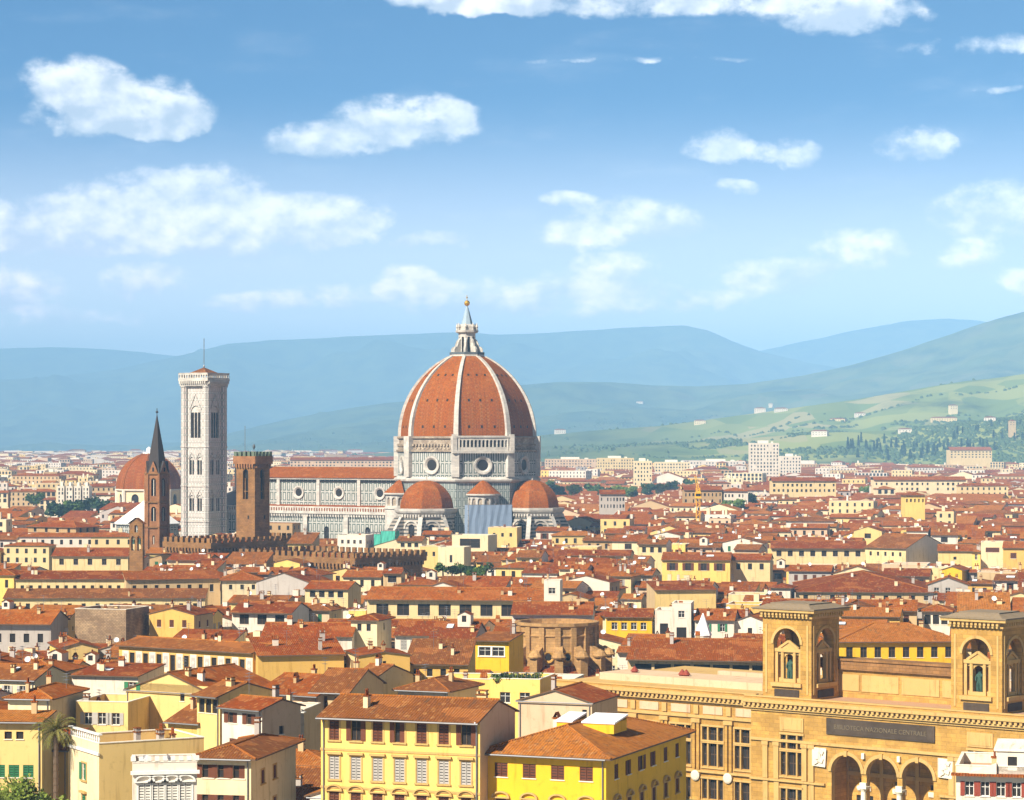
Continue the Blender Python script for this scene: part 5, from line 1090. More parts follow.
    r, hf = H('golden yellow house with five windows and tiled hip roof between the library towers', 838, 960, 641, 17.8, -3, 16, kind='hip', pitch=17, wall='bright yellow', roof=3, oh=.8, chim=2, ant=0, front=[(8,-2.0,1.2,1.9,('brown','closed',False))], ybot=668, name='golden_house')
    H('broad brown tiled house with dark open loggia behind the library wing', 628, 776, 659, 14.6, 10, 20, kind='gx', pitch=15, wall='buff', roof=0, oh=1.3, chim=4, ant=1, front=[(7,-2.0,3.0,2.0,BR,1)], ybot=672, name='loggia_house')
    H('ochre roofed hall with gable and deep dark porch far at right', 944, 1004, 518, 15.5, 10, 14, kind='gx', pitch=14, wall='buff', roof=0, oh=1.4, chim=1, ant=0, front=[(5,-2.4,2.4,2.6,BR)], ybot=522, name='hall', cat='hall')
    H('white and ochre warehouse with long roof above the ochre porch hall', 946, 1000, 501, 17.5, 24, 26, kind='gx', pitch=16, wall='white', sidewall='ochre', roof=3, oh=.6, chim=0, ant=0, front=[(4,-2.5,1.2,1.6,BR)], ybot=508, name='warehouse', cat='warehouse')
    # white corner house with red shutters
    r, hf = H('white house with red shutters and roof terrace in front of the library loggia', 956, 1046, 772, 17.5, 13, 12, kind='flat', wall='white', chim=2, ant=0, front=[(5,-1.9,1.0,1.6,('red','open',False),.6),(5,-5.4,1.0,1.6,('red','open',False),.6)], ybot=800, name='terrace_house')
    w = HOUSES[-1]['w']; b = MB(); b.box(-w/2-.5,w/2,-6.9,-5.9,17.05,17.3,0,True); b.build('tiled_eave', [RF[0]], r)
    b = MB(); x0 = -w/2+4.4; b.facade((x0,-6),(1,0),w/2-x0,17,19.8,[(1.2,2.2,17.7,19.2)],.2,0); b.face([(x0,-6,17),(x0,-6,19.8),(x0,4,19.8),(x0,4,17)],0); b.box(x0-.3,w/2,-6.2,4,19.8,20.05,1,True); b.face([(x0+1.2,-5.85,17.9),(x0+2.2,-5.85,17.9),(x0+2.2,-5.85,19.6),(x0+1.2,-5.85,19.6)],2)
    b.face([(-w/2+.9,-6.4,17.1),(x0,-6.4,17.1),(x0,-6.4,18.5)],0); b.face([(-w/2+.9,-6.0,17.1),(x0,-6.0,18.5),(x0,-6.0,17.1)],0); b.face([(-w/2+.9,-6.4,17.1),(x0,-6.4,18.5),(x0,-6.0,18.5),(-w/2+.9,-6.0,17.1)],0); b.build('penthouse', [PL['white'], M['palegrey'], M['glass']], r)
build_near()

# ------------------------------------------------------------------ national library
def statue(parent, loc, h):
    """standing robed bronze figure grown from a skeleton"""
    pts = [(0,0,.50),(0,0,.66),(0,.0,.80),(0,0,.865),(0,-.01,.94),(-.12,0,.79),(-.17,-.03,.64),(-.10,-.12,.55),(.12,0,.79),(.18,0,.64),(.19,-.10,.72),(-.07,0,.46),(-.08,0,.25),(-.08,.01,.02),(.07,0,.46),(.09,-.03,.25),(.08,0,.02)]
    ed = [(0,1),(1,2),(2,3),(3,4),(2,5),(5,6),(6,7),(2,8),(8,9),(9,10),(0,11),(11,12),(12,13),(0,14),(14,15),(15,16)]
    rad = [.10,.095,.085,.05,.085,.06,.05,.035,.06,.05,.035,.105,.10,.085,.105,.10,.085]
    me = bpy.data.meshes.new('statue'); me.from_pydata([tuple(c*h for c in p) for p in pts], ed, []); o = bpy.data.objects.new('statue', me); C.objects.link(o)
    md = o.modifiers.new('skin', 'SKIN'); 
    for i, r in enumerate(rad): me.skin_vertices[0].data[i].radius = (r*h, r*h*.85)
    me.skin_vertices[0].data[0].use_root = True
    o.modifiers.new('sub', 'SUBSURF').levels = 1; me.materials.append(M['copper']); o.parent = parent; o.location = loc; return o
LIB = 39.0
def build_library():
    Y0 = 380.0; x0 = (780-CX)/F*Y0; root = thing('library', 'monumental sandstone library with two square towers, arched loggia and dark inscription band', 'library', (x0, Y0, 0), R(-LIB)); zc = 16.0
    c, s = math.cos(R(LIB)), math.sin(R(LIB))
    def U(px, off=0.0):     # distance along the facade seen at a column
        k = (px-CX)/F; ax, ay = x0, Y0
        return (k*ay-ax)/(c+k*s)
    ms = [ST_LIB, M['sand'], M['glass'], M['dark'], PL['white'], M['inscr']]
    dpt = 34.0
    # --- long wing to the left: bays of windows between pilasters
    ua, ub = U(556), U(757); wing = MB(); L = ub-ua; bays = [U(q) for q in (633.5, 665, 697, 729, 757)]
    bw = (bays[3]-bays[0])/3; cent = [bays[1]-bw*2.5+bw*i for i in range(7)]; cent = [q for q in cent if ua+2 < q < ub]
    def triple(zb, zt): return [(-1.9,-1.0,zb,zt),(-.74,.74,zb,zt),(1.0,1.9,zb,zt)]
    win_rows = [(9.0, 11.0), (5.2, 8.7), (-1.2, 3.2)]
    holes = []
    for q in cent:
        if q < U(620): continue
        for zb, zt in win_rows:
            holes += [(q-ua+a, q-ua+b, z0+.0, z1) for a, b, z0, z1 in triple(max(zb, .3), zt)]
    def wall(mb, u0, y, u1, z0, z1, holes=(), dep=.5): mb.facade((u0, y), (1,0), u1-u0, z0, z1, holes, dep, 0, 1)
    wall(wing, ua, 0, ub, 0, zc-1.0, holes); wing.face([(ua,0,0),(ua,0,zc-1),(ua,dpt,zc-1),(ua,dpt,0)], 0)
    wing.face([(ua,.0,zc-1),(ub,.0,zc-1),(ub,dpt,zc-1),(ua,dpt,zc-1)], 0)
    wing.build('wing_wall', ms, root)
    def winparts(q, y, rows):
        for zb, zt in rows:
            m = MB()
            for a, b, z0, z1 in triple(max(zb,.3), zt):
                m.face([(a,.45,z0),(b,.45,z0),(b,.45,z1),(a,.45,z1)], 2); m.box(a-.12,a-.003,-.12,-.003,z0-.1,z1+.1,1,True); m.box(b+.003,b+.12,-.12,-.003,z0-.1,z1+.1,1,True); m.box((a+b)/2-.04,(a+b)/2+.04,.38,.449,z0,z1,6); m.box(a,b,.38,.448,(z0+z1)/2-.05,(z0+z1)/2+.05,6)
            m.box(-2.1,2.1,-.22,-.003,max(zb,.3)-.35,max(zb,.3)-.11,1,True); m.box(-2.1,2.1,-.22,-.003,zt+.11,zt+.4,1,True)
            m.build('window', ms+[M['wood']], root, (q, y, 0))
    for q in cent:
        if q >= U(620): winparts(q, 0, win_rows)
    tr = MB()
    for q in [cent[0]-bw/2]+[q+bw/2 for q in cent]:
        if q < U(600) or q > ub-.5: continue
        tr.box(q-.62,q-.14,-.35,-.003,4.6,11.6,0,True); tr.box(q+.14,q+.62,-.35,-.003,4.6,11.6,0,True); tr.box(q-.8,q+.8,-.5,-.003,11.602,12.2,1,True); tr.box(q-.75,q+.75,-.25,-.003,0,4.2,0,True); tr.box(q-.42,q+.42,-.3,-.003,12.9,14.2,1,True)
    tr.box(ua,ub,-.30,-.003,12.3,12.75,1,True); tr.box(ua,ub,-.45,-.003,4.22,4.55,1,True); tr.box(ua,ub,-.2,-.003,14.4,14.7,1,True)
    for q in cent:
        if q >= U(610): tr.box(q-1.75,q+1.75,-.12,-.003,12.95,14.15,6,True)
    tr.build('pilasters_and_bands', ms+[PL['pinkish']], root)
    md = MB()
    for q in cent:
        qq = q+bw/2
        if qq > U(660) and qq < ub-.4: md.lathe([(0,-.42),(.55,-.40),(.75,-.2),(.8,-.0)], 16, 4); v = md.v; k = 16*0
    # roundels as discs on the band between the pilasters
    for q in cent:
        qq = q+bw/2
        if U(690) < qq < ub+.5:
            d = MB(); d.lathe([(.78,0),(.78,.18),(.55,.30),(0,.34)], 18, 0); e = MB(); e.xf(d, Matrix.Rotation(R(90),4,'X')); e.build('white_roundel', [PL['white']], root, (qq, -.36, 3.7))
    # cornice with dentils, parapet and flat roof
    def cornice(u0, u1, y, z, ret=True):
        m = MB(); m.box(u0-.0,u1,y-1.0,y-.003,z-.05,z+.45,1,True); m.box(u0,u1,y-.55,y-.003,z-.9,z-.55,1,True); n = int((u1-u0)/.8)
        for i in range(n): q = u0+(u1-u0)*(i+.5)/n; m.box(q-.21,q+.21,y-.85,y-.003,z-.55,z-.052,1,True)
        m.box(u0,u1,y-.25,y+.35,z+.452,z+.75,0); m.box(u0,u1,y-.35,y+.45,z+.752,z+.92,1,True); return m
    cornice(ua, ub+.0, 0, zc-.4).build('cornice', ms, root)
    rf = MB(); rf.box(ua+.6,ub,.5,dpt,zc-.9,zc+.3,0); rf.box(ua+4,ub-3,6,14,zc+.3,zc+1.4,1); rf.box(ub-18,ub-4,16,17,zc+.3,zc+1.8,1); rf.build('flat_roof', [M['sand'], PL['pinkish'], M['palegrey']], root)
    for q in (U(600), U(648), U(652)):
        m = MB(); m.lathe([(.5,zc+.3),(.5,zc+1.6),(.7,zc+1.6),(.1,zc+2.4)], 8); m.build('roof_vent', [M['red']], root, (q, 9, 0))
    # --- centre: stands 2.2 m forward, from left tower to right tower
    yc = -1.6; uc0, uc1 = U(757)+.0, U(1075); mid = MB(); uL0, uL1 = U(826), U(938)
    # arcade of three arches
    ar0, ar1 = U(835), U(942); aw = (ar1-ar0)/3; ah = []
    for i in range(3): ah.append((ar0+aw*i+.42-uc0, ar0+aw*(i+1)-.42-uc0, .2, 8.9, True))
    lw = U(798); rw = U(986)
    for q in (lw, rw):
        for zb, zt in win_rows: ah += [(q-uc0+a, q-uc0+b, max(z0,.3), z1) for a, b, z0, z1 in triple(zb, zt)]
    wall(mid, uc0, yc, uc1, 0, zc-1, ah, .9); mid.face([(uc0,yc,0),(uc0,yc,zc-1),(uc0,0,zc-1),(uc0,0,0)], 0)
    mid.face([(uc1,yc,0),(uc1,dpt,0),(uc1,dpt,zc-1),(uc1,yc,zc-1)], 0); mid.face([(uc0,yc,zc-1),(uc1,yc,zc-1),(uc1,dpt,zc-1),(uc0,dpt,zc-1)], 0); mid.build('centre_wall', ms, root)
    for q in (lw, rw): winparts(q, yc, win_rows)
    lg = MB(); yb = yc+5.0     # loggia back wall and vault
    for i in range(3):
        a0 = ar0+aw*i; lg.facade((a0,yb),(1,0),aw,0,9.2,[(aw/2-1.4,aw/2-.2,.2,2.6),(aw/2+.2,aw/2+1.4,.2,2.6),(aw/2-.9,aw/2+.9,4.2,5.0)],.3,0,1); lg.face([(a0+.5,yb+.25,.2),(a0+aw-.5,yb+.25,.2),(a0+aw-.5,yb+.25,5.1),(a0+.5,yb+.25,5.1)],2); lg.box(a0+.2,a0+aw-.2,yb-.3,yb-.003,5.4,6.0,1,True); lg.box(a0-.3,a0+.3,yb-.25,yb-.004,0,9.2,1)
        lg.box(a0+aw/2-1.1,a0+aw/2+1.1,yb-.22,yb-.004,3.3,4.0,4,True)
    lg.face([(ar0,yb,9.2),(ar1,yb,9.2),(ar1,yc+.9,9.2),(ar0,yc+.9,9.2)],1); lg.face([(ar0,yc+.9,0),(ar0,yc+.9,9.2),(ar0,yb,9.2),(ar0,yb,0)],0); lg.face([(ar1,yc+.9,0),(ar1,yb,0),(ar1,yb,9.2),(ar1,yc+.9,9.2)],0); lg.face([(ar0,yc,.15),(ar1,yc,.15),(ar1,yb,.15),(ar0,yb,.15)],1); lg.build('loggia', ms, root)
    for i in range(1, 3):
        q = ar0+aw*i; m = MB(); m.lathe([(.55,.2),(.55,.5),(.40,.7),(.36,3.9),(.44,4.1),(.62,4.4)], 14, 0, q, yc-.15); m.box(q-.75,q+.75,yc-.75,yc+.5,4.4,4.7,0,True); m.box(q-.5,q+.5,yc-.4,yc-.004,4.7,5.2,0,True); m.box(q-.22,q+.22,yc-.45,yc-.004,8.6,9.4,0,True); m.build('column', [M['palegrey']], root)
    av = MB()
    for i in range(3):
        cx = ar0+aw*(i+.5); r = aw/2-.42; zz = 8.9-r; n = 16
        for k in range(n):
            t0, t1 = math.pi*k/n, math.pi*(k+1)/n; p = lambda rr, t, y: (cx+rr*math.cos(t), y, zz+rr*math.sin(t))
            av.face([p(r+.5,t0,yc-.2),p(r+.5,t1,yc-.2),p(r,t1,yc-.2),p(r,t0,yc-.2)][::-1]); av.face([p(r+.5,t0,yc-.004),p(r+.5,t1,yc-.004),p(r+.5,t1,yc-.2),p(r+.5,t0,yc-.2)]); av.face([p(r,t0,yc-.2),p(r,t1,yc-.2),p(r,t1,yc),p(r,t0,yc)][::-1])
        av.box(cx-.25,cx+.25,yc-.4,yc-.005,8.7,9.5,0,True)
    for q in (U(772), U(783), U(811), U(818), U(958), U(964), U(975), U(1000)): av.box(q-.42,q+.42,yc-.32,yc-.008,4.6,9.4,0,True); av.box(q-.55,q+.55,yc-.42,yc-.009,9.402,9.95,0,True); av.box(q-.42,q+.42,yc-.22,yc-.008,0,4.2,0,True)
    for q in (lw, rw): av.box(q-2.0,q+2.0,yc-.16,yc-.007,11.6,13.6,0,True); av.box(q-1.7,q+1.7,yc-.22,yc-.161,11.85,13.35,0)
    av.box(uc0,uc1,yc-.25,yc-.0065,14.35,14.6,0,True)
    av.box(uc0,uc1,yc-.3,yc-.006,10.0,10.4,0,True); av.box(uc0,ar0-.6,yc-.4,yc-.006,4.25,4.55,0,True); av.box(ar1+.6,uc1,yc-.4,yc-.006,4.25,4.55,0,True); av.build('arch_mouldings', [M['sand']], root)
    for q in (U(826), U(952)):
        m = MB(); m.face([(q-1.15,yc-.35,7.0),(q+1.05,yc-.35,6.9),(q+1.25,yc-.35,9.6),(q-1.15,yc-.35,9.7)]); m.box(q-1.15,q+1.05,yc-.34,yc-.007,7.0,9.6); m.lathe([(.7,yc-.34),(.75,yc-.55),(.4,yc-.65),(0,yc-.66)],12) if False else None
        for dx, dz, rr in ((-.2,.2,.55),(.35,-.4,.4),(-.5,-.7,.35),(.45,.75,.35)): m.xbox(Matrix.Translation((q+dx,yc-.42,8.3+dz)) @ Matrix.Rotation(dx,4,'Y'), rr, .12, rr*.8)
        m.build('white_relief_panel', [PL['white']], root)
    ins0, ins1 = U(833), U(941); m = MB(); m.box(ins0,ins1,yc-.22,yc-.006,11.7,14.0,0,True); plq = m.build('inscription_panel', [M['inscr']], root)
    tc = bpy.data.curves.new('lettering', 'FONT'); tc.body = 'BIBLIOTECA NAZIONALE CENTRALE'; tc.size = 0.92; tc.extrude = .03; tc.align_x = 'CENTER'; tc.align_y = 'CENTER'
    tmp = bpy.data.objects.new('lettering_text', tc); C.objects.link(tmp); bpy.context.view_layer.update(); lm = bpy.data.meshes.new_from_object(tmp.evaluated_get(bpy.context.evaluated_depsgraph_get())); bpy.data.objects.remove(tmp)
    lm.materials.clear(); lm.materials.append(plain('bronze_letters', (.15,.115,.07))); put('lettering', lm, plq, ((ins0+ins1)/2, yc-.25, 12.8), 0, (R(90), 0, 0))
    cornice(uc0-1.0, uc1, yc, zc-.4).build('cornice', ms, root)
    rf = MB(); rf.box(uc0+.8,uc1-.5,yc+.6,dpt,zc-.9,zc+.2,0); rf.build('flat_roof', [M['terr']], root)
    # attic wall between the towers
    at = MB(); a0, a1 = U(842)-7.5, U(960); at.box(a0,a1,6.5,8.5,zc,20.3,0); n = 4
    for i in range(n): at.box(a0+(a1-a0)*i/n+.25,a0+(a1-a0)*(i+1)/n-.25,6.38,6.497,17.2,19.6,1,True)
    at.box(a0,a1,6.0,9.0,20.302,21.6,2); at.box(a0,a1,5.8,9.2,21.602,21.9,2,True); at.build('attic_wall', [ST_LIB, M['sand'], ST_BROWN], root)
    # towers
    for (pl, pr_) in ((767, 815.5), (955, 1006)):
        t0, t1 = U(pl), U(pr_); w = t1-t0; tr_ = MB(); dt = w*.90; y = yc+.5; zt = 28.0; cx = (t0+t1)/2; sub = []
        shaft = MB(); r = w*.275
        for (o, u, L) in (((t0,y),(1,0),w),((t1,y),(0,1),dt),((t1,y+dt),(-1,0),w),((t0,y+dt),(0,-1),dt)):
            shaft.facade(o, u, L, zc-.6, zt, [(L/2-r, L/2+r, 18.6, 26.5, True)], 1.0, 0, 0)
            # inner leaf so that the wall has its thickness from inside
            nx, ny = u[1], -u[0]; o2 = (o[0]+u[0]*(L-1)-nx*1.0, o[1]+u[1]*(L-1)-ny*1.0); shaft.facade(o2, (-u[0],-u[1]), L-2, zc-.6, zt, [(L/2-1-r, L/2-1+r, 18.6, 26.5, True)], 0, 0, 0)
        shaft.face([(t0,y,zc+.1),(t1,y,zc+.1),(t1,y+dt,zc+.1),(t0,y+dt,zc+.1)],0)
        tw = shaft.build('tower', ms, root)
        for (o, u, L) in (((t0,y),(1,0),w),((t1,y),(0,1),dt)):
            nx, ny = u[1], -u[0]; g = MB()
            def BX(a0_, a1_, d0, d1, z0, z1, m=1): 
                g.xbox(Matrix(((u[0],nx,0,o[0]+u[0]*(a0_+a1_)/2+nx*(d0+d1)/2),(u[1],ny,0,o[1]+u[1]*(a0_+a1_)/2+ny*(d0+d1)/2),(0,0,1,(z0+z1)/2),(0,0,0,1))), (a1_-a0_)/2, abs(d1-d0)/2, (z1-z0)/2, m)
            h2 = L/2; nf = MB(); oo = (o[0]+u[0]*(h2-r)-nx*.62, o[1]+u[1]*(h2-r)-ny*.62)
            nf.facade(oo, u, 2*r, 18.6, 23.2, [(r-.82, r+.82, 18.9, 22.7, True), (.5, r-1.25, 19.2, 22.6), (r+1.25, 2*r-.5, 19.2, 22.6)], .35, 0)
            for q0, q1 in ((.4,r-1.2),(r+1.2,2*r-.4)): nf.face([(oo[0]+u[0]*q-nx*.33, oo[1]+u[1]*q-ny*.33, z) for q, z in ((q0,19.1),(q1,19.1),(q1,22.7),(q0,22.7))], 1)
            nf.face([(oo[0]+u[0]*q-nx*1.6, oo[1]+u[1]*q-ny*1.6, z) for q, z in ((r-1.3,18.6),(r+1.3,18.6),(r+1.3,23.2),(r-1.3,23.2))], 1)
            nf.build('niche', [M['sand'], ST_BROWN], tw)
            for a, b in ((h2-r+.05,h2-r+.5),(h2-1.25,h2-.8),(h2+.8,h2+1.25),(h2+r-.5,h2+r-.05)): BX(a,b,-.75,-.35,18.6,23.0)
            BX(h2-r+.02,h2+r-.02,-.85,-.25,23.0,23.5); BX(h2-1.3,h2+1.3,-.7,-.30,18.6,19.1)
            for sgn in (-1, 1): g.bar((o[0]+u[0]*(h2+sgn*1.7)+nx*-.5, o[1]+u[1]*(h2+sgn*1.7)+ny*-.5, 23.5), (o[0]+u[0]*h2+nx*-.5, o[1]+u[1]*h2+ny*-.5, 24.6), .24, 1)
            g.face([(o[0]+u[0]*(h2+q)+nx*-.5, o[1]+u[1]*(h2+q)+ny*-.5, z) for q, z in ((-1.6,23.5),(1.6,23.5),(0,24.5))], 1)
            for sgn in (-1, 1): BX(h2+sgn*1.05-.12,h2+sgn*1.05+.12,-.6,-.3,21.5,23.0)
            BX(h2-r-.3,h2+r+.3,.002,.4,18.0,18.55); BX(h2-r+.2,h2+r-.2,.002,.14,16.5,17.6,5)
            BX(.5,.8,.002,.1,17,27,1); BX(L-.8,L-.5,.002,.1,17,27,1)
            # ring round the arch
            n = 16; zz = 26.5-r
            for k in range(n):
                q0, q1 = math.pi*k/n, math.pi*(k+1)/n
                P = lambda rr, t, d: (o[0]+u[0]*(h2+rr*math.cos(t))+nx*d, o[1]+u[1]*(h2+rr*math.cos(t))+ny*d, zz+rr*math.sin(t))
                g.face([P(r+.4,q0,.15),P(r+.4,q1,.15),P(r,q1,.15),P(r,q0,.15)][::-1],1); g.face([P(r+.4,q0,.003),P(r+.4,q1,.003),P(r+.4,q1,.15),P(r+.4,q0,.15)],1)
            g.build('aedicule', ms, tw)
        cr = MB(); cr.box(t0-.35,t1+.35,y-.35,y+dt+.35,zt+.002,zt+.35,1,True); nd = int(w/.62)
        for (o, u, L) in (((t0,y),(1,0),w),((t1,y),(0,1),dt)): corbels(cr, o, u, L, zt+.36, zt+.85, .85, .62, 1)
        cr.box(t0,t1,y,y+dt,zt+.352,zt+.86,0); cr.box(t0-1.1,t1+1.1,y-1.1,y+dt+1.1,zt+.87,zt+1.25,1,True); cr.box(t0-1.25,t1+1.25,y-1.25,y+dt+1.25,zt+1.252,zt+1.45,2,True); cr.lathe([(w*.79,zt+1.45),(w*.60,zt+1.95)],4,2,cx,y+dt/2,R(45),R(405)); cr.box(cx-w*.40,cx+w*.40,y+dt/2-dt*.40,y+dt/2+dt*.40,zt+1.6,zt+2.1,2); cr.build('tower_cornice', [M['sand'], M['sand'], plain('grey_coping', (.22,.165,.105))], tw)
        statue(tw, (cx, y+.95, 18.7), 3.4)
    return root
LIBO = build_library()
HOUSES.append(dict(o=None, poly=[(x, y) for x, y in [(-4,470),(62,318),(110,345),(40,495)]], box=(552,1024,680,800), Y=340, hand=True))

# ------------------------------------------------------------------ round stone apse
def build_apse():
    c = at_z(558, 625, 17.5); Y = c.y; root = thing('stone_apse', 'big round brown stone apse with heavy buttresses and ringed parapet', 'church apse', (c.x, Y+11, 0)); r = 41/F*Y; zt = 17.5
    mb = MB(); mb.lathe([(r,0),(r,zt-.9),(r+.45,zt-.6),(r+.45,zt),(r-.4,zt),(r-.4,zt-1.5)], 16, 0); mb.lathe([(r-.4,zt-1.4),(0,zt-.6)], 16, 1); mb.lathe([(r+.02,zt-2.7),(r+.25,zt-2.6),(r+.25,zt-2.4),(r+.02,zt-2.3)], 16, 0)
    for i in range(16): a = 2*math.pi*i/16; mb.xbox(Matrix.Translation((r*math.cos(a), r*math.sin(a), zt-6)) @ Matrix.Rotation(a,4,'Z'), .35, .55, 5.2, 0)
    mb.build('wall', [ST_APSE, M['terr']], root)
    fr = MB(); fr.lathe([(r+3.4,zt-10.5),(r,zt-8.3)], 30, 0); fr.lathe([(r+3.4,0),(r+3.4,zt-10.6)], 30, 1); fr.build('chapel_ring', [RF[1], ST_APSE], root)
    for a in range(-170, 20, 27):
        b = MB(); ca, sa = math.cos(R(a)), math.sin(R(a)); pts = [(r-.3,zt-10.5),(r+3.0,zt-10.5),(r+3.0,zt-6.6),(r+2.4,zt-5.6),(r+1.2,zt-5.0),(r-.3,zt-4.2)]
        q = lambda rr, z, s: (ca*rr-sa*s, sa*rr+ca*s, z)
        for s in (-.8, .8): b.face([q(rr, z, s) for rr, z in (pts if s < 0 else pts[::-1])])
        for (r1,z1),(r2,z2) in zip(pts[1:], pts[2:]): b.face([q(r1,z1,-.8),q(r1,z1,.8),q(r2,z2,.8),q(r2,z2,-.8)])
        b.lathe([(1.35,zt-6.7),(1.5,zt-6.4),(1.0,zt-5.6),(.3,zt-5.2),(0,zt-5.1)], 10, 0, ca*(r+2.2), sa*(r+2.2)); b.build('buttress', [ST_APSE], root)
    for a in range(-157, -10, 27):
        g = MB(); ring_window(g, (r*math.cos(R(a)), r*math.sin(R(a)), zt-6.6), (-math.sin(R(a)), math.cos(R(a))), 1.15, 0, 1, .3); g.build('round_window', [ST_LIB, M['dark']], root)
    R_ = r+4; HOUSES.append(dict(o=None, poly=[(c.x-R_,Y+11-R_),(c.x+R_,Y+11-R_),(c.x+R_,Y+11+R_),(c.x-R_,Y+11+R_)], box=(505,622,618,672), Y=Y-4, hand=True))
    c = at_z(703, 640, 12.0); t = thing('glazed_pyramid', 'small white tiled pyramid spire rising from the roofs by the white cottages', 'spire', (c.x, c.y, 0)); m = MB(); m.lathe([(1.7,0),(1.7,13)], 8, 0); m.build('base', [PL['white']], t); m = MB(); m.lathe([(1.9,13),(.1,17.6)], 8, 0); m.build('roof', [M['whitemetal']], t)
build_apse()
# ------------------------------------------------------------------ trees and plants
FOL = [foliage('leaf_green', (.055,.10,.022), (.10,.15,.030)), foliage('leaf_dark', (.022,.050,.020), (.045,.075,.028)), foliage('leaf_yellowish', (.12,.17,.025), (.19,.22,.04))]
def crown_mesh(seed, rx, rz, n, leaf, mat, shape='round'):
    r = random.Random(seed); mb = MB()
    lobes = [Vector((r.uniform(-.55,.55)*rx, r.uniform(-.55,.55)*rx, r.uniform(-.5,.6)*rz)) for _ in range(9)]
    for i in range(n):
        if shape == 'cypress':
            t = r.random()**.8; z = -rz+2*rz*t; rad = rx*(1-t)**.7*(.55+.5*r.random())*min(1, .4+t*6); a = r.uniform(0, 6.283); p = Vector((rad*math.cos(a), rad*math.sin(a), z))
        else:
            c = r.choice(lobes); v = Vector((r.gauss(0,1), r.gauss(0,1), r.gauss(0,1))).normalized()*r.uniform(.55,1.0); p = c+Vector((v.x*rx*.48, v.y*rx*.48, v.z*rz*.45))
        u = Vector((r.gauss(0,1), r.gauss(0,1), r.gauss(0,1))).normalized(); w = u.orthogonal().normalized(); s = leaf*r.uniform(.6,1.3)
        mb.face([p+u*s, p+w*s*.7, p-u*s, p-w*s*.7], 0)
    return mb.mesh('crown', [mat])
def tree(name, label, cat, loc, h, rx, seed, mat=0, group=None, n=420, leaf=.5, shape='round', mesh=None):
    t = thing(name, label, cat, loc, rnd.uniform(0,6), group)
    rz = h*.34 if shape == 'round' else h*.47
    me = mesh or crown_mesh(seed, rx, rz, n, leaf, FOL[mat], shape)
    put('crown', me, t, (0,0,h-rz*.95))
    tk = MB(); tk.lathe([(.32,-1),(.22,h*.45),(.1,h*.75)], 7)
    for k in range(4):
        a = k*1.6; tk.bar((0,0,h*.4),(math.cos(a)*rx*.5, math.sin(a)*rx*.5, h*.75), .09)
    tk.build('trunk', [M['bark']], t); return t
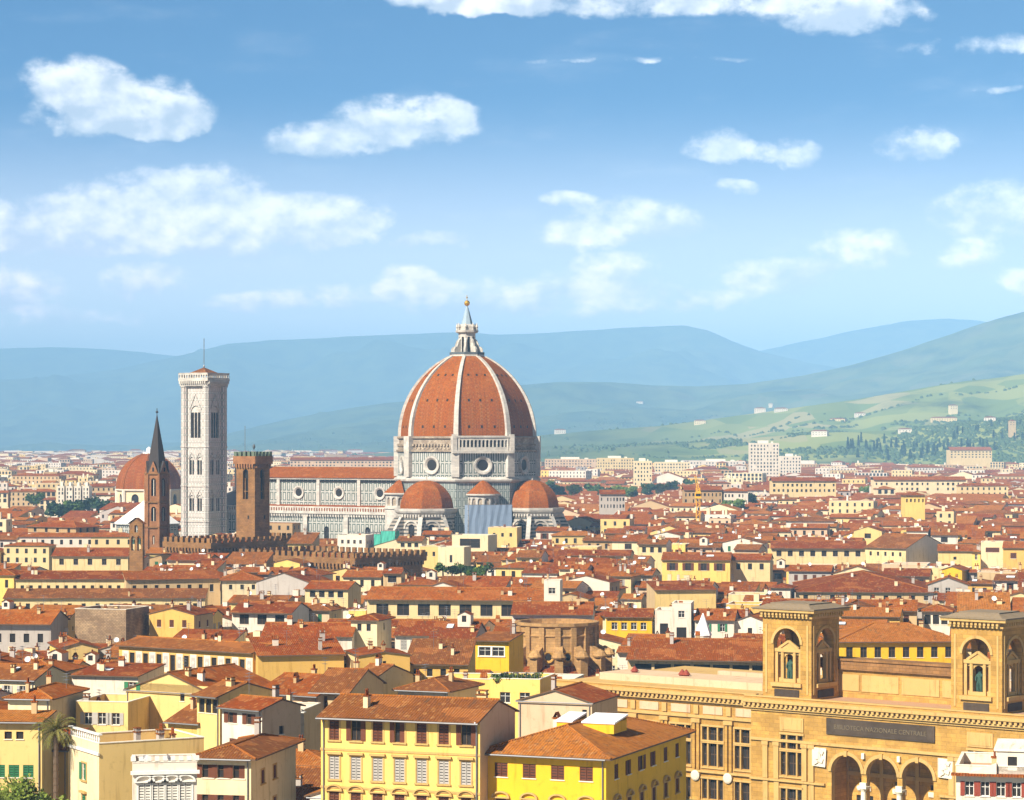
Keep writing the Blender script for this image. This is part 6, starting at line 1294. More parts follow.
def build_green():
    # the palm
    p = at_d(56, 735, 292); t = thing('palm_tree', 'tall date palm with drooping feathery fronds before the pale yellow house', 'palm tree', (p.x, p.y, 0)); zt = p.z
    tk = MB(); n = 26
    for i in range(n):
        z0, z1 = zt*i/n, zt*(i+1)/n; tk.lathe([(.34,z0),(.27,z1)], 9)
    tk.lathe([(.3,zt-.3),(.5,zt),(.45,zt+.5),(.1,zt+.8)], 9); tk.build('trunk', [M['bark']], t)
    fr = MB(); r = random.Random(3)
    for i in range(64):
        a = r.uniform(0,6.283); el = r.uniform(-.5,1.25); L = r.uniform(2.3,3.3); pts = []; d = Vector((math.cos(a)*math.cos(el), math.sin(a)*math.cos(el), math.sin(el))); q = Vector((0,0,zt+.5))
        for k in range(8): pts.append(q.copy()); q = q+d*L/7; d = (d+Vector((0,0,-.16-.03*k))).normalized()
        for k in range(7):
            A, B = pts[k], pts[k+1]; fr.bar(A, B, .025, 0, 3); side = (B-A).cross(Vector((0,0,1))).normalized()
            for s in (-1, 1):
                for f in (.2,.6):
                    o = A.lerp(B, f); tip = o+side*s*.42*(1-.08*k)+(B-A)*.7+Vector((0,0,-.16)); w = (B-A).normalized()*.05; fr.face([o-w, o+w, tip], 0)
    fr.build('fronds', [foliage('palm_leaf', (.13,.13,.03), (.22,.19,.05))], t)
    for i, (x, y, rx) in enumerate([(4,796,2.5),(19,793,2.4),(35,795,2.4),(51,797,2.1),(-10,795,2.4)]):
        q = at_d(x, y, 283-i*.9); tree('round_tree', ['clipped light green tree at the corner below the green shutters','light green round tree below the pale yellow house','bright round tree left of the palm trunk','small bright tree in front of the palm trunk','round tree cut off by the frame edge'][i], 'tree', (q.x, q.y, 0), q.z+rx*.75, rx, 100+i, 2, 'clipped trees in the square', 2600, .22)
    q = at_d(30, 792, 296); tree('round_tree', 'dark green tree between the clipped trees and the pale yellow house', 'tree', (q.x,q.y,0), q.z+1, 2.6, 140, 1, None, 1200, .22)
    # garden on the modern house and terrace pots
    for i, (x, y) in enumerate([(443,565),(452,567),(461,566),(470,568),(478,570),(486,566),(476,574)]):
        q = at_z(x, y, 16.5); tree('garden_tree', ['first','second','third','fourth','fifth','sixth','lowest'][i]+' green shrub along the roof garden under the modern white cube', 'tree', (q.x,q.y,12.5), 5.0, 2.6, 200+i, 1 if i % 2 else 0, 'roof garden below the modern white house', 320, .42)
    for i, x in enumerate([497,505,513,521,529,537]):
        q = at_d(x, 679, 391); s = MB(); s.lathe([(.25,0),(.36,.55),(.3,.55)], 10); t = thing('potted_shrub', ['first','second','third','fourth','fifth','sixth'][i]+' potted shrub along the ochre terrace railing', 'potted plant', (q.x, q.y, 16.9), 0, 'potted shrubs on the terrace'); s.build('pot', [M['clay']], t); put('foliage', crown_mesh(300+i, 1.0, .9, 160, .2, FOL[i % 3]), t, (0,0,1.2))
    # trees in the city
    C3 = [crown_mesh(400+k, 6.5, 4.6, 520, 1.0, FOL[k % 3]) for k in range(3)]
    spots = [(551,484),(560,488),(575,488),(592,486),(604,489),(617,487),(630,488),(648,487),(661,486),(672,483),(722,480),(790,478),(735,502),(975,486),(985,488),(868,489),(752,497),(724,470),(690,481)]
    for i, (x, y) in enumerate(spots):
        q = at_z(x, y-2, 21); tree('city_tree', 'round green tree number in the strip', 'tree', (q.x,q.y,0), 24+3*rnd.random(), 7, i, group='round trees among the far roofs', mesh=C3[i % 3])['label'] = ['pale','light','leafy','broad','low','full','small','dense','soft','spreading','rounded','lone','garden','twin','bushy','courtyard','crane side','distant','edge'][i]+' green tree '+('in the strip behind the east tribune' if x < 680 else 'among the far red roofs')
    for i, (x, y) in enumerate([(4,493),(14,491),(24,494),(64,508),(72,504),(82,502),(92,500),(100,503),(36,497),(52,506),(110,507)]):
        q = at_z(x, y, 15); tree('city_tree', 'dark green tree '+['by the frame edge','second from the frame edge','third from the frame edge','below the white slabs','under the second white slab','under the third white slab','under the fourth white slab','between slabs and domed chapel','over the open lawn','beside the open lawn','next to the domed chapel'][i], 'tree', (q.x,q.y,0), 17+3*rnd.random(), 6.5, i, group='trees before the apartment slabs', mesh=C3[(i % 2)])
    cyp = [crown_mesh(500+k, 2.8, 10, 260, 1.3, FOL[1], 'cypress') for k in range(2)]
    rr = random.Random(11)
    for i in range(64):
        x = 848+i*2.9+rr.uniform(-1.5,1.5); d = 4050+rr.uniform(0,350); h0 = float(hill_height(np.array([x]), np.array([d]))[0]); Y = d; X = (x-CX)/F*Y
        tree('cypress', 'dark pointed cypress in the belt below the hills', 'cypress', (X, Y, max(h0,0)-1), 20+rr.uniform(-5,4), 2.8, i, group='cypress belt below the hills', shape='cypress', mesh=cyp[i % 2])
    q = at_z(731, 495, 14); 
    for i, (x, y) in enumerate([(950,488),(655,466)]):
        q = at_z(x, y, 20); tree('cypress', ['single dark cypress beside the ochre warehouse','single dark cypress among the apartment blocks'][i], 'cypress', (q.x,q.y,0), 22, 3, 3, shape='cypress', mesh=cyp[i])
    # woods on the slopes: uncountable
    N = 90000; rs = np.random.RandomState(5); a = rs.uniform(-60, 1090, N); r = 3800*(9500/3800)**rs.rand(N)
    X = r*np.sin((a-CX)/F); Y = r*np.cos((a-CX)/F); dn = fbm(X/520.0, Y/700.0, 321, 4); lines = np.abs(fbm(X/260.0, Y/420.0, 377, 3)-.5)
    keep = (dn+rs.rand(N)*.16 > .63) | ((lines < .010)); a, r, X, Y = a[keep], r[keep], X[keep], Y[keep]
    Hh = hill_height(a, r); ok = (Hh > 3) & ((a > 560+rs.rand(len(a))*160) | (rs.rand(len(a)) < .06)); X, Y, Hh = X[ok], Y[ok], Hh[ok]; n = len(X)
    sz = rs.uniform(2.4, 5.8, n)*(.75+Y/18000); base = np.array([(0,0,1.0),(1,0,.1),(.3,.95,0),(-.8,.6,.15),(-.8,-.6,0),(.3,-.95,.1),(.6,.5,.7),(-.6,.3,.75),(0,-.7,.7)])
    ff = [(1,2,6),(2,3,7),(3,4,7),(4,5,8),(5,1,8),(6,2,7),(6,7,0),(7,4,8),(7,8,0),(8,1,6),(8,6,0)]
    P = base[None]*sz[:,None,None]*rs.uniform(.7,1.3,(n,9,3)); P += np.stack([X,Y,Hh-sz*.15],1)[:,None,:]
    Fc = (np.array(ff)[None]+np.arange(n)[:,None,None]*9).reshape(-1,3); me = bpy.data.meshes.new('hillside_woods'); me.from_pydata(P.reshape(-1,3).tolist(), [], Fc.tolist()); me.materials.append(foliage('woods_leaf', (.045,.08,.028), (.09,.125,.045)))
    o = bpy.data.objects.new('hillside_woods', me); C.objects.link(o); tag(o, 'scattered dark woods and hedgerows over the hill slopes', None, None, 'stuff')
build_green()

# ------------------------------------------------------------------ scaffolds, crane
def scaffold(label, loc, rot, w, d, z0, z1, mat, sheet=True, name='scaffold'):
    t = thing(name, label, 'scaffold', (loc[0], loc[1], 0), rot); n = max(2, int(w/2.4)); pl = MB()
    for i in range(n+1):
        x = -w/2+w*i/n
        for y in (-d/2, d/2): pl.bar((x,y,z0),(x,y,z1+1.0),.09,0)
    k = max(2, int((z1-z0)/2.2))
    for j in range(k+1):
        z = z0+(z1-z0)*j/k
        for y in (-d/2, d/2): pl.bar((-w/2,y,z),(w/2,y,z),.08,0)
        pl.box(-w/2,w/2,-d/2+.2,d/2-.2,z-.06,z,1,True)
    pl.build('poles_and_planks', [M['metal'], M['wood']], t)
    if sheet:
        s = MB(); rr = random.Random(int(w*10)); nn = 14
        def side(o, u, L):
            nx, ny = u[1], -u[0]
            for i in range(nn):
                for j in range(4):
                    A, B = L*i/nn, L*(i+1)/nn; za, zb = z0+(z1-z0)*j/4, z0+(z1-z0)*(j+1)/4; f = lambda a, z: .12*math.sin(a*2.1+z*.7)+.06*math.sin(a*5+z)
                    s.face([(o[0]+u[0]*a+nx*(.3+f(a,z)), o[1]+u[1]*a+ny*(.3+f(a,z)), z) for a, z in ((A,za),(B,za),(B,zb),(A,zb))])
        side((-w/2,-d/2),(1,0),w); side((w/2,-d/2),(0,1),d); side((-w/2,d/2),(0,-1),d); s.build('sheeting', [mat], t)
    return t
def build_works():
    a = R(-45)+CATH; scaffold('tall scaffold wrapped in pale blue sheeting below the round exedra of the cathedral', (DC.x+math.cos(a)*38.5, DC.y+math.sin(a)*38.5), a+R(90), 18.5, 5, 0, 26.6, M['sheet'])
    p = at_z(372, 534, 17); scaffold('low scaffold draped in green netting before the cathedral aisle', (p.x, p.y), R(-10), 15, 6, 6, 17, M['net']); p = at_z(397, 534, 17); scaffold('open scaffold of dark poles between the two green netted ones', (p.x-5, p.y+6), R(-10), 13, 6, 6, 17.4, M['net'], False)
    p = at_z(390, 534, 17.2); scaffold('narrow green netted scaffold beside the south tribune', (p.x, p.y), R(-10), 5.5, 6, 6, 18.4, M['net'])
    p = at_z(698, 512, 22.0); t = thing('tower_crane', 'yellow lattice tower crane standing among the red roofs', 'crane', (p.x, p.y, 0)); zt = HC-(488-HY)/F*p.y; m = MB(); w = .8
    for x in (-w, w):
        for y in (-w, w): m.bar((x,y,0),(x,y,zt),.16)
    k = int(zt/1.8)
    for i in range(k):
        z0, z1 = zt*i/k, zt*(i+1)/k; s = 1 if i % 2 else -1
        for y in (-w, w): m.bar((-w*s,y,z0),(w*s,y,z1),.10)
        for x in (-w, w): m.bar((x,-w*s,z0),(x,w*s,z1),.10)
    m.build('mast', [M['crane']], t); c = MB(); c.box(-1.3,1.3,-1.6,1.6,zt-4.5,zt-2.0,0,True); c.box(-1.1,1.1,-1.65,-1.61,zt-3.6,zt-2.4,1); c.build('cab', [M['crane'], M['glass']], t)
    j = MB(); 
    for x in (-.4,.4): j.bar((x,-2,zt-1),(x,16,zt+5),.13); j.bar((x,-2,zt-1),(x,-7,zt-1.2),.13)
    for i in range(9): j.bar((-.4,i*2-2,zt-1+i*.68),(.4,i*2,zt-.3+i*.68),.07)
    j.box(-.7,.7,-7,-5.5,zt-2.2,zt-1.2,0,True); j.build('jib', [M['crane']], t)
build_works()

# ------------------------------------------------------------------ filling the streets of the old town
def overlap(p, q):
    for poly in (p, q):
        for i in range(4):
            a, b = poly[i], poly[(i+1) % 4]; nx, ny = b[1]-a[1], a[0]-b[0]; L = math.hypot(nx, ny)
            P = [(x*nx+y*ny)/L for x, y in p]; Q = [(x*nx+y*ny)/L for x, y in q]
            if max(P) < min(Q)+.15 or max(Q) < min(P)+.15: return False
    return True
PROT = [h for h in HOUSES]
def pb(x0, x1, y0, y1, Y): PROT.append(dict(poly=None, box=(x0,x1,y0,y1), Y=Y, hand=True))
pb(180,230,338,528,1150); pb(235,270,425,538,868); pb(146,169,410,545,876); pb(162,308,530,550,826); pb(230,422,548,564,770); pb(128,145,518,564,800); pb(270,400,460,530,1100); pb(396,580,300,533,1050); pb(457,518,500,530,1070); pb(436,492,560,574,860); pb(344,400,530,552,980); pb(112,185,445,520,1180); pb(696,702,488,530,800); pb(698,708,620,640,580); pb(490,545,668,690,388); pb(46,68,715,785,290); pb(0,130,482,512,1300); pb(556,762,680,799,425)
def blockers(poly):
    return [h['poly'] for h in HOUSES if h.get('poly')]
LM = [((DC.x, DC.y), 58), (tuple(at_d(204,500,1153)[:2]), 13), (tuple(at_d(157,500,880)[:2]), 6), (tuple(at_d(253,500,868)[:2]), 7), (tuple(at_d(149,480,1480)[:2]), 21), (tuple(at_d(147,500,1190)[:2]), 18)]
for q in (-50, -75, -100): LM.append(((DC.x+math.cos(CATH)*q, DC.y+math.sin(CATH)*q), 27))
for (px, py, Y, w, d, r) in ((211,538,835,21,48,40),(355,554,772,48,30,40)):
    c = at_d(px,py,Y); ca, sa = math.cos(R(-r)), math.sin(R(-r))
    HOUSES.append(dict(o=None, poly=[(c.x+ca*a-sa*b, c.y+sa*a+ca*b) for a, b in ((-w-1,-1),(1,-1),(1,d+1),(-w-1,d+1))], box=(0,0,900,900), Y=9999, hand=True))
COLW = ['cream','ivory','white','pale yellow','buff','pinkish','ochre','yellow','tan','grey']
CWT = [20,20,26,13,11,8,7,5,5,5]
def fill():
    rg = random.Random(21); G = 13.0; c, s = math.cos(R(-G)), math.sin(R(-G)); polys = [h['poly'] for h in HOUSES if h.get('poly')]; cand = []
    v = 215.0
    while v < 1120:
        dep = rg.uniform(8.5,13); u = -330.0+rg.uniform(0,6)
        while u < 330:
            w = rg.uniform(7,14.5) if rg.random() < .88 else rg.uniform(16,25)
            cu, cv = u+w/2, v+dep/2; X, Y = c*cu-s*cv, s*cu+c*cv; du = w
            if 281 < Y < 1000 and abs(X) < .205*Y+8:
                rot = G+rg.uniform(-5,5); ww, dd = w*.955, dep*.95; cr, sr = math.cos(R(-rot)), math.sin(R(-rot))
                for attempt in range(3):
                    poly = [(X+cr*a-sr*b, Y+sr*a+cr*b) for a, b in ((-ww/2,-dd/2),(ww/2,-dd/2),(ww/2,dd/2),(-ww/2,dd/2))]
                    if not any(overlap(poly, q) for q in polys) and not any((X-m[0][0])**2+(Y-m[0][1])**2 < (m[1]+max(ww,dd)*.55)**2 for m in LM): break
                    ww *= .62; dd *= .75
                else: poly = None
                if poly:
                    kind = rg.choices(['gx','gy','hip','shed','flat'], [50,20,14,10,6])[0]; pitch = rg.uniform(12,17.5); ze = rg.choice([10.5,12,13,14,14.5,15,15.5,16,16.5,17.5,19])+rg.uniform(-.7,.7)
                    if Y > 700: ze += rg.uniform(0,1.5)
                    p = math.tan(R(pitch)); rise = {'gx':dd/2*p,'gy':ww/2*p,'hip':min(ww,dd)/2*p,'shed':dd*p,'flat':.6}[kind]
                    xs = [proj((x,y,ze))[0] for x, y in poly]; x0, x1 = min(xs)-2, max(xs)+2; ok = True
                    for h in PROT:
                        if h['Y'] > Y-2 and h['box'][1] > x0 and h['box'][0] < x1:
                            lim = HC-(min(h['box'][3],798)-HY)*(Y-dd*.4)/F     # highest z that keeps it in view
                            if ze+rise+1.2 > lim: ze = min(ze, lim-rise-1.2)
                    if ze < 6.0 or (Y < 350 and x1 > 690): ok = False
                    if ok: cand.append(dict(X=X,Y=Y,rot=rot,w=ww,d=dd,ze=ze,kind=kind,pitch=pitch,rise=rise,wall=rg.choices(COLW,CWT)[0],seed=len(cand)+500,poly=poly))
            u += du
        v += dep+(rg.choice([.3,.3,3.5,5]))
    # what shows: nearest first over a picture-sized mask
    mask = np.zeros((800,1024), bool); items = [(h['Y'], None, h) for h in PROT if h.get('hand')]+[(q['Y'], q, None) for q in cand]; items.sort(key=lambda t: t[0])
    for Y, q, h in items:
        if q is None:
            x0,x1,y0,y1 = h['box']; y1 = max(y1,y0)
        else:
            P = [proj((x,y,z)) for x, y in q['poly'] for z in (q['ze'], q['ze']+q['rise'])]; x0,x1 = min(a[0] for a in P), max(a[0] for a in P); y0 = min(a[1] for a in P); y1 = 800; q['cx'] = (x0+x1)/2; q['cy'] = max(a[1] for a in P)
        a0,a1,b0,b1 = max(0,int(x0)),min(1024,int(x1)),max(0,int(y0)),min(800,int(y1))
        if a1 <= a0 or b1 <= b0:
            if q: q['vis'] = 0
            continue
        sub = mask[b0:b1,a0:a1]
        if q: q['vis'] = int((~sub[:min(60,b1-b0)]).sum())
        sub[:] = True
    return [q for q in cand if q.get('vis',0) > 12]
CAND = fill()
ORD = ['','second ','third ','fourth ','fifth ','sixth ','seventh ','eighth ','ninth ','tenth ','eleventh ','twelfth ','thirteenth ','fourteenth ','fifteenth ']
ANCH = [('the round stone apse',558,645),('the long palace with eight dark windows',455,604),('the frescoed palace',185,655),('the bell gable',136,545),('the square battlemented tower',253,520),('the long battlemented wing',330,562),
 ('the east tribune',545,515),('the great red hall roof',865,580),('the broad yellow palazzo',400,715),('the lemon yellow corner house',590,745),('the palm tree',56,730),('the inscription band',880,720),('the yellow crane',698,515),('the white tiled pyramid',703,632),
 ('the rough stone block',100,622),('the yellow convent wing',70,584),('the modern white cube',455,552),('the hall with tall white gable',900,552),('the squat brown tower house',52,535),('the ochre warehouse',975,503),('the three window yellow house',696,566),
 ('the golden house behind the library',895,650),('the large plain ochre gable',165,700),('the orange yellow sashed house',490,652),('the white terraced house',287,718),('the cloister range',90,560),('the tall white balconied house',810,525),('the terrace garden',515,680)]
KW = {'gx':'long roofed','gy':'gable fronted','hip':'hip roofed','shed':'lean roofed','flat':'flat roofed'}
def build_fill():
    CAND.sort(key=lambda q: -q['vis']); near, rest = CAND[:232], CAND[232:]
    for q in near:
        q['a'] = min(ANCH, key=lambda t: ((t[1]-q['cx'])**2+(1.6*(t[2]-q['cy']))**2)); q['dist'] = (q['a'][1]-q['cx'])**2+(1.6*(q['a'][2]-q['cy']))**2
    groups = {}
    for q in near: groups.setdefault((q['a'][0], q['wall'], q['kind']), []).append(q)
    for k, L in groups.items():
        L.sort(key=lambda q: q['dist'])
        for i, q in enumerate(L): q['label'] = (f"{k[1]} {KW[k[2]]} house by {k[0]}" if len(L) == 1 else f"{ORD[i]}{k[1]} {KW[k[2]]} house out from {k[0]}" if i else f"{k[1]} {KW[k[2]]} house directly by {k[0]}")
    for q in near:
        rg = random.Random(q['seed']); ww = q['w']; nw = max(1, int(ww/rg.uniform(2.6,3.6))); sh = rg.choices(['brown','green','grey'],[55,15,30])[0]; st = (sh, rg.choice(['mix','shut','open','bare','closed']), False)
        hgt = rg.uniform(1.4,2.0); wd = rg.uniform(.9,1.3); rows = [(nw,-1.9,wd,hgt,st),(nw,-5.3,wd,hgt,st)]
        if rg.random() < .18: rows = [(max(1,nw//2),-1.7,2.4,1.8,('brown','closed',False))]+rows[1:]
        if rg.random() < .12: rows = []
        nr = max(1, int(q['d']/4)); right = [(nr,-2.2,.9,1.4,st),(nr,-5.4,.9,1.4,st)] if rg.random() < .6 else [(1,-1.5,.7,.9,('brown','bare',False))]
        ex = []
        if q['kind'] in ('gx','hip') and rg.random() < .30: ex.append(('skylight', rg.uniform(-.6,.6), rg.uniform(-.6,-.3), rg.randrange(3)))
        if q['kind'] in ('gx',) and rg.random() < .06: ex.append(('dormer', rg.uniform(-.5,.5), -.35, rg.randrange(2)))
        if rg.random() < .28: ex.append(('dish', rg.uniform(-.7,.7), rg.uniform(-.5,.3), rg.uniform(-30,60)))
        rf = rg.choices([0,1,2,3],[38,26,20,16])[0] if q['Y'] > 430 else rg.choices([0,1,2,3],[35,15,30,20])[0]
        side = rg.choice([None,None,'buff','grey','white','cream','pinkish'])
        if q['Y'] > 560: rows = rows[:1]; right = right[:1]
        house('house', q['label'], 'house', (q['X'],q['Y']), q['rot'], q['w'], q['d'], q['ze'], kind=q['kind'], wall=q['wall'], roof=rf, pitch=q['pitch'], oh=rg.uniform(.4,1.0), verge=rg.uniform(.1,.3), front=rows, right=right, group='houses of the old town',
              chim=rg.choice([0,1,1,2,2,3]), ant=rg.choice([0,1,1,2]), extras=ex, seed=q['seed'], sidewall=side, near=q['Y'] < 620)
    return rest
REST = build_fill()

# ------------------------------------------------------------------ the rest of the city: too many to count
def build_far():
    rg = random.Random(77); mb = MB(); fm = [PL[k] for k in COLW]+[RF[0],RF[1],RF[2],RF[3],M['glass'],PL['white'],M['slate'],M['green']]
    FL = [plaster('far_'+k.replace(' ','_'), tuple(min(.85,c*f) for c, f in zip(WALLC[k], (1.0,.98,1.0))), .1, .2) for k in COLW]; 
    def one(X, Y, rot, w, d, ze, kind, pitch, wall, rf, win, ch):
        c, s = math.cos(R(-rot)), math.sin(R(-rot)); p = math.tan(R(pitch)); T = lambda a, b, z: (X+c*a-s*b, Y+s*a+c*b, z)
        def q(pts, m): mb.face([T(*t) for t in pts], m)
        a, b = w/2, d/2; ov = .6; t = .2
        q([(-a,-b,0),(a,-b,0),(a,-b,ze),(-a,-b,ze)], wall); q([(a,-b,0),(a,b,0),(a,b,ze),(a,-b,ze)], wall); q([(a,b,0),(-a,b,0),(-a,b,ze),(a,b,ze)], wall); q([(-a,b,0),(-a,-b,0),(-a,-b,ze),(-a,b,ze)], wall)
        e0 = ze-ov*p+t
        if kind == 'gx':
            z = ze+b*p+t; q([(-a-.2,-b-ov,e0),(a+.2,-b-ov,e0),(a+.2,0,z),(-a-.2,0,z)], rf); q([(a+.2,b+ov,e0),(-a-.2,b+ov,e0),(-a-.2,0,z),(a+.2,0,z)], rf); q([(a,-b,ze),(a,b,ze),(a,0,z-t)], wall); q([(-a,b,ze),(-a,-b,ze),(-a,0,z-t)], wall); q([(-a-.2,-b-ov,e0-.25),(a+.2,-b-ov,e0-.25),(a+.2,-b-ov,e0),(-a-.2,-b-ov,e0)], 14)
        elif kind == 'gy':
            z = ze+a*p+t; q([(-a-ov,b+.2,e0),(-a-ov,-b-.2,e0),(0,-b-.2,z),(0,b+.2,z)], rf); q([(a+ov,-b-.2,e0),(a+ov,b+.2,e0),(0,b+.2,z),(0,-b-.2,z)], rf); q([(-a,-b,ze),(a,-b,ze),(0,-b,z-t)], wall); q([(a,b,ze),(-a,b,ze),(0,b,z-t)], wall)
        elif kind == 'hip':
            m = min(a,b)+ov; z = e0+m*p; x, y = max(0,a-b), max(0,b-a); A = (-x,-y,z); B = (x,y,z); E = [(-a-ov,-b-ov,e0),(a+ov,-b-ov,e0),(a+ov,b+ov,e0),(-a-ov,b+ov,e0)]
            if a >= b: q([E[0],E[1],B,A],rf); q([E[1],E[2],B],rf); q([E[2],E[3],A,B],rf); q([E[3],E[0],A],rf)
            else: q([E[0],E[1],A],rf); q([E[1],E[2],B,A],rf); q([E[2],E[3],B],rf); q([E[3],E[0],A,B],rf)
        elif kind == 'shed':
            z = ze+d*p; q([(-a-.2,-b-ov,e0),(a+.2,-b-ov,e0),(a+.2,b,z+t),(-a-.2,b,z+t)], rf); q([(a,-b,ze),(a,b,ze),(a,b,z)], wall); q([(a,b,ze),(-a,b,ze),(-a,b,z),(a,b,z)], wall); q([(-a,b,ze),(-a,-b,ze),(-a,b,z)], wall)
        else: q([(-a,-b,ze),(a,-b,ze),(a,b,ze),(-a,b,ze)], rf if rg.random() < .3 else 15)
        if win:
            n = max(1, int(w/3.4)); sty = rg.random(); hh = 1.8 if sty < .8 else 2.6; ww = .55 if sty < .8 else 1.1
            for r_ in range(win):
                zc = ze-1.9-r_*3.4
                if zc < 1.5: break
                for i in range(n):
                    x = -a+(i+.5)*w/n; q([(x-ww,-b-.06,zc-hh/2),(x+ww,-b-.06,zc-hh/2),(x+ww,-b-.06,zc+hh/2),(x-ww,-b-.06,zc+hh/2)], 14)
                n2 = max(1, int(d/4.5))
                for i in range(n2):
                    y = -b+(i+.5)*d/n2; q([(a+.06,y-.5,zc-.8),(a+.06,y+.5,zc-.8),(a+.06,y+.5,zc+.8),(a+.06,y-.5,zc+.8)], 14)
        for k in range(ch):
            x, y = rg.uniform(-a*.8,a*.8), rg.uniform(-b*.7,b*.7); zz = ze+rg.uniform(1.2,3.2); r0 = rg.uniform(.35,.9)
            for (pa, pb_) in (((x-r0,y-r0),(x+r0,y-r0)),((x+r0,y-r0),(x+r0,y+r0)),((x+r0,y+r0),(x-r0,y+r0)),((x-r0,y+r0),(x-r0,y-r0))): q([(*pa,ze-.5),(*pb_,ze-.5),(*pb_,zz),(*pa,zz)], 15 if rg.random() < .5 else 1)
            q([(x-r0,y-r0,zz),(x+r0,y-r0,zz),(x+r0,y+r0,zz),(x-r0,y+r0,zz)], 10)
    for Q in REST: one(Q['X'],Q['Y'],Q['rot'],Q['w'],Q['d'],Q['ze'],Q['kind'],Q['pitch'],COLW.index(Q['wall']),10+rg.choices([0,1,2,3],[50,35,10,5])[0],2,rg.choice([1,2,3,4]))
    v = 985.0; cnt = 0; lawn = lambda px, Y: (px < 60 and 1350 < Y < 1800) or (px < 118 and 1500 < Y < 1720)
    while v < 7200:
        k = .9 if v < 2000 else 1.05 if v < 3500 else 1.4; dep = rg.uniform(10,15)*k; G = 10+14*math.sin(v/170.0); u = -.225*v
        while u < .225*v:
            w = (rg.uniform(9,22) if rg.random() < .8 else rg.uniform(22,46))*k; X, Y = u+w/2, v+dep/2+rg.uniform(-1.5,1.5); px = CX+F*X/Y; u += w*1.04+(rg.uniform(3,9) if rg.random() < .12 else .3)
            if any((X-m[0][0])**2+(Y-m[0][1])**2 < (m[1]+max(w,dep)*.55)**2 for m in LM): continue
            if v > 3300 and float(hill_height(np.array([px]), np.array([max(v,3000.)]))[0]) > 4: continue
            dens = 1.0
            if px < 260 and v > 1400: dens = .55
            if v > 3500: dens = .7
            if rg.random() > dens or lawn(px, Y) or (v < 1090 and 335 < px < 404): continue
            left = px < 330 and v > 1700; apt = rg.random() < (.32 if left else .10 if v > 1700 else .02)
            if apt: w *= .9; ze = rg.uniform(15,24); kind = 'flat' if rg.random() < .75 else 'hip'; wall = rg.choices(range(10),[14,20,34,6,8,10,2,1,6,6])[0]; win = int(ze/3.4)
            else: ze = rg.uniform(10.5,17.5); kind = rg.choices(['gx','gy','hip','shed','flat'],[62,9,19,5,5])[0]; wall = rg.choices(range(10),CWT)[0]; win = 2
            if 1000 < v < 1160 and 90 < px < 600: ze *= .75
            if 1100 < v < 1720 and 36 < px < 122: ze = min(ze, 10.0)
            if 1300 < v < 2250 and 535 < px < 690: ze = min(ze, 12.0)
            one(X, Y, G+rg.uniform(-5,5)+(90 if rg.random() < 0 else 0), w, dep*.95, ze, kind, rg.uniform(13,19), wall, 10+rg.choices([0,1,2,3],[38,24,20,18])[0], win if v < 3600 else (1 if rg.random() < .5 else 0), rg.choice([0,1,2,3]) if v < 2200 else (1 if rg.random() < .4 else 0)); cnt += 1
        v += dep+(rg.choice([.4,4,7,11]) if v < 2200 else rg.choice([4,9,18,30]))
    o = mb.build('distant_houses', FL+fm[10:], None); tag(o, 'sea of distant red roofed houses reaching to the foot of the hills', None, 'houses of the old town', 'stuff'); print('far houses', cnt, 'faces', len(mb.f), 'rest', len(REST), 'near', len(CAND)-len(REST))
build_far()

# ------------------------------------------------------------------ bigger blocks that stand out far away
def apartment(label, x0, x1, yt, Y, d, wall, rows, cols, kind='flat', name='apartment_block', rot=0, cat='apartment block', roof=6):
    L, Rr = (x0-CX)/F*Y, (x1-CX)/F*Y; w = Rr-L; zt = HC-(yt-HY)/F*Y; t = thing(name, label, cat, ((L+Rr)/2, Y+d/2, 0), R(-rot)); mb = MB(); holes = []
    fh = 3.4 if rows*3.4 < zt else zt/rows
    for r_ in range(rows):
        for c_ in range(cols):
            cx = (c_+.5)*w/cols; zc = zt-1.0-(r_+.5)*fh
            if zc > 1.5 and rnd.random() > .1: q = w/cols*rnd.uniform(.15,.27); holes.append((cx-q, cx+q, zc-rnd.uniform(.7,1.0), zc+.9))
    for o, u, L_, hh in (((-w/2,-d/2),(1,0),w,holes),((w/2,-d/2),(0,1),d,[]),((w/2,d/2),(-1,0),w,[]),((-w/2,d/2),(0,-1),d,[])): mb.facade(o, u, L_, 0, zt, hh, .7, 0)
    mb.face([(-w/2+.1,-d/2+.6,1),(w/2-.1,-d/2+.6,1),(w/2-.1,-d/2+.6,zt-.3),(-w/2+.1,-d/2+.6,zt-.3)], 1)
    if kind == 'flat': mb.face([(-w/2,-d/2,zt-.4),(w/2,-d/2,zt-.4),(w/2,d/2,zt-.4),(-w/2,d/2,zt-.4)], 0)
    mb.build('wall', [PL.get(wall, PL['white']), M['glass']], t)
    if kind == 'flat':
        b = MB(); b.box(-w*.2,w*.15,-d*.2,d*.2,zt-.4,zt+2.4,0); b.box(w*.25,w*.32,-d*.1,d*.1,zt-.4,zt+1.4,0); b.build('roof_plant', [PL['palegrey'] if 'palegrey' in PL else M['palegrey']], t)
        for r_ in range(rows): b = None
    else:
        rb, hf = roof_builder('hip' if kind == 'hip' else 'gx', w, d, zt, 15, .9, .3, rnd, False); rb.build('roof', ROOFM(roof if roof < 4 else 0), t)
    return t
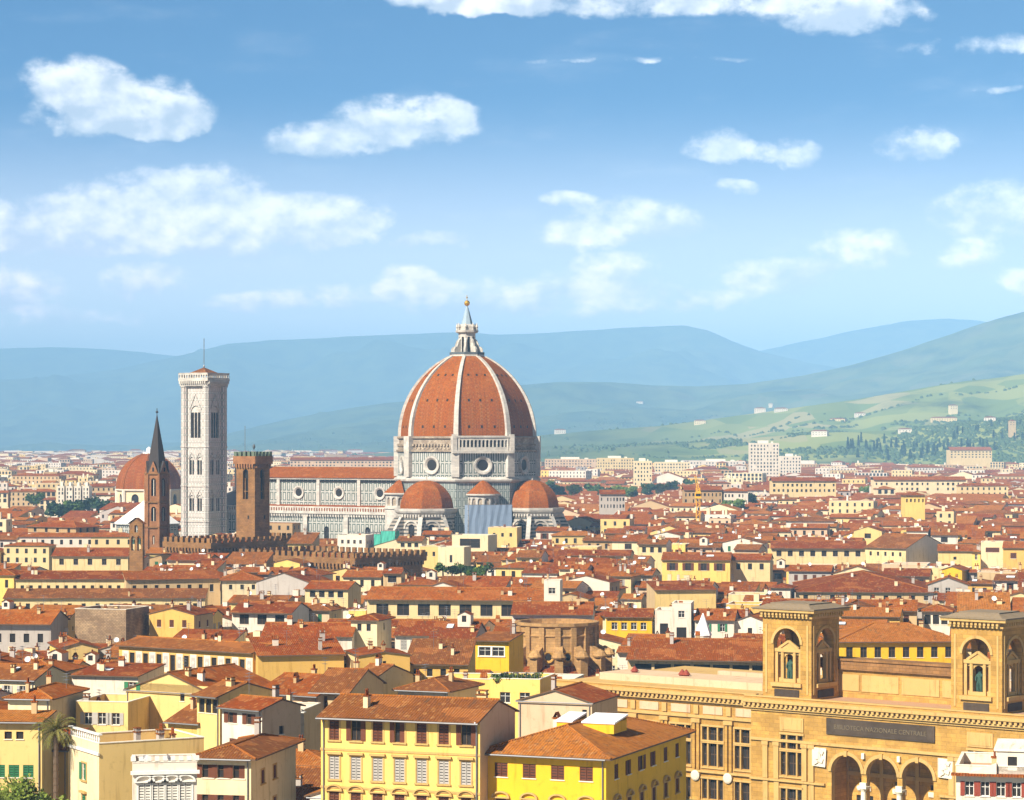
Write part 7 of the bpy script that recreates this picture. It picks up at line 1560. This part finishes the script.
def build_blocks():
    A = apartment
    A('tall white apartment tower, highest block on the plain', 750, 779, 443, 2500, 16, 'white', 15, 9)
    A('lower white block with balconies beside the white apartment tower', 780, 801, 456, 2700, 16, 'white', 9, 7)
    A('cream block with dark central balcony strip left of the white tower', 634, 652, 461, 2250, 14, 'ivory', 8, 6); A('long pale block behind the cream balcony block', 597, 634, 458, 3000, 16, 'cream', 8, 14); A('wide pinkish block at the foot of the hills by the dome', 545, 598, 459, 3300, 18, 'pinkish', 7, 18)
    A('long pinkish factory like block above the nave roof', 290, 396, 460, 2900, 22, 'pinkish', 4, 30, 'gx', roof=1)
    for i, x in enumerate((57.5, 65.8, 74.1, 82.4)): A(['first white slab of the row of four','second white slab of the row of four','third white slab of the row of four','fourth white slab of the row of four'][i]+' above the lawn trees', x, x+6.6, 486, 1720, 13, 'white', 9, 2)
    A('reddish brown apartment block above the lawn', 44, 57, 472, 2500, 16, 'tan', 9, 5); A('pinkish apartment block between the slabs and the domed chapel', 91, 113, 484, 2050, 14, 'pinkish', 6, 7); A('grey block behind the reddish apartment block', 18, 42, 474, 2700, 16, 'grey', 8, 8); A('tall cream block by the frame edge over the trees', -6, 14, 478, 2300, 16, 'cream', 8, 7)
    A('long white factory shed on the plain', 58, 120, 462, 4300, 40, 'white', 1, 10, name='factory_shed', cat='factory'); A('second white factory shed nearer the apartment slabs', 100, 148, 469, 3400, 36, 'white', 2, 12, name='factory_shed', cat='factory'); A('white factory shed near the frame edge', -8, 46, 463, 4600, 40, 'white', 2, 12, name='factory_shed', cat='factory')
    A('long palace with a row of windows under red roof right of the white tower', 772, 836, 481, 1650, 16, 'cream', 2, 14, 'gx', name='long_palace', cat='palace', roof=1); A('long convent with even windows before the cypress belt', 874, 966, 480, 1750, 16, 'ivory', 2, 18, 'gx', name='long_convent', cat='building', roof=0); A('brown palace block left of the crane with window band', 684, 722, 490, 1450, 15, 'tan', 3, 10, 'gx', name='palace_block', cat='palace', roof=1); A('white palace block with arcaded windows right of the crane', 724, 748, 491, 1450, 15, 'white', 3, 7, 'hip', name='palace_block', cat='palace', roof=0)
    A('grey palace front with window row behind the tree strip', 600, 625, 494, 1300, 14, 'grey', 2, 8, 'gx', name='palace_block', cat='palace', roof=1); A('cream monastery on a rise among the cypresses', 950, 992, 450, 3500, 30, 'cream', 3, 12, 'gx', name='monastery', cat='building', roof=0); A('ochre house with square tower shape right of the long palace', 905, 925, 495, 1250, 13, 'yellow', 1, 5, 'hip', name='palace_block', cat='palace', roof=0)
    A('pale hospital block low on the plain behind the white tower', 690, 745, 461, 3400, 20, 'white', 5, 18); A('cream block between the dome and the pinkish block', 655, 690, 462, 2900, 16, 'ivory', 6, 12)
    # villas on the slopes
    rs = np.linspace(3700, 12000, 1200)
    def hit(px, py):
        h = hill_height(np.full(rs.shape, float(px)), rs); yy = HY+F*(HC-h)/rs; i = np.nonzero(yy <= py)[0]; i = i[0] if len(i) else 600
        return Vector(((px-CX)/F*rs[i], rs[i], float(h[i])))
    vill = [(760,413,26,11,'white','white villa with tall body in the hill hamlet'),(771,409,15,20,'ivory','slim tower in the hill hamlet'),(781,413,30,10,'white','long white villa in the hill hamlet'),(838,424,34,11,'cream','cream villa above the hill hamlet road'),(860,418,24,10,'white','white farmhouse between two hill villas'),(944,425,52,14,'cream','broad cream villa on the right hill slope'),(953,417,16,24,'ivory','tower rising behind the broad cream villa'),(975,374,22,10,'white','high white house near the hill shoulder'),(990,424,20,11,'white','small white house beside the broad cream villa'),(640,404,26,10,'white','white house on the middle hill slope'),(700,425,26,10,'ivory','ivory farmhouse on the lower slope'),(905,436,24,12,'white','white house at the edge of the cypresses'),(820,438,28,12,'white','white country house under the terraces'),(1012,443,11,36,'buff','pale square bell tower above the cypresses'),(560,434,26,10,'white','white house on the slope beside the dome')]
    for (px, py, w, h, wl, lb) in vill:
        p = hit(px, py); house('villa', lb, 'villa', (p.x, p.y), rnd.uniform(-5,25), w, 13 if w > 18 else w, p.z+h, kind='hip', wall=wl, roof=rnd.choice([0,2]), front=[(max(2,w//5),-3,1.3,1.8,('brown','bare',False)),(max(2,w//5),-6.5,1.3,1.8,('brown','bare',False))], chim=1, ant=0, near=False, base=p.z-8, group='villas on the hillside', seed=int(px))
build_blocks()
